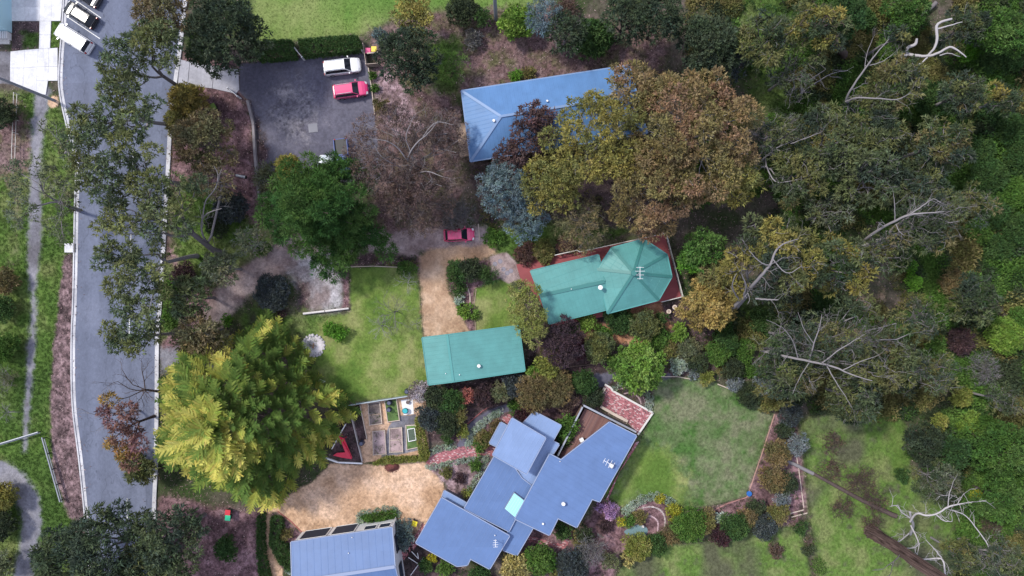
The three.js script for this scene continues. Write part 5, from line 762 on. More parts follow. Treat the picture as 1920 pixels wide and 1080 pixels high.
// golden cypress: feathery plumes that sweep away from the tip
{
  const H = 16.5, [bx, bz] = at(487, 760), RR = 11.6, root = thing('golden_cypress', 'huge golden cypress with feathery plumes spreading over the road edge', 'tree', bx, bz), w = new B(), b = new B();
  w.tube([[bx, -.2, bz, .7], [bx, 6, bz, .5], [bx, H * .9, bz, .1]], 10, BARK.brown, false);
  function frond(p, d, L, k) { // flat spray: axis with forward-pointing side sprigs
    const s = sph(); let e = nrm([d[1] * s[2] - d[2] * s[1], d[2] * s[0] - d[0] * s[2], d[0] * s[1] - d[1] * s[0]]); e = nrm([-d[2] + s[0] * .3, s[1] * .3, d[0] + s[2] * .3]);
    const n = 9; for (let i = 0; i < n; i++) { const t = i / n, l = L * (.42 - .30 * t), W = L * .085, q = [p[0] + d[0] * L * t, p[1] + d[1] * L * t, p[2] + d[2] * L * t]; for (const sg of [-1, 1]) { const g = rr(.8, 1.22), m = nrm([d[0] + e[0] * sg * .75, d[1] + e[1] * sg * .75 + rr(-.1, .15), d[2] + e[2] * sg * .75]); b.tri([q[0], q[1], q[2]], [q[0] + d[0] * W * 1.5, q[1] + d[1] * W * 1.5, q[2] + d[2] * W * 1.5], [q[0] + m[0] * l, q[1] + m[1] * l, q[2] + m[2] * l], k.map(v => v * g)); } }
    b.tri([p[0] + d[0] * L * .7 - e[0] * .05, p[1] + d[1] * L * .7, p[2] + d[2] * L * .7 - e[2] * .05], [p[0] + d[0] * L * .7 + e[0] * .05, p[1] + d[1] * L * .7, p[2] + d[2] * L * .7 + e[2] * .05], [p[0] + d[0] * L * 1.15, p[1] + d[1] * L * 1.15, p[2] + d[2] * L * 1.15], k);
  }
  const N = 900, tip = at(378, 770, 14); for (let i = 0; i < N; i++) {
    const t = Math.sqrt((i + .5) / N), a = i * 2.39996 + rr(-.12, .12), h0 = H * (1 - Math.pow(t, 1.9) * .93), lobe = (1 + .09 * Math.sin(a * 5 + 1) + .07 * Math.sin(a * 9 + 2)) * (1 - .16 * Math.exp(-(((((a + .84 + PI) % (2 * PI)) - PI) / .38) ** 2))), r = RR * t * lobe * (t > .85 ? 1 - (t - .85) * .3 : 1) - rr(0, .9), ox = Math.cos(a), oz = Math.sin(a);
    const p = [bx + ox * (r - 1.3), h0 - rr(.2, 2.2), bz + oz * (r - 1.3)]; if (p[1] < .5) p[1] = .5;
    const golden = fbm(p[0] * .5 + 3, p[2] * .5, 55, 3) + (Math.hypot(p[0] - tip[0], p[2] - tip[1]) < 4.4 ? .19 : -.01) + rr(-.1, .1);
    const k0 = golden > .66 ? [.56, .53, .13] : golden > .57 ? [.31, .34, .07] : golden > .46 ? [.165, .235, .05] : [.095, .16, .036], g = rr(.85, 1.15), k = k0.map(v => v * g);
    const d = nrm([ox * .85 + rr(-.3, .3), .42 + .12 * (1 - t) + rr(-.12, .2), oz * .85 + rr(-.3, .3)]), L = rr(1.7, 3.0), e = nrm([-d[2], rr(-.15, .15), d[0]]);
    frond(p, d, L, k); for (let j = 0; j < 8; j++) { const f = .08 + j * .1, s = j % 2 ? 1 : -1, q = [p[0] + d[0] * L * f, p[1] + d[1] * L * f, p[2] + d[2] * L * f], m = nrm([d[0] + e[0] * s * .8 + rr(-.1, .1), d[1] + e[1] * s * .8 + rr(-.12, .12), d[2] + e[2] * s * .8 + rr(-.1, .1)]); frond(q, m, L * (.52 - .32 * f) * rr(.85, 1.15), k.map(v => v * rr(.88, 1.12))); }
    if (i % 6 === 0) limb(w, [bx, h0 * .75, bz], p, .08, .03, BARK.brown, .05, 3, 4);
  }
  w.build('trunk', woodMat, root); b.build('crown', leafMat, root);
}
{ // dark pine with finger-like branches carrying needle tufts
  const H = 17, hc = 10, [bx, bz] = at(628, 408), root = thing('pine_tree', 'dark green pine tree overhanging the gravel pad and car park', 'tree', bx, bz), w = new B(), b = new B(), s = STYLE.needle;
  w.tube([[bx, -.2, bz, .55], [bx - .3, 7, bz, .42], [bx - .5, H * .92, bz, .12]], 9, BARK.brown, false);
  const outline = [[725, 470, 5], [690, 400, 8], [700, 330, 8], [655, 320, 8], [620, 330, 9], [580, 310, 9], [545, 320, 9], [520, 345, 8], [500, 380, 7], [495, 410, 7], [525, 440, 6], [560, 470, 5], [600, 505, 4], [628, 515, 4], [650, 480, 5], [680, 465, 5], [710, 440, 6], [590, 460, 7], [560, 400, 11], [600, 380, 14], [640, 380, 13], [620, 420, 12], [660, 420, 10], [590, 430, 11], [570, 360, 12], [630, 350, 12], [545, 390, 10], [650, 450, 8], [615, 400, 15.5], [530, 400, 9], [560, 335, 10], [600, 340, 11], [670, 360, 10], [690, 440, 7], [640, 490, 5], [575, 440, 8], [605, 312, 9], [640, 310, 9], [622, 306, 8]];
  for (const [u, v, h] of outline) {
    const [x, z] = at(u, v, h), hh = Math.min(H * .9, h + 1.2), from = [bx - .3, Math.max(2, h - 1.5), bz], pts = limb(w, from, [x, h, z], .14, .05, BARK.brown, .06, 4, 5); const l = Math.hypot(x - bx, z - bz);
    for (let i = 0; i < 3 + l * .9; i++) { const t = 1 - i * .17; if (t < .2) break; const o = i ? .7 : .2, q = [from[0] + (x - from[0]) * t + rr(-o, o), from[1] + (h - from[1]) * t + rr(-.2, .5), from[2] + (z - from[2]) * t + rr(-o, o)]; clump(b, q, rr(.7, 1.15), s, C.pine, .7); }
  }
  for (let i = 0; i < 16; i++) { const a = i * 2.4, r = Math.sqrt(i / 16) * 3; clump(b, [bx - .5 + Math.cos(a) * r, H * (.95 - .02 * i) - .5, bz + Math.sin(a) * r], rr(.7, 1.0), s, C.pine, .9); }
  w.build('trunk', woodMat, root); b.build('crown', leafMat, root);
}

// the gums that hang over the street
const street = 'gum trees hanging over the street', G = 'gum_tree';
tree(G, 'gum with drooping dark leaves over the road beside the car park drive', 265, 115, 70, 15, 'gum', { base: [347, 170], group: street, bark: 'grey', clumps: [[208, 125, 24], [222, 152, 26], [245, 90, 26], [215, 95, 22], [275, 75, 26], [305, 62, 26], [262, 128, 22], [292, 100, 22], [318, 118, 16], [240, 165, 22], [205, 168, 20], [270, 60, 20], [325, 80, 18]] });
tree(G, 'olive gum reaching left across both lanes above the centre dash', 215, 225, 80, 16, 'gum', { base: [336, 238], group: street, bark: 'pale', clumps: [[150, 212, 18], [172, 222, 22], [200, 205, 22], [232, 190, 22], [262, 196, 20], [148, 245, 20], [178, 252, 24], [210, 240, 22], [240, 228, 22], [268, 224, 18], [290, 195, 16], [225, 262, 22], [135, 262, 16], [255, 250, 18], [160, 275, 18]] });
tree(G, 'pale limbed gum over the kerb left of the long pale branches', 225, 330, 85, 16, 'gum', { base: [335, 345], group: street, bark: 'white', twig: 3, clumps: [[150, 300, 18], [178, 315, 22], [208, 300, 22], [238, 292, 20], [262, 310, 20], [200, 335, 24], [232, 345, 22], [165, 345, 20], [255, 345, 20], [220, 372, 20], [285, 285, 18], [295, 330, 18], [190, 365, 18], [270, 375, 16], [150, 330, 18]] });
tree(G, 'tall gum with thick grey trunk rising from the bank over the far lane', 300, 385, 70, 17, 'gum', { base: [412, 474], group: street, bark: 'grey', tr: .36, twig: 3, clumps: [[285, 355, 22], [305, 372, 22], [285, 395, 22], [325, 340, 20], [340, 385, 20], [315, 410, 20], [262, 420, 18], [212, 408, 22], [192, 425, 18], [235, 425, 18], [285, 440, 18], [370, 345, 18], [222, 390, 18], [345, 430, 18]] });
tree(G, 'leafy gum over the road opposite the drain pit', 245, 510, 75, 15, 'gum', { base: [370, 480], group: street, bark: 'pale', clumps: [[200, 468, 20], [225, 478, 22], [250, 470, 20], [190, 492, 16], [232, 508, 22], [262, 500, 22], [212, 540, 20], [245, 545, 24], [278, 530, 20], [228, 575, 20], [258, 578, 22], [285, 565, 18], [298, 505, 18], [275, 598, 16], [300, 465, 16], [305, 545, 16]] });
tree(G, 'lowest leafy gum bough over the plain stretch of road', 250, 632, 45, 12, 'gum', { base: [325, 625], group: street, bark: 'pale', clumps: [[208, 620, 18], [225, 635, 20], [245, 615, 20], [265, 630, 20], [288, 628, 18], [245, 650, 16], [215, 648, 14], [292, 605, 14], [255, 662, 12]] });
tree(G, 'thin pale gum bough over the gravel path west of the road', 75, 360, 60, 12, 'gumgrey', { base: [150, 395], style: 'gumthin', bark: 'white', twig: 3, group: street, clumps: [[25, 320, 20], [40, 345, 20], [70, 315, 18], [30, 372, 16], [95, 330, 18], [110, 362, 22], [130, 345, 20], [120, 395, 16], [30, 412, 20], [60, 400, 16], [105, 425, 18], [120, 445, 16], [135, 378, 18]] });
tree(G, 'sparse gum sprays over the verge beside the upper kerb', 115, 270, 45, 11, 'gumgrey', { base: [150, 300], style: 'gumthin', bark: 'pale', group: street, clumps: [[85, 240, 12], [108, 245, 14], [130, 262, 18], [115, 275, 14], [140, 285, 16], [128, 305, 14]] });
tree(G, 'rusty orange and pink gum over the road beside the golden cypress', 235, 800, 48, 10, [[.30, .17, .055], [.26, .14, .12], [.33, .21, .06], [.22, .12, .09]], { base: [290, 780], style: 'gum', bark: 'brown', twig: 3, deep: 2, group: street, clumps: [[205, 750, 14], [195, 772, 14], [215, 790, 16], [240, 770, 18], [225, 815, 18], [250, 800, 18], [235, 845, 18], [260, 830, 18], [205, 825, 12], [245, 868, 14]] });
shrub('orange brown leafy bough hanging lowest over the lower road', 247, 858, 20, 'gumgold', { h: 4, style: 'gum' }); shrub('grey green leafy bough below the orange one over the road', 268, 880, 26, 'gum', { h: 4.5, style: 'gum' });
bareTree('bare dead limbs reaching over the road above the rusty gum', 240, 720, 55, 9, 'brown', { base: [300, 735], n: 6, deep: 2 }); bareTree('thin white dead branch curving over the left kerb', 190, 775, 48, 7, 'white', { base: [265, 770], n: 4, deep: 1 });
// bank between road and car park
tree('bank_tree', 'dull olive bushy tree on the bank left of the car park', 382, 262, 58, 11, 'olivebrown', { style: 'dense', bark: 'grey', twig: 1, cover: .95 }); tree('bank_tree', 'grey brown tree with thin white twigs on the bank below the olive one', 395, 335, 42, 10, 'olivebrown', { style: 'gumthin', bark: 'white', twig: 4, deep: 2, extra: [[[392, 452, 3, .2], [378, 430, 7, .17], [376, 410, 9, .14], [388, 398, 10.2, .1], [412, 390, 11, .05]], [[376, 412, 8.8, .12], [382, 375, 10.4, .1], [400, 352, 11, .08], [405, 325, 11.6, .06], [398, 310, 12, .03]], [[402, 348, 11, .06], [412, 315, 11.8, .03]]] });
shrub('golden flowered shrub at the head of the mulch bank', 356, 190, 32, 'gumgold', { h: 4, style: 'dense' }); shrub('olive shrub under the golden one on the bank', 345, 232, 30, 'olive', { h: 3.5, style: 'dense' });
shrub('blue black rounded shrub at the end of the mulch bank', 434, 388, 31, 'bluedark', { h: 2.6 }); shrub('dark shrub tucked under the blue black one', 410, 420, 24, 'dark', { h: 2 });
tree('bank_tree', 'dark evergreen tree over the car park drive at the top', 415, 62, 78, 12, 'dark', { style: 'dense', bark: 'dark', cover: 1.1 }); tree(G, 'olive brown tree at the top edge left of the dark evergreen', 300, 22, 52, 13, 'olivebrown', { style: 'gum', bark: 'grey', cover: 1.0 }); tree('bank_tree', 'green leafy tree squeezed between the dark evergreen and the hedge', 385, 85, 34, 9, 'green', { style: 'dense', bark: 'dark' });
tree(G, 'pale green gum beside the bend of the dirt track', 412, 502, 34, 9, 'gumgrey', { style: 'gum', bark: 'white', twig: 3 }); tree(G, 'small gum with dead white limbs above the track bend', 470, 455, 34, 8, 'gumgrey', { style: 'gumthin', bark: 'white', twig: 4, deep: 2 });
tree(G, 'olive gum on the bank right of the right kerb', 352, 560, 40, 10, 'gum', { style: 'gum', bark: 'grey', twig: 3 }); tree(G, 'brownish gum above the golden cypress tip', 372, 625, 46, 10, 'olivebrown', { style: 'gum', bark: 'grey', twig: 3 }); tree(G, 'spreading brown green gum between cypress and track', 405, 655, 32, 9, 'olive', { style: 'gumthin', bark: 'pale', twig: 4 });
shrub('bright green bush beside the track bend', 490, 465, 16, 'green', { h: 1.2 }); shrub('dark bush with purple tips on the bank beside the kerb', 345, 515, 22, 'purple', { h: 2 }); shrub('vivid green bush low on the kerb side bank', 322, 545, 20, 'green', { h: 1.5 }); shrub('vivid green bush at the lower end of the bank', 318, 600, 18, 'green', { h: 1.4 }); shrub('bright green sprig at the edge of the track', 428, 600, 12, 'bright', { h: .8 });
shrub('large round dark shrub on the island of the track', 513, 549, 34, 'bluedark', { h: 2.2 }); shrub('small purple shrub under the island of the track', 527, 590, 11, 'purple', { h: .8 }); shrub('pale olive shrub at the south end of the sleeper wall', 505, 335, 30, 'gumgrey', { h: 3, style: 'gumthin', twig: 2, bark: 'pale' }); shrub('yellow topped bush at the upper left of the pine', 545, 318, 26, 'goldolive', { h: 6, style: 'dense' });
// lawn shrubs and bare saplings
shrub('left half of the bright green mound on the middle lawn', 620, 618, 14, 'bright', { h: 1 }); shrub('right half of the bright green mound on the middle lawn', 640, 624, 15, 'bright', { h: 1.1 }); shrub('green shrub with white tips at the top corner of the middle lawn', 762, 506, 17, 'green', { h: 1.5 });
bareTree('grey leafless sapling in the middle of the lawn', 738, 585, 36, 4, 'grey', { n: 9, deep: 3, tr: .06 }); bareTree('pale leafless sapling below the middle of the lawn', 714, 612, 26, 3, 'pale', { n: 7, deep: 2, tr: .05 }); bareTree('small leafless sapling near the lawn top corner', 763, 530, 20, 2.5, 'pale', { n: 7, deep: 2, tr: .04 }); bareTree('tiny white leafless shrub beside the dirt drive', 780, 607, 12, 1.5, 'white', { n: 5, deep: 2, tr: .03 });
// around the car park and the hip-roofed house
tree('bare_crown_tree', 'wide brown tree with pale twisted limbs over the car park corner', 765, 290, 118, 12, 'brown', { style: 'brown', bark: 'white', twig: 2, deep: 2, cover: .9, rc: 1.3, poke: .85, extra: [[[760, 350, 6, .2], [762, 320, 9, .17], [765, 290, 11, .14], [785, 262, 12.6, .1], [805, 245, 13, .06], [820, 225, 13.3, .03]], [[764, 300, 10.5, .13], [740, 272, 12, .1], [720, 262, 12.8, .06], [690, 258, 13.2, .03]], [[790, 258, 12.5, .08], [815, 228, 13, .07], [850, 232, 13.4, .03]], [[762, 318, 9.2, .12], [735, 305, 11.5, .09], [712, 290, 12.6, .07], [700, 270, 13, .03]], [[765, 330, 8.5, .12], [800, 320, 11, .09], [830, 330, 12, .04]], [[770, 285, 11.2, .09], [760, 255, 12.6, .07], [775, 215, 13.4, .03]]], sx: 1.08, sz: .9 });
tree('bare_crown_tree', 'brown twiggy tree between the pine and the blue house', 780, 375, 68, 10, 'brown', { style: 'brown', bark: 'grey', twig: 2, deep: 2, cover: 1.2 }); tree('bare_crown_tree', 'reddish brown thin tree against the west wall of the blue house', 835, 245, 44, 8, 'brown', { style: 'brown', bark: 'pale', twig: 4, deep: 2, poke: .5 });
shrub('grey brown twiggy bush over the crimson hatchback', 857, 405, 34, 'grey', { h: 3, style: 'wisp', twig: 4, bark: 'grey' });
tree('bank_tree', 'dense dark grey green tree between the hedge end and the blue house', 766, 105, 58, 10, 'dark', { style: 'dense', bark: 'dark', cover: 1.1 }); tree('bank_tree', 'yellowish tree at the edge of the upper lawn', 772, 28, 42, 8, 'goldolive', { style: 'gum', bark: 'grey' }); shrub('thin green young tree north west of the blue house', 848, 130, 32, 'green', { h: 4, style: 'wisp' });
shrub('blue grey tuft at the east hedge end', 712, 70, 16, 'blue', { h: 1 }); shrub('brown green bush at the lower end of the pale mulch', 716, 200, 15, 'olivebrown', { h: 1.4 }); shrub('small green tuft beside the white wagon', 698, 143, 6, 'green', { h: .5 }); shrub('small green tuft beside the crimson wagon', 703, 166, 6, 'green', { h: .5 }); shrub('grey round bush on the mulch above the blue house', 888, 76, 18, 'grey', { h: 1.2 });
shrub('dark green bush on the mulch left of the grey pole', 868, 22, 28, 'dark', { h: 3 }); shrub('slim dark bush touching the grey pole', 902, 34, 18, 'darkgreen', { h: 2.5 }); shrub('vivid yellow green bush right of the grey pole', 968, 45, 32, 'lime', { h: 3.2, style: 'broad' }); tree('bank_tree', 'blue grey wattle behind the vivid yellow green bush', 1022, 32, 38, 7, 'blue', { style: 'fine', bark: 'dark' });
tree('bank_tree', 'dark thin tree with pale stems above the blue roof', 1062, 60, 40, 8, 'dark', { style: 'gum', bark: 'pale', twig: 3 }); shrub('dark bush with pale blossom above the blue roof', 1112, 72, 36, 'darkgreen', { h: 3.5, style: 'broad' }); tree('bank_tree', 'dark tree with a thick leaning trunk at the top edge', 1175, 35, 44, 10, 'dark', { style: 'gum', bark: 'dark', tr: .3 }); tree('bank_tree', 'broad dark tree at the top edge right of the thick trunk', 1235, 30, 52, 10, 'dark', { style: 'dense', bark: 'dark' });
tree('bank_tree', 'round dark olive tree above the golden brown dome', 1335, 85, 62, 10, 'dark', { style: 'dense', bark: 'dark', cover: 1.1 }); tree('bank_tree', 'blue green tree behind the round dark olive one', 1370, 115, 34, 8, 'bluedark', { style: 'fine', bark: 'dark' }); shrub('bright little bush north of the blue roof ridge', 967, 143, 13, 'bright', { h: 1 }); shrub('dull low bush beside the bright little one', 992, 138, 14, 'olive', { h: .8 }); shrub('purple brown bush under the top edge trees', 1060, 20, 22, 'brown', { h: 1.6 });
// the great dome trees
const dome = 'large domed trees over the blue house';
tree('domed_tree', 'broad golden brown domed tree, largest crown in the picture', 1300, 250, 128, 15, 'bronze', { style: 'dense', bark: 'pale', cover: .85, jit: 1.4, rc: 1.25, dome: .75, twig: 1, group: dome });
tree('domed_tree', 'bronze lower dome hanging over the octagonal roof', 1225, 350, 92, 12, 'bronze', { style: 'dense', bark: 'pale', cover: .8, jit: 1.4, rc: 1.2, dome: .7, twig: 2, group: dome }); tree('domed_tree', 'yellow olive domed tree over the blue roof', 1115, 255, 92, 14, 'goldolive', { style: 'dense', bark: 'pale', cover: .8, jit: 1.4, rc: 1.3, dome: .7, group: dome, base: [1090, 330] }); tree('domed_tree', 'yellow olive lower crown between the blue wattle and the bronze dome', 1035, 345, 58, 11, 'goldolive', { style: 'dense', bark: 'pale', cover: 1.0, dome: .6, group: dome });
tree('domed_tree', 'thin bronze crown at the upper right of the blue roof', 1185, 165, 55, 13, 'bronze', { style: 'gum', bark: 'white', twig: 3, group: dome }); tree('domed_tree', 'olive lower right skirt of the great golden brown tree', 1370, 330, 62, 11, 'goldolive', { style: 'gum', bark: 'pale', twig: 3, group: dome });
tree('copper_tree', 'dark copper tree on the blue roof edge', 1000, 238, 46, 9, 'rust', { style: 'dense', bark: 'dark' }); tree('copper_tree', 'dark copper lower bough above the blue grey wattle', 962, 292, 34, 8, 'rust', { style: 'dense', bark: 'dark' }); tree('wattle_tree', 'blue grey feathery wattle beside the blue house', 945, 352, 50, 8, 'blue', { style: 'fine', bark: 'dark', cover: 1.05 }); tree('wattle_tree', 'blue grey lower wattle toward the crimson hatchback', 985, 412, 42, 6, 'blue', { style: 'fine', bark: 'dark', cover: 1.05 });
tree('bank_tree', 'thin brown tree north of the long teal wing', 1090, 420, 55, 8, 'olivebrown', { style: 'brown', bark: 'grey', twig: 3 }); shrub('rusty low bush at the end of the red terrace', 1060, 462, 18, 'rust', { h: 1.4 }); shrub('olive bush at the west end of the red terrace', 1018, 470, 22, 'olive', { h: 1.6 }); shrub('pink brown bush north of the pebble paving', 985, 475, 22, 'rust', { h: 1 }); shrub('green strip of bush east of the crimson hatchback', 925, 445, 18, 'green', { h: 1 });
// driveway bed, teal houses
shrub('dark rounded shrub at the bend of the pale dirt drive', 858, 510, 22, 'darkgreen', { h: 2 }); shrub('dark middle shrub in the driveway bed', 882, 505, 22, 'dark', { h: 2 }); shrub('spiky green clump beside the small lawn', 912, 515, 19, 'darkgreen', { h: 1.6, style: 'spiky' }); shrub('low dark cushion below the driveway shrubs', 862, 543, 13, 'darkgreen', { h: .8 }); shrub('white flowered plant beside the drive', 860, 562, 9, 'sage', { h: .6, style: 'broad' }); shrub('large leaved lime plant beside the drive', 872, 582, 14, 'lime', { h: .9, style: 'broad' }); shrub('small lime plant at the small lawn corner', 887, 593, 10, 'lime', { h: .8, style: 'broad' });
tree('willow_tree', 'soft yellow green tree between the shed and teal wing', 982, 565, 36, 7, 'yellowgreen', { style: 'fine', bark: 'grey', cover: 1.15, clumps: [[972, 545, 22], [995, 550, 20], [965, 570, 18], [990, 575, 24], [1008, 595, 20], [975, 595, 20], [995, 612, 22], [1000, 635, 18], [982, 620, 14], [1012, 618, 14]] });
tree('plum_tree', 'dark purple plum tree below the teal wing', 1052, 640, 44, 5, 'purple', { style: 'fine', bark: 'dark' }); shrub('lime green ball shrub at the teal wing corner', 1101, 605, 20, 'lime', { h: 2 }); shrub('grey green shrub beside the clay path', 1122, 650, 28, 'gum', { h: 2.6 }); shrub('long dark shrub along the octagonal eave', 1160, 600, 26, 'darkgreen', { h: 1.8 }); shrub('grey olive shrub in the middle of the clay garden', 1207, 612, 28, 'gum', { h: 2.6 }); shrub('lime shrub east of the clay path', 1274, 622, 16, 'lime', { h: 1.8, style: 'broad' }); shrub('small lime sprig below the lime shrub', 1262, 632, 9, 'lime', { h: 1 });
tree('lime_tree', 'bright lime green round tree at the brick terrace', 1198, 690, 50, 5.5, 'lime', { style: 'broad', bark: 'brown', cover: 1.25, rc: .75, dome: .8 }); shrub('dark green shrub left of the lime green tree', 1148, 680, 18, 'green', { h: 2 });
tree('wattle_tree', 'golden blossom wattle right of the red terrace', 1325, 572, 52, 7, 'gold', { style: 'dense', bark: 'brown', cover: 1.1, rc: 1.0 }); tree('green_tree', 'fresh green tree at the north east corner of the terrace', 1318, 470, 42, 7, 'green', { style: 'dense', bark: 'dark' }); tree('green_tree', 'smaller fresh green tree touching the terrace corner', 1298, 490, 24, 5, 'bright', { style: 'dense', bark: 'dark' }); tree('green_tree', 'olive tree between fresh green tree and golden wattle', 1345, 520, 36, 7, 'olive', { style: 'gum', bark: 'brown' });
const bed = 'shrubs in the bed south of the terrace';
for (const [u, v, r, c, h, l] of [[1130, 625, 16, 'green', 1, 'green cushion beside the lime ball shrub'], [1085, 655, 20, 'maroon', 1.2, 'maroon low shrub under the purple plum'], [1240, 600, 14, 'darkgreen', 1, 'dark small shrub at the clay path top'], [1235, 640, 20, 'green', 1.4, 'green shrub below the clay path'], [1255, 655, 18, 'olive', 1.2, 'olive shrub above the dark edging board'], [1290, 655, 22, 'gumgrey', 1.6, 'pale grey green shrub above the dry lawn'], [1310, 680, 20, 'dark', 1.4, 'dark round shrub above the dry lawn'], [1272, 685, 16, 'sage', 1.1, 'sage round shrub beside the lime tree'], [1325, 708, 15, 'yellowgreen', 1.2, 'yellow green ball at the top of the dry lawn'], [1300, 700, 11, 'silver', .9, 'small silver bush at the top of the dry lawn'], [1345, 660, 26, 'green', 1.8, 'broad green bush behind the pale grey shrub'], [1372, 690, 22, 'dark', 1.4, 'dark bush at the corner of the bush edge'], [1360, 640, 24, 'darkgreen', 2, 'dark green bush under the golden wattle'], [1375, 718, 16, 'silver', 1.2, 'silver bush beside the cream edging'], [1425, 724, 18, 'silver', 1.4, 'larger silver bush at the north east lawn corner'], [1405, 740, 24, 'dark', 1.4, 'dark bush between the two silver bushes'], [1440, 755, 20, 'olive', 1.2, 'olive bush at the pointed lawn corner']]) shrub(l, u, v, r, c, { h, group: bed });
// south of the shed, above the big house
for (const [u, v, r, c, h, l, st] of [[786, 733, 20, 'white', 2, 'white blossom shrub at the shed corner'], [876, 742, 15, 'salmon', 2.2, 'salmon pink shrub below the shed'], [820, 745, 24, 'dark', 2.4, 'dark shrub under the shed left of the salmon one'], [848, 752, 24, 'darkgreen', 2.6, 'dark green shrub touching the salmon one'], [808, 782, 26, 'bluedark', 2.4, 'blue grey shrub beside the bright garden hedge'], [838, 790, 26, 'dark', 2.4, 'dark mossy shrub above the tar path end'], [858, 775, 20, 'olive', 2, 'olive shrub beside the tar path'], [868, 808, 14, 'yellowgreen', 1.2, 'yellow green plant at the tar path end'], [840, 818, 11, 'darkgreen', 1, 'small dark shrub above the brick path'], [826, 800, 9, 'sage', .8, 'sage tuft among the dark shrubs'], [908, 742, 22, 'purple', 2.6, 'smoky purple shrub below the shed'], [938, 735, 20, 'gumgrey', 2.6, 'pale grey green shrub below the shed'], [966, 725, 24, 'bluedark', 3, 'blue dark shrub at the shed east corner'], [1002, 735, 36, 'olivebrown', 4, 'tall brown shrub north of the house', 'fine'], [1040, 728, 32, 'olivebrown', 3.6, 'brown shrub right of the tall brown one', 'fine'], [1028, 692, 24, 'yellowgreen', 3.4, 'yellow tipped shrub between shed and lime tree', 'broad'], [1000, 700, 14, 'lime', 3, 'pale lime sprays over the shed corner', 'broad'], [1095, 715, 24, 'darkgreen', 2.6, 'dark green shrub by the tar path'], [1115, 745, 20, 'dark', 2, 'dark shrub beside the bird bath'], [1060, 750, 24, 'brown', 2, 'brown low shrub near the deck corner'], [1062, 800, 22, 'green', 2.2, 'fresh green shrub between lean-to and deck', 'broad'], [1058, 825, 16, 'darkgreen', 1.6, 'dark green shrub at the deck side'], [985, 775, 22, 'maroon', .8, 'maroon ground shrub above the lean-to'], [965, 762, 16, 'green', .6, 'green strip at the tar path top'], [910, 822, 18, 'olive', 1, 'olive plants in the bed beside the tar path'], [900, 838, 14, 'green', .9, 'green plants beside the brick path head'], [930, 800, 16, 'olivebrown', .9, 'brown green plants near the small brick pad'], [890, 872, 12, 'green', 1, 'green plant below the brick path'], [862, 895, 12, 'purple', .7, 'purple heather in the bed by the sand drive'], [838, 885, 12, 'olive', .7, 'olive cushion in the bed by the sand drive'], [878, 925, 10, 'yellowgreen', .7, 'yellow green tuft at the house wall']]) shrub(l, u, v, r, c, { h, style: st });
// rows of little pale mounds that edge the beds
function mounds(label, line, n, r, c, group) { const p = smooth(ats(line), 10); for (let i = 0; i < n; i++) { const q = p[Math.round(i / (n - 1 || 1) * (p.length - 1))], root = thing('edging_plant', label(i, n), 'plant', q[0], q[1], group), b = new B(), w = new B(), R = r * rr(.8, 1.15); clump(b, [q[0], R * .45, q[1]], R, { tr: .18, fill: 1.5, n: 9, L: .16, W: .1, droop: 0 }, C[c], .6); w.tube([[q[0], -.05, q[1], .03], [q[0], R * .4, q[1], .02]], 4, BARK.brown, false); w.build('stem', woodMat, root); b.build('foliage', leafMat, root); } }
const ord = ['first', 'second', 'third', 'fourth', 'fifth', 'sixth', 'seventh', 'eighth', 'ninth', 'tenth', 'eleventh', 'twelfth', 'thirteenth', 'fourteenth'];
mounds((i) => `silver mound along the tar path, ${ord[i]} from the brick path`, [[878, 834], [885, 815], [902, 795], [920, 782], [938, 770]], 13, .42, 'sage', 'silver mounds along the tar path');
mounds((i) => `silver mound below the brick path, ${ord[i]} from the sand drive`, [[803, 876], [830, 871], [860, 864], [885, 860], [912, 858]], 12, .36, 'sage', 'silver mounds below the brick path');
mounds((i) => `silver mound above the brick path, ${ord[i]} from the sand drive`, [[808, 848], [825, 840], [850, 835]], 6, .42, 'sage', 'silver mounds above the brick path');
mounds((i) => `silver mound along the house wall, ${ord[i]} from the brick path`, [[910, 862], [903, 880], [892, 900], [882, 915]], 6, .38, 'sage', 'silver mounds along the house wall');
mounds((i) => `sage mound edging the outbuilding bed, ${ord[i]} from the west`, [[676, 978], [676, 965], [700, 960], [735, 953], [748, 963]], 10, .38, 'sage', 'sage mounds by the outbuilding');
mounds((i) => `pale mound round the pond bed, ${ord[i]} from the west`, [[1174, 957], [1186, 946], [1200, 937], [1218, 930], [1234, 931], [1248, 936], [1257, 942]], 9, .5, 'sage', 'pale mounds round the pond bed');
mounds((i) => `pale mound beside the lime tree arc, ${ord[i]} from the top`, [[1212, 736], [1217, 746], [1217, 755], [1215, 765]], 4, .42, 'sage', 'pale mounds by the lime tree arc');
for (const [u, v, l] of [[1152, 728, 'pale mound at the corner of the brick terrace coping'], [1163, 719, 'pale mound under the left edge of the lime tree']]) mounds(() => l, [[u, v], [u + 1, v + 1]], 1, .4, 'sage', 'pale mounds left of the lime tree');
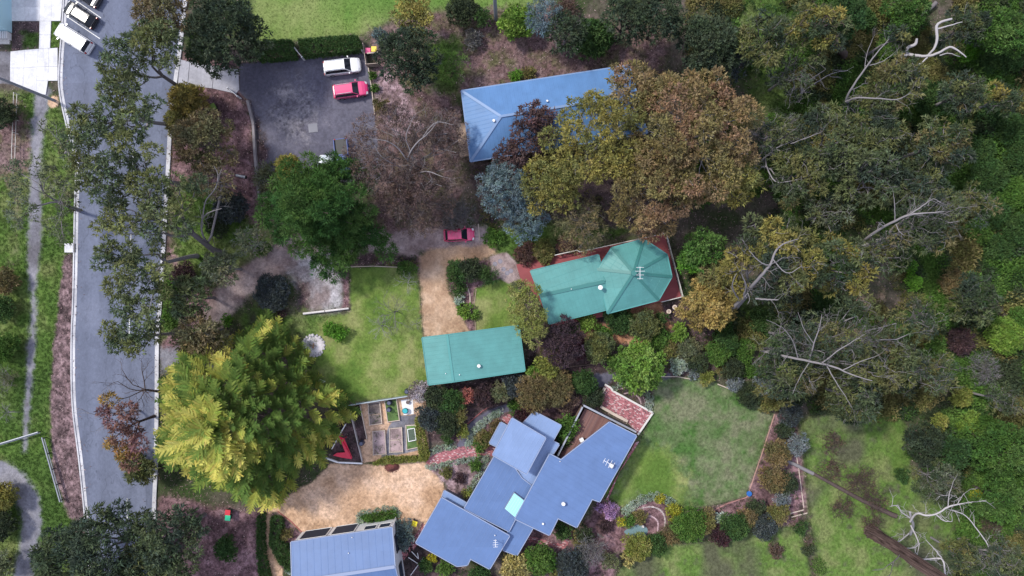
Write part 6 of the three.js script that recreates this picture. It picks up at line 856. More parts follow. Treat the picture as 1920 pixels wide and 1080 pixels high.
// hedges
function hedge(label, list, h, c, o = {}) { const p = ats(list, h * .7), cc = mid(p), root = thing('hedge', label, 'hedge', ...cc, o.group), b = new B(), w = new B(), s = { ...STYLE.shrub, ...(o.s || {}) }; const xs = p.map(q => q[0]), zs = p.map(q => q[1]), A = Math.abs(area2(p)) / 2; const n = Math.round(A * 30); let k = 0, g = 0; while (k < n && g++ < n * 20) { const x = rr(Math.min(...xs), Math.max(...xs)), z = rr(Math.min(...zs), Math.max(...zs)); if (!inside(p, x, z)) continue; k++; tuft(b, [x, h * rr(.9, 1), z], [0, 1, 0], .22, 10, .2, .13, pick(C[c]), 0); } p.forEach((a, i) => { const e = p[(i + 1) % p.length], l = Math.hypot(e[0] - a[0], e[1] - a[1]); for (let t = 0; t < l * h * 22; t++) { const f = rnd(), q = [a[0] + (e[0] - a[0]) * f, rr(.1, .95) * h, a[1] + (e[1] - a[1]) * f], nn = nrm([q[0] - cc[0], .3, q[2] - cc[1]]); tuft(b, q, nn, .2, 9, .2, .13, pick(C[c]), 0); } }); for (let t = 0; t < A; t++) { const x = rr(Math.min(...xs), Math.max(...xs)), z = rr(Math.min(...zs), Math.max(...zs)); if (inside(p, x, z)) w.tube([[x, -.05, z, .04], [x, h * .8, z, .02]], 4, BARK.dark, false); } if (!w.p.length) w.tube([[cc[0], -.05, cc[1], .04], [cc[0], h * .8, cc[1], .02]], 4, BARK.dark, false); w.build('stem', woodMat, root); b.build('foliage', leafMat, root); }
hedge('clipped dark hedge, shorter western length above the car park', [[484, 80], [545, 78], [552, 106], [486, 111]], 1.9, 'darkgreen', { group: 'clipped hedges above the car park' }); hedge('clipped dark hedge, longer eastern length above the car park', [[562, 77], [668, 69], [678, 92], [570, 104]], 1.9, 'darkgreen', { group: 'clipped hedges above the car park' });
hedge('bright yellow green hedge along the side of the kitchen garden', [[780, 786], [788, 782], [800, 840], [803, 850], [790, 858], [786, 840]], .9, 'yellowgreen', { group: 'bright hedges round the kitchen garden' }); hedge('bright yellow green hedge along the foot of the kitchen garden', [[790, 858], [803, 852], [800, 862], [702, 870], [720, 858]], .8, 'yellowgreen', { group: 'bright hedges round the kitchen garden' });
hedge('dark low hedge along the west side of the stepping path', [[484, 970], [495, 965], [494, 1010], [500, 1060], [508, 1090], [490, 1090], [484, 1040]], 1, 'darkgreen', { group: 'dark hedges by the stepping path' }); hedge('dark curved hedge on the mound by the outbuilding', [[510, 972], [525, 972], [530, 990], [520, 1010], [545, 1030], [550, 1060], [540, 1070], [520, 1045], [508, 1020]], 1.1, 'darkgreen', { group: 'dark hedges by the stepping path' }); hedge('deep green low planting along the outbuilding north wall', [[678, 968], [740, 958], [742, 968], [690, 978]], .7, 'green');
shrub('silver blue shrub against the outbuilding east wall', 757, 1000, 22, 'blue', { h: 2, sz: 1.6 }); shrub('grey olive shrub on the mound', 538, 1000, 12, 'olive', { h: .8 }); shrub('sage tuft at the foot of the mound hedge', 546, 1070, 8, 'sage', { h: .6 }); shrub('dark round bush below the red mulch bins', 425, 1028, 22, 'darkgreen', { h: 1.6 });
// lower edge gardens
for (const [u, v, r, c, h, l, st] of [[966, 1062, 28, 'cream', 3, 'cream flowered shrub at the lower edge below the house', 'broad'], [1012, 1048, 30, 'green', 3, 'green rounded shrub below the house'], [1075, 1058, 32, 'bluedark', 3, 'blue dark shrub at the lower edge'], [1045, 1070, 18, 'olive', 2, 'olive shrub between the green and blue dark shrubs'], [1110, 1030, 28, 'grey', 3, 'silver twiggy shrub below the house', 'wisp'], [1140, 1050, 18, 'gumgrey', 2, 'pale shrub beside the silver twiggy one'], [1055, 995, 16, 'darkgreen', 1.4, 'dark shrub in the notch of the house roof'], [1095, 1000, 18, 'dark', 1.6, 'dark shrub below the east roof point'], [1145, 957, 14, 'lilac', .9, 'lilac flowering shrub at the house corner'], [1125, 950, 10, 'lilac', .8, 'smaller lilac flowering shrub against the house'], [1135, 985, 14, 'purple', .8, 'purple shrub below the lilac flowers'], [1165, 978, 9, 'yellow', .8, 'small yellow shrub west of the pond'], [1180, 975, 13, 'green', .9, 'green shrub west of the pond'], [1200, 968, 13, 'olive', .9, 'olive mound above the pond'], [1262, 958, 17, 'yellow', 1.3, 'bright yellow leaved shrub right of the pond bed'], [1236, 935, 8, 'yellow', .6, 'little yellow plant among the pale mounds'], [1195, 1022, 26, 'yellowgreen', 2.2, 'yellow green shrub below the pond'], [1180, 1045, 14, 'cream', 1.2, 'cream flowered plant below the pond', 'broad'], [1228, 1018, 22, 'darkgreen', 2, 'dark shrub right of the yellow green one'], [1258, 998, 20, 'olivebrown', 1.4, 'brown tussock right of the pond', 'spiky'], [1292, 985, 32, 'green', 2.4, 'broad green shrub at the foot of the dry lawn'], [1320, 975, 22, 'olive', 1.8, 'olive shrub at the foot of the dry lawn'], [1350, 1000, 22, 'maroon', 1.6, 'maroon shrub in the south border'], [1352, 970, 11, 'sage', 1, 'pale leaved shrub above the maroon one', 'broad'], [1378, 985, 26, 'darkgreen', 2.4, 'dark green shrub in the south border'], [1402, 970, 20, 'olivebrown', 2, 'brown topped shrub in the south border'], [1430, 985, 24, 'bluedark', 2.2, 'blue dark shrub in the south border'], [1415, 950, 18, 'dark', 1.6, 'dark shrub at the lawn corner below the blue tub'], [1455, 960, 22, 'olive', 2, 'olive shrub at the foot of the east border'], [1463, 932, 18, 'silver', 2, 'silver shrub low in the east border', 'fine'], [1492, 832, 22, 'silver', 2.6, 'tall silver blue shrub in the east border', 'fine'], [1455, 850, 26, 'olivebrown', 2.2, 'olive brown shrub at the log end'], [1448, 900, 26, 'olivebrown', 2, 'brown shrub below the log end'], [1475, 905, 20, 'dark', 1.8, 'dark shrub in the middle of the east border'], [1470, 805, 18, 'dark', 1.4, 'dark shrub under the silver blue one'], [1480, 775, 22, 'bluedark', 1.8, 'blue dark shrub at the top of the east border'], [1455, 1030, 14, 'brown', .7, 'brown tuft on the south lawn'], [1500, 990, 12, 'darkgreen', .9, 'dark tuft by the boundary strip'], [1515, 1030, 12, 'dark', .9, 'dark bush on the boundary strip'], [900, 1075, 20, 'darkgreen', 1.4, 'dark shrub under the lower house eave'], [835, 1065, 16, 'green', 1, 'green shrub beside the lower house eave'], [812, 1045, 8, 'yellow', .5, 'yellow flowers by the white pipes'], [800, 1060, 14, 'darkgreen', .8, 'dark plants by the white pipes'], [1085, 1010, 14, 'olive', 1.2, 'olive shrub by the lower brick path']]) shrub(l, u, v, r, c, { h, style: st, twig: st === 'wisp' ? 3 : 0, bark: st === 'wisp' ? 'pale' : 'brown' });
// lower left
tree(G, 'dark gum at the lower edge over the road end', 200, 1040, 88, 13, 'gumdark', { style: 'gum', bark: 'grey', cover: .95 }); tree(G, 'dark gum at the lower edge right of the road', 315, 1015, 68, 13, 'gumdark', { style: 'gum', bark: 'grey', cover: 1.0 }); tree(G, 'small dark gum over the curved drive mouth', 110, 1045, 55, 11, 'gumdark', { style: 'gum', bark: 'grey', cover: .9 }); tree(G, 'grey green gum at the bottom edge below the dark ones', 270, 1078, 55, 12, 'gum', { style: 'gum', bark: 'pale' });
shrub('yellow tinged shrub inside the curved drive', 8, 930, 28, 'goldolive', { h: 2.5 }); shrub('dark shrub inside the curved drive', 5, 985, 28, 'dark', { h: 2.5 }); shrub('pale shrub at the lower left corner', 5, 1055, 22, 'gumgrey', { h: 2.5, style: 'gum' }); shrub('dark shrub at the left edge beside the verge fence', 8, 215, 26, 'dark', { h: 2.5 }); shrub('dark green shrub at the left edge below the fence', 10, 580, 24, 'darkgreen', { h: 2.2 }); shrub('round green shrub at the left edge', 10, 650, 26, 'green', { h: 2.2 }); shrub('grey leafed shrub at the left edge below the round green one', 10, 665 + 45, 26, 'gumgrey', { h: 2, style: 'wisp', twig: 2, bark: 'pale' }); shrub('dark brown shrub at the left edge beside the path', 14, 525, 24, 'olivebrown', { h: 2 }); bareTree('bare grey shrub at the left edge near the pipe barrier', 8, 775, 22, 2.5, 'pale', { n: 6, deep: 2, tr: .04 });
// the eastern bush
const bush = 'gum trees of the eastern bush';
for (const [u, v, R, H, c, st, bk, l, o] of [
  [1440, 70, 62, 13, 'olivebrown', 'gum', 'pale', 'brown olive gum at the top edge right of the round dark tree', { twig: 3 }],
  [1532, 55, 58, 13, 'gumgold', 'gum', 'pale', 'golden brown gum beside the leaning dark trunk at the top', { twig: 3, base: [1580, 108] , bark: 'brown', tr: .45 }],
  [1480, 140, 46, 9, 'gumdark', 'gumthin', 'pale', 'thin dark gum with broken pale limbs over the grass', { twig: 4, deep: 2 }],
  [1690, 150, 56, 13, 'olive', 'gum', 'white', 'olive gum with a long white forked limb', { twig: 3, base: [1590, 190], extra: [[[1590, 190, 9, .2], [1600, 165, 11, .17], [1625, 128, 12.5, .14], [1650, 95, 13.2, .1], [1672, 70, 13.6, .05]], [[1590, 188, 9.5, .17], [1612, 181, 11.5, .15], [1650, 182, 12.8, .11], [1688, 184, 13.3, .08], [1712, 172, 13.6, .04]], [[1626, 128, 12.4, .07], [1628, 105, 13, .05], [1640, 70, 13.5, .03]], [[1635, 120, 12.6, .07], [1660, 112, 13.2, .05], [1680, 97, 13.6, .03]]] }],
  [1682, 66, 26, 10, 'olive', 'gum', 'pale', 'small olive crown above the white dead limbs', {}],
  [1640, 225, 66, 12, 'gum', 'gum', 'pale', 'grey olive gum below the long white forked limb', { twig: 3 }],
  [1560, 270, 72, 12, 'gum', 'gum', 'pale', 'wide grey green gum between the field and bush', { twig: 3 }],
  [1455, 250, 56, 11, 'gumdark', 'gumthin', 'white', 'thin gum with a tangle of white limbs right of the great dome', { twig: 3, deep: 2, poke: .8, extra: [[[1440, 320, 8, .12], [1460, 340, 9, .1], [1500, 335, 9.6, .07], [1530, 332, 10, .03]], [[1485, 268, 9, .08], [1520, 255, 10, .06], [1545, 245, 10.6, .03]]] }],
  [1500, 330, 58, 12, 'olive', 'gum', 'pale', 'olive gum right of the great dome skirt', { twig: 3 }],
  [1640, 315, 76, 13, 'gum', 'gum', 'pale', 'broad grey green gum in the middle of the bush', { twig: 3 }],
  [1805, 175, 46, 11, 'olivebrown', 'gum', 'pale', 'brown gum right of the dark round shrub', { twig: 3 }],
  [1880, 185, 34, 10, 'gumgold', 'gum', 'white', 'golden tipped gum at the right edge near the fallen log', { twig: 3 }],
  [1765, 270, 58, 12, 'olivebrown', 'gum', 'pale', 'olive brown gum in the upper right bush', { twig: 3 }],
  [1720, 350, 60, 12, 'gumdark', 'gum', 'pale', 'dark grey gum below the olive brown one', { twig: 3 }],
  [1745, 410, 84, 14, 'olivebrown', 'gumthin', 'white', 'tall thin gum with a long pale leaning trunk', { twig: 3, deep: 2, base: [1600, 468], tr: .26, poke: .6, extra: [[[1610, 462, 4, .26], [1640, 438, 9, .24], [1680, 415, 12.5, .2], [1710, 402, 14, .17], [1745, 398, 14.6, .1], [1775, 396, 15, .05]], [[1708, 403, 14, .14], [1735, 385, 14.8, .1], [1755, 372, 15.2, .06], [1770, 378, 15.4, .03]], [[1683, 413, 12.6, .09], [1682, 385, 13.6, .07], [1680, 362, 14.2, .03]], [[1685, 420, 12.4, .1], [1690, 432, 13, .07], [1700, 440, 13.4, .04]], [[1745, 385, 14.8, .06], [1750, 370, 15.2, .03]]] }],
  [1560, 400, 50, 10, 'gumgrey', 'gumthin', 'pale', 'thin grey gum above the big yellow olive gum', { twig: 3 }],
  [1455, 485, 100, 14, 'goldolive', 'gum', 'pale', 'big yellow olive gum with a thick pale trunk', { twig: 3, base: [1372, 578], tr: .42, rc: 1.3, cover: .7, poke: .5, extra: [[[1376, 576, 5, .36], [1398, 555, 9, .32], [1414, 535, 12, .26], [1432, 515, 14, .24], [1448, 495, 15, .2], [1458, 470, 15.6, .16], [1475, 455, 16, .1], [1500, 448, 16.2, .05]], [[1386, 562, 8, .17], [1378, 545, 11, .13], [1376, 530, 12.5, .09], [1384, 512, 13.5, .05]], [[1398, 553, 9.5, .2], [1402, 535, 12, .14], [1394, 515, 13.5, .08]], [[1446, 498, 15, .12], [1430, 492, 15.4, .09], [1408, 470, 15.8, .06]], [[1420, 560, 12, .16], [1445, 562, 13, .13], [1462, 562, 13.5, .08]], [[1452, 485, 15.3, .09], [1480, 512, 15.5, .07], [1505, 500, 15.6, .05]]] }],
  [1585, 500, 62, 12, 'goldolive', 'gum', 'pale', 'yellow olive crown right of the thick pale trunk', { twig: 3 }],
  [1660, 470, 50, 10, 'gumdark', 'gumthin', 'pale', 'dark thin gum under the long leaning trunk', { twig: 4 }],
  [1590, 650, 118, 13, 'olive', 'gumthin', 'white', 'wide twiggy gum with many bare pale limbs', { twig: 3, deep: 2, rc: 1.5, poke: .5, base: [1440, 655], tr: .34, sx: 1.2, sz: .85, cover: .7, limbBark: 'white', extra: [[[1425, 655, 5, .24], [1470, 668, 9, .22], [1520, 678, 12, .19], [1565, 688, 13.5, .16], [1605, 705, 14.2, .11], [1640, 715, 14.6, .06]], [[1520, 678, 12, .13], [1530, 645, 13.5, .11], [1540, 615, 14.4, .08], [1545, 590, 14.8, .04]], [[1545, 682, 13, .11], [1580, 655, 14, .09], [1605, 640, 14.6, .06], [1625, 628, 15, .03]], [[1555, 688, 13.3, .1], [1570, 715, 14, .08], [1590, 745, 14.4, .05], [1600, 765, 14.6, .03]], [[1500, 672, 11, .1], [1490, 640, 12.5, .08], [1470, 615, 13.4, .05], [1440, 600, 13.8, .03]], [[1585, 695, 13.8, .08], [1615, 680, 14.4, .06], [1650, 668, 14.8, .03]], [[1530, 645, 13.5, .07], [1510, 615, 14.2, .05], [1500, 585, 14.6, .03]], [[1520, 682, 12, .08], [1500, 715, 13, .06], [1490, 740, 13.4, .03]]] }],
  [1480, 630, 60, 10, 'gumgrey', 'gumthin', 'white', 'thin gum with curled white twigs beside the golden wattle', { twig: 3, deep: 2, poke: .8 }],
  [1480, 710, 60, 11, 'olive', 'gum', 'white', 'olive gum at the top of the east border', { twig: 4 }],
  [1600, 745, 62, 11, 'olive', 'gum', 'white', 'olive gum over the head of the east field', { twig: 4 }],
  [1670, 690, 58, 11, 'olive', 'gum', 'pale', 'olive gum right of the wide twiggy one', { twig: 3 }],
  [1745, 700, 56, 11, 'gum', 'gumthin', 'white', 'thin gum with white limbs near the right edge', { twig: 3, deep: 2 }],
  [1730, 600, 44, 9, 'olivebrown', 'gumthin', 'white', 'small thin gum over the clay clearing', { twig: 4 }],
  [1830, 560, 50, 8, 'dark', 'gum', 'grey', 'dark tree near the right edge above the lime bush', { twig: 2 }],
  [1830, 380, 40, 8, 'olivebrown', 'gumthin', 'pale', 'brown thin tree left of the bright vine bank', { twig: 3 }],
  [1590, 30, 40, 9, 'darkgreen', 'dense', 'dark', 'deep green tree at the top edge beside the dark trunk', {}],
  [1700, 20, 40, 7, 'green', 'dense', 'dark', 'fresh green tree between two dark leaning logs', {}],
  [1810, 50, 50, 9, 'gumdark', 'gum', 'white', 'dark gum at the top edge above the white dead limbs', { twig: 3 }],
  [1890, 60, 50, 9, 'green', 'dense', 'dark', 'green tree at the top right corner', {}],
  [1515, 30, 30, 9, 'gumdark', 'gumthin', 'white', 'dark thin crown at the top edge with white twigs', { twig: 4 }],
  [1735, 830, 40, 6, 'dark', 'dense', 'dark', 'dark round bush, left of a pair at the edge of the east field', {}],
  [1785, 850, 38, 6, 'darkgreen', 'dense', 'dark', 'dark green round bush, right of a pair at the edge of the east field', {}],
  [1760, 900, 46, 7, 'gumgrey', 'fine', 'pale', 'grey green feathery tree below the dark pair', { twig: 2 }],
  [1885, 840, 60, 8, 'green', 'dense', 'dark', 'broad green bush tree at the right edge', {}], [1870, 930, 50, 7, 'green', 'dense', 'dark', 'green bush tree below the broad one at the right edge', {}],
  [1870, 1050, 55, 10, 'gumgrey', 'gumthin', 'white', 'thin grey gum at the lower right corner', { twig: 3, deep: 2 }], [1800, 1040, 38, 8, 'olive', 'gum', 'pale', 'olive gum beside the massive trunk', { twig: 3 }],
  [1880, 750, 40, 9, 'gumdark', 'gumthin', 'white', 'dark thin gum at the right edge with fanned white limbs', { twig: 3, deep: 2 }],
]) tree(G, l, u, v, R * (st === 'dense' ? 1 : .97), H, st === 'dense' ? c : [...C[{ olivebrown: 'olive', gumgold: 'goldolive' }[c] || c], ...C.gum, ...C.gumdark], { style: st, bark: bk === 'pale' ? 'white' : bk, group: bush, cover: st === 'dense' ? 1 : .66, rc: st === 'dense' ? 0 : Math.min(1.1, Math.max(.7, R / U * .21)), jit: 1.2, sx: rr(.85, 1.2), sz: rr(.8, 1.1), poke: .65, dim: .82, ...o, twig: (o.twig || 0) + 1 });
// bushes of the gully
for (const [u, v, r, c, h, l] of [[1742, 188, 34, 'darkgreen', 3, 'round dark green bush below the white dead limbs'], [1820, 95, 28, 'bright', 1.6, 'vivid lime bush at the end of the white dead limbs'], [1880, 630, 34, 'lime', 2.4, 'lime green bush near the right edge'], [1910, 600, 26, 'green', 2.2, 'green bush above the lime one at the right edge'], [1710, 530, 16, 'bright', 1.2, 'bright fern like bush in the clearing'], [1705, 500, 14, 'bright', 1.2, 'bright bush above the clearing'], [1690, 490, 20, 'darkgreen', 1.4, 'dark green bush in the clearing'], [1690, 610, 24, 'green', 1.4, 'green thicket below the clay clearing'], [1620, 600, 18, 'bright', 1, 'grassy green bush in the clearing middle'], [1830, 435, 26, 'green', 2, 'green bush at the foot of the vine bank'], [1680, 30, 22, 'lime', 1.6, 'lime bush between dark logs at the top'], [1660, 95, 18, 'green', 1.4, 'green bush beside the dark upper log'], [1620, 40, 22, 'darkgreen', 1.6, 'deep green bush right of the golden brown gum'], [1430, 600, 24, 'darkgreen', 1.6, 'dark green bush right of the golden wattle'], [1395, 655, 22, 'green', 1.4, 'green bush below the golden wattle'], [1540, 570, 24, 'darkgreen', 1.2, 'deep green bush under the yellow olive gum'], [1785, 530, 26, 'olivebrown', 1.6, 'brown thicket right of the bright ferns'], [1800, 640, 26, 'purple', 1.6, 'purple brown thicket near the lime bush'], [1840, 690, 30, 'grey', 2, 'grey leafless looking thicket at the right'], [1750, 650, 22, 'green', 1.4, 'green thicket in the middle right bush'], [1815, 790, 22, 'lime', 1.8, 'lime saplings above the dark pair'], [1760, 790, 16, 'yellowgreen', 1.6, 'yellow green sapling above the dark pair'], [1800, 745, 20, 'yellowgreen', 1.8, 'yellow tipped saplings right of the field head'], [1840, 800, 26, 'green', 2, 'green thicket left of the broad bush tree'], [1850, 985, 26, 'brown', 1.4, 'pinkish brown thicket beside the dead tree'], [1830, 930, 14, 'yellow', .9, 'small yellow gorse near the dead tree tips'], [1610, 905, 40, 'brown', .5, 'brown twiggy scrub over the fallen log'], [1560, 880, 30, 'brown', .45, 'brown twiggy scrub at the pale end of the fallen log'], [1580, 950, 30, 'brown', .45, 'brown scrub below the fallen log'], [1640, 940, 30, 'brown', .5, 'brown scrub against the massive trunk'], [1560, 830, 28, 'brown', .35, 'low brown scrub in the upper field'], [1636, 982, 24, 'brown', .7, 'red brown scrub round the foot of the massive trunk'], [1690, 890, 14, 'darkgreen', .8, 'dark tussock in the field'], [1490, 740, 22, 'dark', 1.6, 'dark bush at the border head'], [1850, 330, 34, 'darkgreen', 2.6, 'broad green vine mound high on the right bank'], [1893, 362, 32, 'green', 2.4, 'brightest vine mound on the right bank'], [1862, 402, 30, 'darkgreen', 2.2, 'green vine mound in the middle of the right bank'], [1905, 432, 32, 'darkgreen', 2.6, 'deep green vine mound at the right edge of the bank'], [1868, 462, 28, 'darkgreen', 2, 'green vine mound at the foot of the right bank'], [1906, 300, 30, 'darkgreen', 2.8, 'deep green mound at the right edge above the bank'], [1836, 282, 26, 'darkgreen', 2.2, 'green mound at the upper left of the right bank'], [1895, 248, 30, 'darkgreen', 2.4, 'dark mound below the golden tipped gum'], [1850, 110, 30, 'darkgreen', 2, 'green mound right of the white dead limbs'], [1890, 110, 28, 'darkgreen', 2.2, 'dark mound above the bleached log at the right edge'], [1850, 210, 24, 'darkgreen', 1.8, 'green mound between the brown gum and golden tips']]) shrub(l, u, v, r, c, { h, style: c === 'brown' ? 'wisp' : c === 'grey' ? 'wisp' : 'shrub', twig: c === 'brown' || c === 'grey' ? 3 : 0, bark: c === 'grey' ? 'pale' : 'brown' });
// dead trees, logs and the massive trunk
function deadWood(name, label, limbs, bark, o = {}) { // limbs: [[u, v, h, r] ...]
  const p0 = at(limbs[0][0][0], limbs[0][0][1], limbs[0][0][2]), root = thing(name, label, o.cat || 'dead tree', p0[0], p0[1], o.group); limbs.forEach((l, i) => { const b = new B(), pts = smooth3(l.map(([u, v, h, r]) => { const [x, z] = at(u, v, h); return [x, h, z, r]; })); const g = rr(.9, 1.1); b.tube(pts, i ? 6 : 9, (i && o.limbBark ? BARK[o.limbBark] : BARK[bark]).map(v => v * g)); if (o.twig && i) { for (let k = 1; k < pts.length; k += 2) { const d = sph(); d[1] *= .3; twigs(b, pts[k], nrm(d), rr(.6, 1.3), .035, 1, BARK[bark], .7); } } b.build(i ? 'limb' : 'trunk', woodMat, root); }); return root;
}
deadWood('dead_tree', 'dead tree with thick bleached white limbs in the upper right', [[[1655, 145, -.2, .5], [1672, 128, 2.5, .42], [1690, 110, 5, .36], [1698, 100, 6.2, .32]], [[1698, 102, 6, .2], [1702, 90, 6.8, .2], [1716, 82, 7.3, .19], [1719, 72, 7.6, .13]], [[1700, 101, 6, .2], [1725, 105, 7, .17], [1745, 104, 7.6, .15], [1762, 98, 8, .14], [1780, 88, 8.4, .13], [1796, 95, 8.6, .1], [1812, 107, 8.7, .05]], [[1740, 104, 7.5, .12], [1752, 90, 8, .14], [1757, 72, 8.3, .16], [1756, 50, 8.5, .17], [1762, 42, 8.6, .15], [1785, 35, 8.8, .12]], [[1758, 54, 8.4, .1], [1780, 48, 8.6, .08], [1804, 41, 8.8, .04]], [[1740, 105, 7.4, .09], [1728, 118, 7.2, .08], [1716, 122, 7, .05]], [[1762, 104, 7.9, .08], [1778, 100, 8, .06], [1800, 106, 8, .03]]], 'bleached');
deadWood('dead_tree', 'sprawling dead white tree in the lower right field', [[[1706, 1002, -.2, .2], [1712, 985, 3, .17], [1708, 972, 5, .15], [1706, 960, 6, .14]], [[1706, 978, 5, .12], [1720, 962, 6.5, .12], [1735, 966, 7, .12], [1755, 964, 7.5, .1], [1778, 950, 8, .1], [1800, 945, 8.4, .07], [1820, 942, 8.8, .04], [1850, 938, 9, .02]], [[1706, 970, 5.5, .1], [1690, 960, 6, .08], [1683, 948, 6.4, .07], [1668, 950, 6.8, .03]], [[1708, 985, 4, .1], [1722, 1018, 5, .09], [1715, 1026, 5.5, .07], [1696, 1028, 6, .03]], [[1704, 1000, 2, .09], [1690, 1012, 3, .08], [1676, 1018, 3.6, .06], [1660, 1010, 4, .03]], [[1755, 964, 7.5, .08], [1770, 976, 7.6, .07], [1785, 978, 7.8, .03]], [[1778, 950, 8, .06], [1779, 930, 8.4, .05], [1786, 908, 8.8, .02]], [[1795, 946, 8.4, .05], [1803, 932, 8.8, .03], [1806, 926, 9, .02]], [[1784, 956, 7.8, .06], [1810, 966, 7.6, .06], [1830, 990, 7.4, .06], [1850, 1018, 7.2, .07], [1862, 1045, 6.8, .08]], [[1724, 1018, 5, .05], [1720, 1040, 5.2, .02]], [[1700, 1050, 4.5, .08], [1740, 1048, 5.4, .1], [1766, 1048, 6, .1], [1772, 1075, 6.2, .1], [1780, 1100, 6.4, .1]], [[1766, 1046, 6, .08], [1752, 1030, 6.4, .07], [1736, 1012, 6.8, .03]]], 'bleached', { twig: 1 });
{ // deeply furrowed bark: ridges run up the trunk as real relief
  const pts = smooth3([[1630, 994, -.3, .95], [1636, 998, 1.2, .78], [1690, 1034, 8, .66], [1770, 1087, 15, .58], [1840, 1135, 20, .5]].map(([u, v, h, r]) => { const [x, z] = at(u, v, h); return [x, h, z, r]; })), root = thing('massive_trunk', 'massive dark furrowed trunk leaving the picture at the lower right', 'tree', pts[0][0], pts[0][2]), b = new B(), S = 56, R = [];
  const fine = []; for (let i = 0; i + 1 < pts.length; i++) for (let k = 0; k < 4; k++) fine.push(pts[i].map((v, q) => v + (pts[i + 1][q] - v) * k / 4));
  fine.forEach((p, i) => { const t = i / fine.length; R.push([...Array(S).keys()].map(j => { const a = j / S * 2 * PI, f = 1 + .42 * (Math.abs(vn(j * .45 + vn(i * .25, 3, 2) * 1.5, i * .11, 71) - .5) * 2 - .5) + .1 * (vn(j * .9, i * .5, 72) - .5) + (i < 4 ? .25 * (4 - i) / 4 * Math.abs(Math.sin(a * 2.5)) : 0); return [p[0] + Math.cos(a) * p[3] * f, p[1], p[2] + Math.sin(a) * p[3] * f]; })); });
  for (let i = 0; i + 1 < R.length; i++) for (let j = 0; j < S; j++) { const k = (j + 1) % S, g = .35 + 1.1 * vn(j * .9, i * .35, 5); b.quad(R[i][j], R[i][k], R[i + 1][k], R[i + 1][j], [.11 * g, .075 * g, .07 * g]); }
  b.build('trunk', woodMat, root); const l = new B(); const q = fine[30]; twigs(l, q, [-.5, .3, .6], 2.2, .12, 2, BARK.grey, .5); l.build('limb', woodMat, root);
}
deadWood('fallen_log', 'long fallen log with a bleached pale end across the east field', [[[1464, 858, .35, .24], [1500, 876, .35, .24], [1525, 888, .35, .25]], [[1525, 888, .34, .22], [1580, 918, .32, .26], [1640, 950, .34, .3], [1680, 968, .4, .34]]], 'white', { cat: 'log', limbBark: 'brown' });
deadWood('fallen_log', 'dark leaning log beside the golden brown gum', [[[1579, 108, -.1, .34], [1560, 72, 4, .34], [1545, 48, 7, .3]], [[1579, 106, .3, .12], [1592, 112, .2, .05]]], 'dark', { cat: 'log', group: 'dark logs in the upper right bush' }); deadWood('fallen_log', 'dark thick log at the top edge left of the lime bush', [[[1638, 50, .4, .34], [1660, 22, .45, .36], [1682, -6, .5, .36]], [[1650, 34, .6, .1], [1644, 26, .9, .04]]], 'brown', { cat: 'log', group: 'dark logs in the upper right bush' }); deadWood('fallen_log', 'grey log running up to the lime bush at the top', [[[1703, 62, .3, .24], [1725, 35, .4, .26], [1755, 5, .5, .28]], [[1712, 50, .4, .08], [1704, 44, .7, .03]]], 'grey', { cat: 'log', group: 'dark logs in the upper right bush' });
deadWood('fallen_log', 'bleached pinkish log at the right edge under the green bank', [[[1864, 144, .3, .2], [1890, 140, .35, .24], [1925, 132, .4, .22]], [[1890, 139, .5, .06], [1898, 133, .8, .03]]], 'pale', { cat: 'log' }); deadWood('fallen_log', 'dark short log at the right edge above the lime bush', [[[1895, 515, .3, .2], [1925, 490, .35, .24]], [[1905, 506, .4, .06], [1900, 498, .7, .03]]], 'grey', { cat: 'log' });
deadWood('dead_tree', 'bare stem tangle over the lower dark log at the top', [[[1497, 192, -.1, .2], [1503, 172, 3, .16], [1500, 150, 4, .1]], [[1500, 176, 3, .08], [1530, 155, 4, .07], [1560, 138, 5, .05], [1590, 132, 5.4, .03]], [[1498, 180, 2.5, .07], [1520, 150, 4, .06], [1548, 130, 5, .03]], [[1492, 180, 3, .06], [1488, 150, 4, .05], [1490, 120, 5, .03]], [[1490, 160, 4, .06], [1482, 180, 4.4, .04], [1481, 192, 4.6, .02]]], 'pale', { twig: 1 }); deadWood('dead_tree', 'pale limbed snag with a dense tangle right of the great dome', [[[1402, 350, -.2, .3], [1412, 325, 4, .26], [1420, 305, 6, .2]], [[1418, 310, 6, .14], [1440, 290, 7, .12], [1460, 275, 7.6, .08], [1480, 268, 8, .03]], [[1416, 312, 6, .12], [1428, 285, 7, .1], [1432, 262, 7.6, .06], [1434, 245, 8, .03]], [[1420, 310, 6, .12], [1445, 318, 6.6, .09], [1458, 338, 6.8, .05], [1462, 345, 7, .03]], [[1436, 292, 7, .08], [1462, 290, 7.6, .06], [1485, 300, 7.8, .03]]], 'white', { twig: 1, cat: 'dead tree' });

// ---------------------------------------------------------------- undergrowth, grass and fallen leaves (uncountable)
function scatter(name, make, m, count, where, place, label, category) {
  const g = make(), mesh = new THREE.InstancedMesh(g, m, count), q = new THREE.Object3D(), c = new THREE.Color(); let n = 0, t = 0;
  while (n < count && t++ < count * 60) { const p = where(); if (!p) continue; const k = place(p, q); q.updateMatrix(); mesh.setMatrixAt(n, q.matrix); c.setRGB(...k); mesh.setColorAt(n, c); n++; }
  mesh.count = n; mesh.name = numbered(name); mesh.userData = { kind: 'stuff', label, category }; mesh.castShadow = mesh.receiveShadow = true; scene.add(mesh); return mesh;
}
function asGeometry(b) { const g = new THREE.BufferGeometry(); g.setAttribute('position', new THREE.BufferAttribute(new Float32Array(b.p), 3)); g.setAttribute('normal', new THREE.BufferAttribute(new Float32Array(b.n), 3)); g.setAttribute('uv', new THREE.BufferAttribute(new Float32Array(b.p.length / 3 * 2), 2)); return g; }
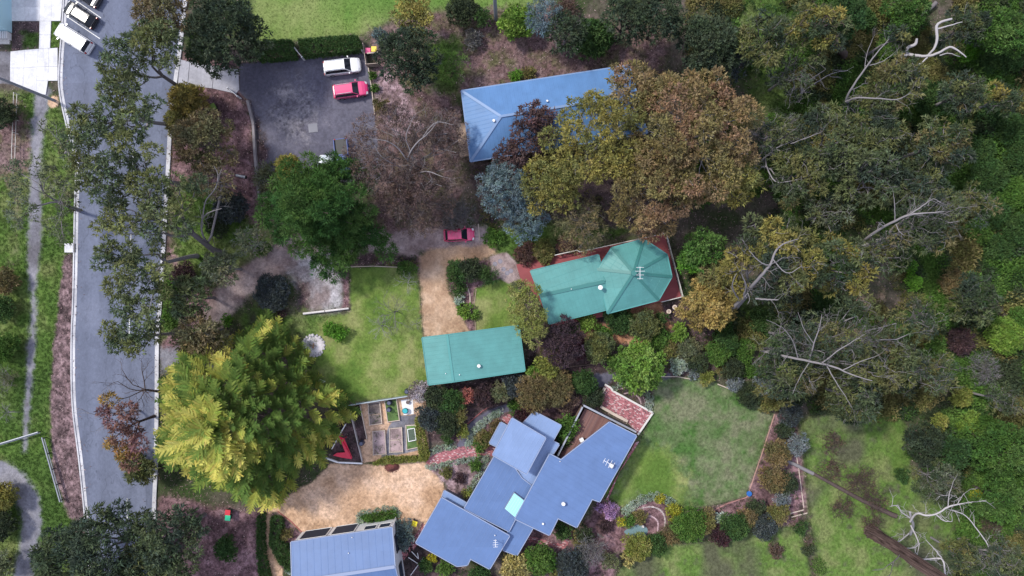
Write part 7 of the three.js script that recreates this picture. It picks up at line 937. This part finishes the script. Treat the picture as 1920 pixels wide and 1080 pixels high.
const plainLeaf = new THREE.MeshPhysicalMaterial({ roughness: .85, specularIntensity: .15, transmission: .25, thickness: 0, side: THREE.DoubleSide });
const bigLump = () => { const b = new B(); for (let i = 0; i < 18; i++) { const d = sph(); d[1] = Math.abs(d[1]); tuft(b, [d[0] * .5, d[1] * .45, d[2] * .5], nrm(d), .2, 9, .14, .1, [1, 1, 1], 0); } return asGeometry(b); };
const sparse = (s) => ['bush', 'mulchdark', 'earth'].includes(s);
scatter('undergrowth', bigLump, plainLeaf, 15000, () => {
  const u = rr(1290, 2000), v = rr(-60, 1140), [x, z] = at(u, v); const s = soilOf(x, z); if (s !== 'bush' && !(s === 'grass' && u < 1650 && rnd() < .25)) return null; if (v > 700 && u < 1520) return null; const d = fbm(x * .16, z * .16, 87, 3) + (u > 1800 ? .14 : 0) - (u < 1450 ? .08 : 0); if (d < .38 + rnd() * .14) return null; return [x, z, d, u];
}, ([x, z, d, u], q) => { const s = rr(.5, 1.4) * (u > 1800 ? 1.3 : 1) * (fbm(x * .5, z * .5, 101, 2) > .55 ? 1.5 : 1); q.position.set(x, 0, z); q.rotation.set(0, rr(0, 6.3), 0); q.scale.set(s, s * rr(.8, 1.3), s); const h = fbm(x * .3, z * .3, 99, 2), k = h > .56 ? pick(C.green) : h > .5 ? pick(C.darkgreen) : h > .40 ? pick(C.dark) : pick(C.olive), g = rr(.7, 1.3); return k.map(t => t * g); }, 'low green thicket covering the floor of the eastern bush', 'undergrowth');
scatter('bed_planting', bigLump, plainLeaf, 1500, () => { const u = rr(700, 1540), v = rr(20, 1140), [x, z] = at(u, v), s = soilOf(x, z); if (!['mulchdark', 'earth', 'mulch'].includes(s) || (s === 'mulch' && rnd() < .7)) return null; if (u > 955 && u < 1290 && v > 430 && v < 600) return null; if (u > 780 && u < 1200 && v > 760 && v < 1070) return null; if (u < 1000 && v > 600 && v < 725) return null; if (u < 800 && v > 740) return null; if (u < 870 && v < 480 && rnd() < .7) return null; return fbm(x * .3, z * .3, 66, 2) > .5 ? [x, z] : null; }, ([x, z], q) => { const s = rr(.3, .7); q.position.set(x, 0, z); q.rotation.set(0, rr(0, 6.3), 0); q.scale.set(s, s * rr(.6, 1), s); const k = pick([...C.dark, ...C.darkgreen, ...C.olive, ...C.brown]), g = rr(.8, 1.2); return k.map(t => t * g); }, 'small mixed plants filling the garden beds', 'ground cover');
const tuftGeo = () => { const b = new B(); for (let i = 0; i < 9; i++) { const a = rr(0, 6.3), d = nrm([Math.cos(a) * .8, rr(.5, 1.1), Math.sin(a) * .8]); leaf(b, [rr(-.08, .08), 0, rr(-.08, .08)], d, rr(.1, .2), .035, null); } return asGeometry(b); };
const grassy = new Set(['grass', 'lawn', 'park', 'dry', 'meadow']);
scatter('grass', tuftGeo, plainLeaf, 70000, () => { const x = rr(-MX / 2, MX / 2), z = rr(-MZ / 2, MZ / 2), s = soilOf(x, z); if (!grassy.has(s) || inside(roadArea, x, z)) return null; return [x, z, s]; }, ([x, z, s], q) => { const k = (s === 'lawn' || s === 'park' || s === 'dry' ? rr(.25, .55) : rr(.5, 1.3)); q.position.set(x, .02, z); q.rotation.set(0, rr(0, 6.3), 0); q.scale.set(k * 1.3, k, k * 1.3); const t = tintOf(x, z), g = rr(.85, 1.3); return [t[0] * g, t[1] * g * 1.05, t[2] * g]; }, 'short grass blades on the lawns and verges', 'grass');
const flake = () => { const b = new B(); leaf(b, [-.06, .01, 0], [1, 0, 0], .14, .05, null); b.tri([-.06, .012, -.02], [-.06, .012, .03], [.09, .03, .01]); return asGeometry(b); };
const littered = new Set(['mulch', 'mulchpale', 'mulchdark', 'bark', 'litter', 'earth', 'bush']);
scatter('leaf_litter', flake, M(1, 1, 1, .9), 45000, () => { const x = rr(-MX / 2, MX / 2), z = rr(-MZ / 2, MZ / 2), s = soilOf(x, z); if (inside(roadArea, x, z)) return rnd() < .35 && edgeDistance(roadArea, x, z)[0] < .4 + 1.6 * rnd() * rnd() ? [x, z, .1] : null; return littered.has(s) || (s === 'track' && rnd() < .15) || (s === 'grass' && x > 20 && rnd() < .1) ? [x, z] : null; }, ([x, z, y], q) => { q.position.set(x, y || .045, z); q.rotation.set(rr(-.3, .3), rr(0, 6.3), rr(-.3, .3)); q.scale.setScalar(rr(.8, 1.9)); const g = rr(.5, 1.5), k = pick([[.26, .17, .17], [.2, .12, .12], [.34, .25, .24], [.12, .075, .075]]); return k.map(t => t * g); }, 'fallen bark and dry leaves strewn on the mulch', 'leaf litter');

scene.traverse(o => { if (o.isMesh) o.castShadow = o.receiveShadow = true; });
renderer.render(scene, camera);
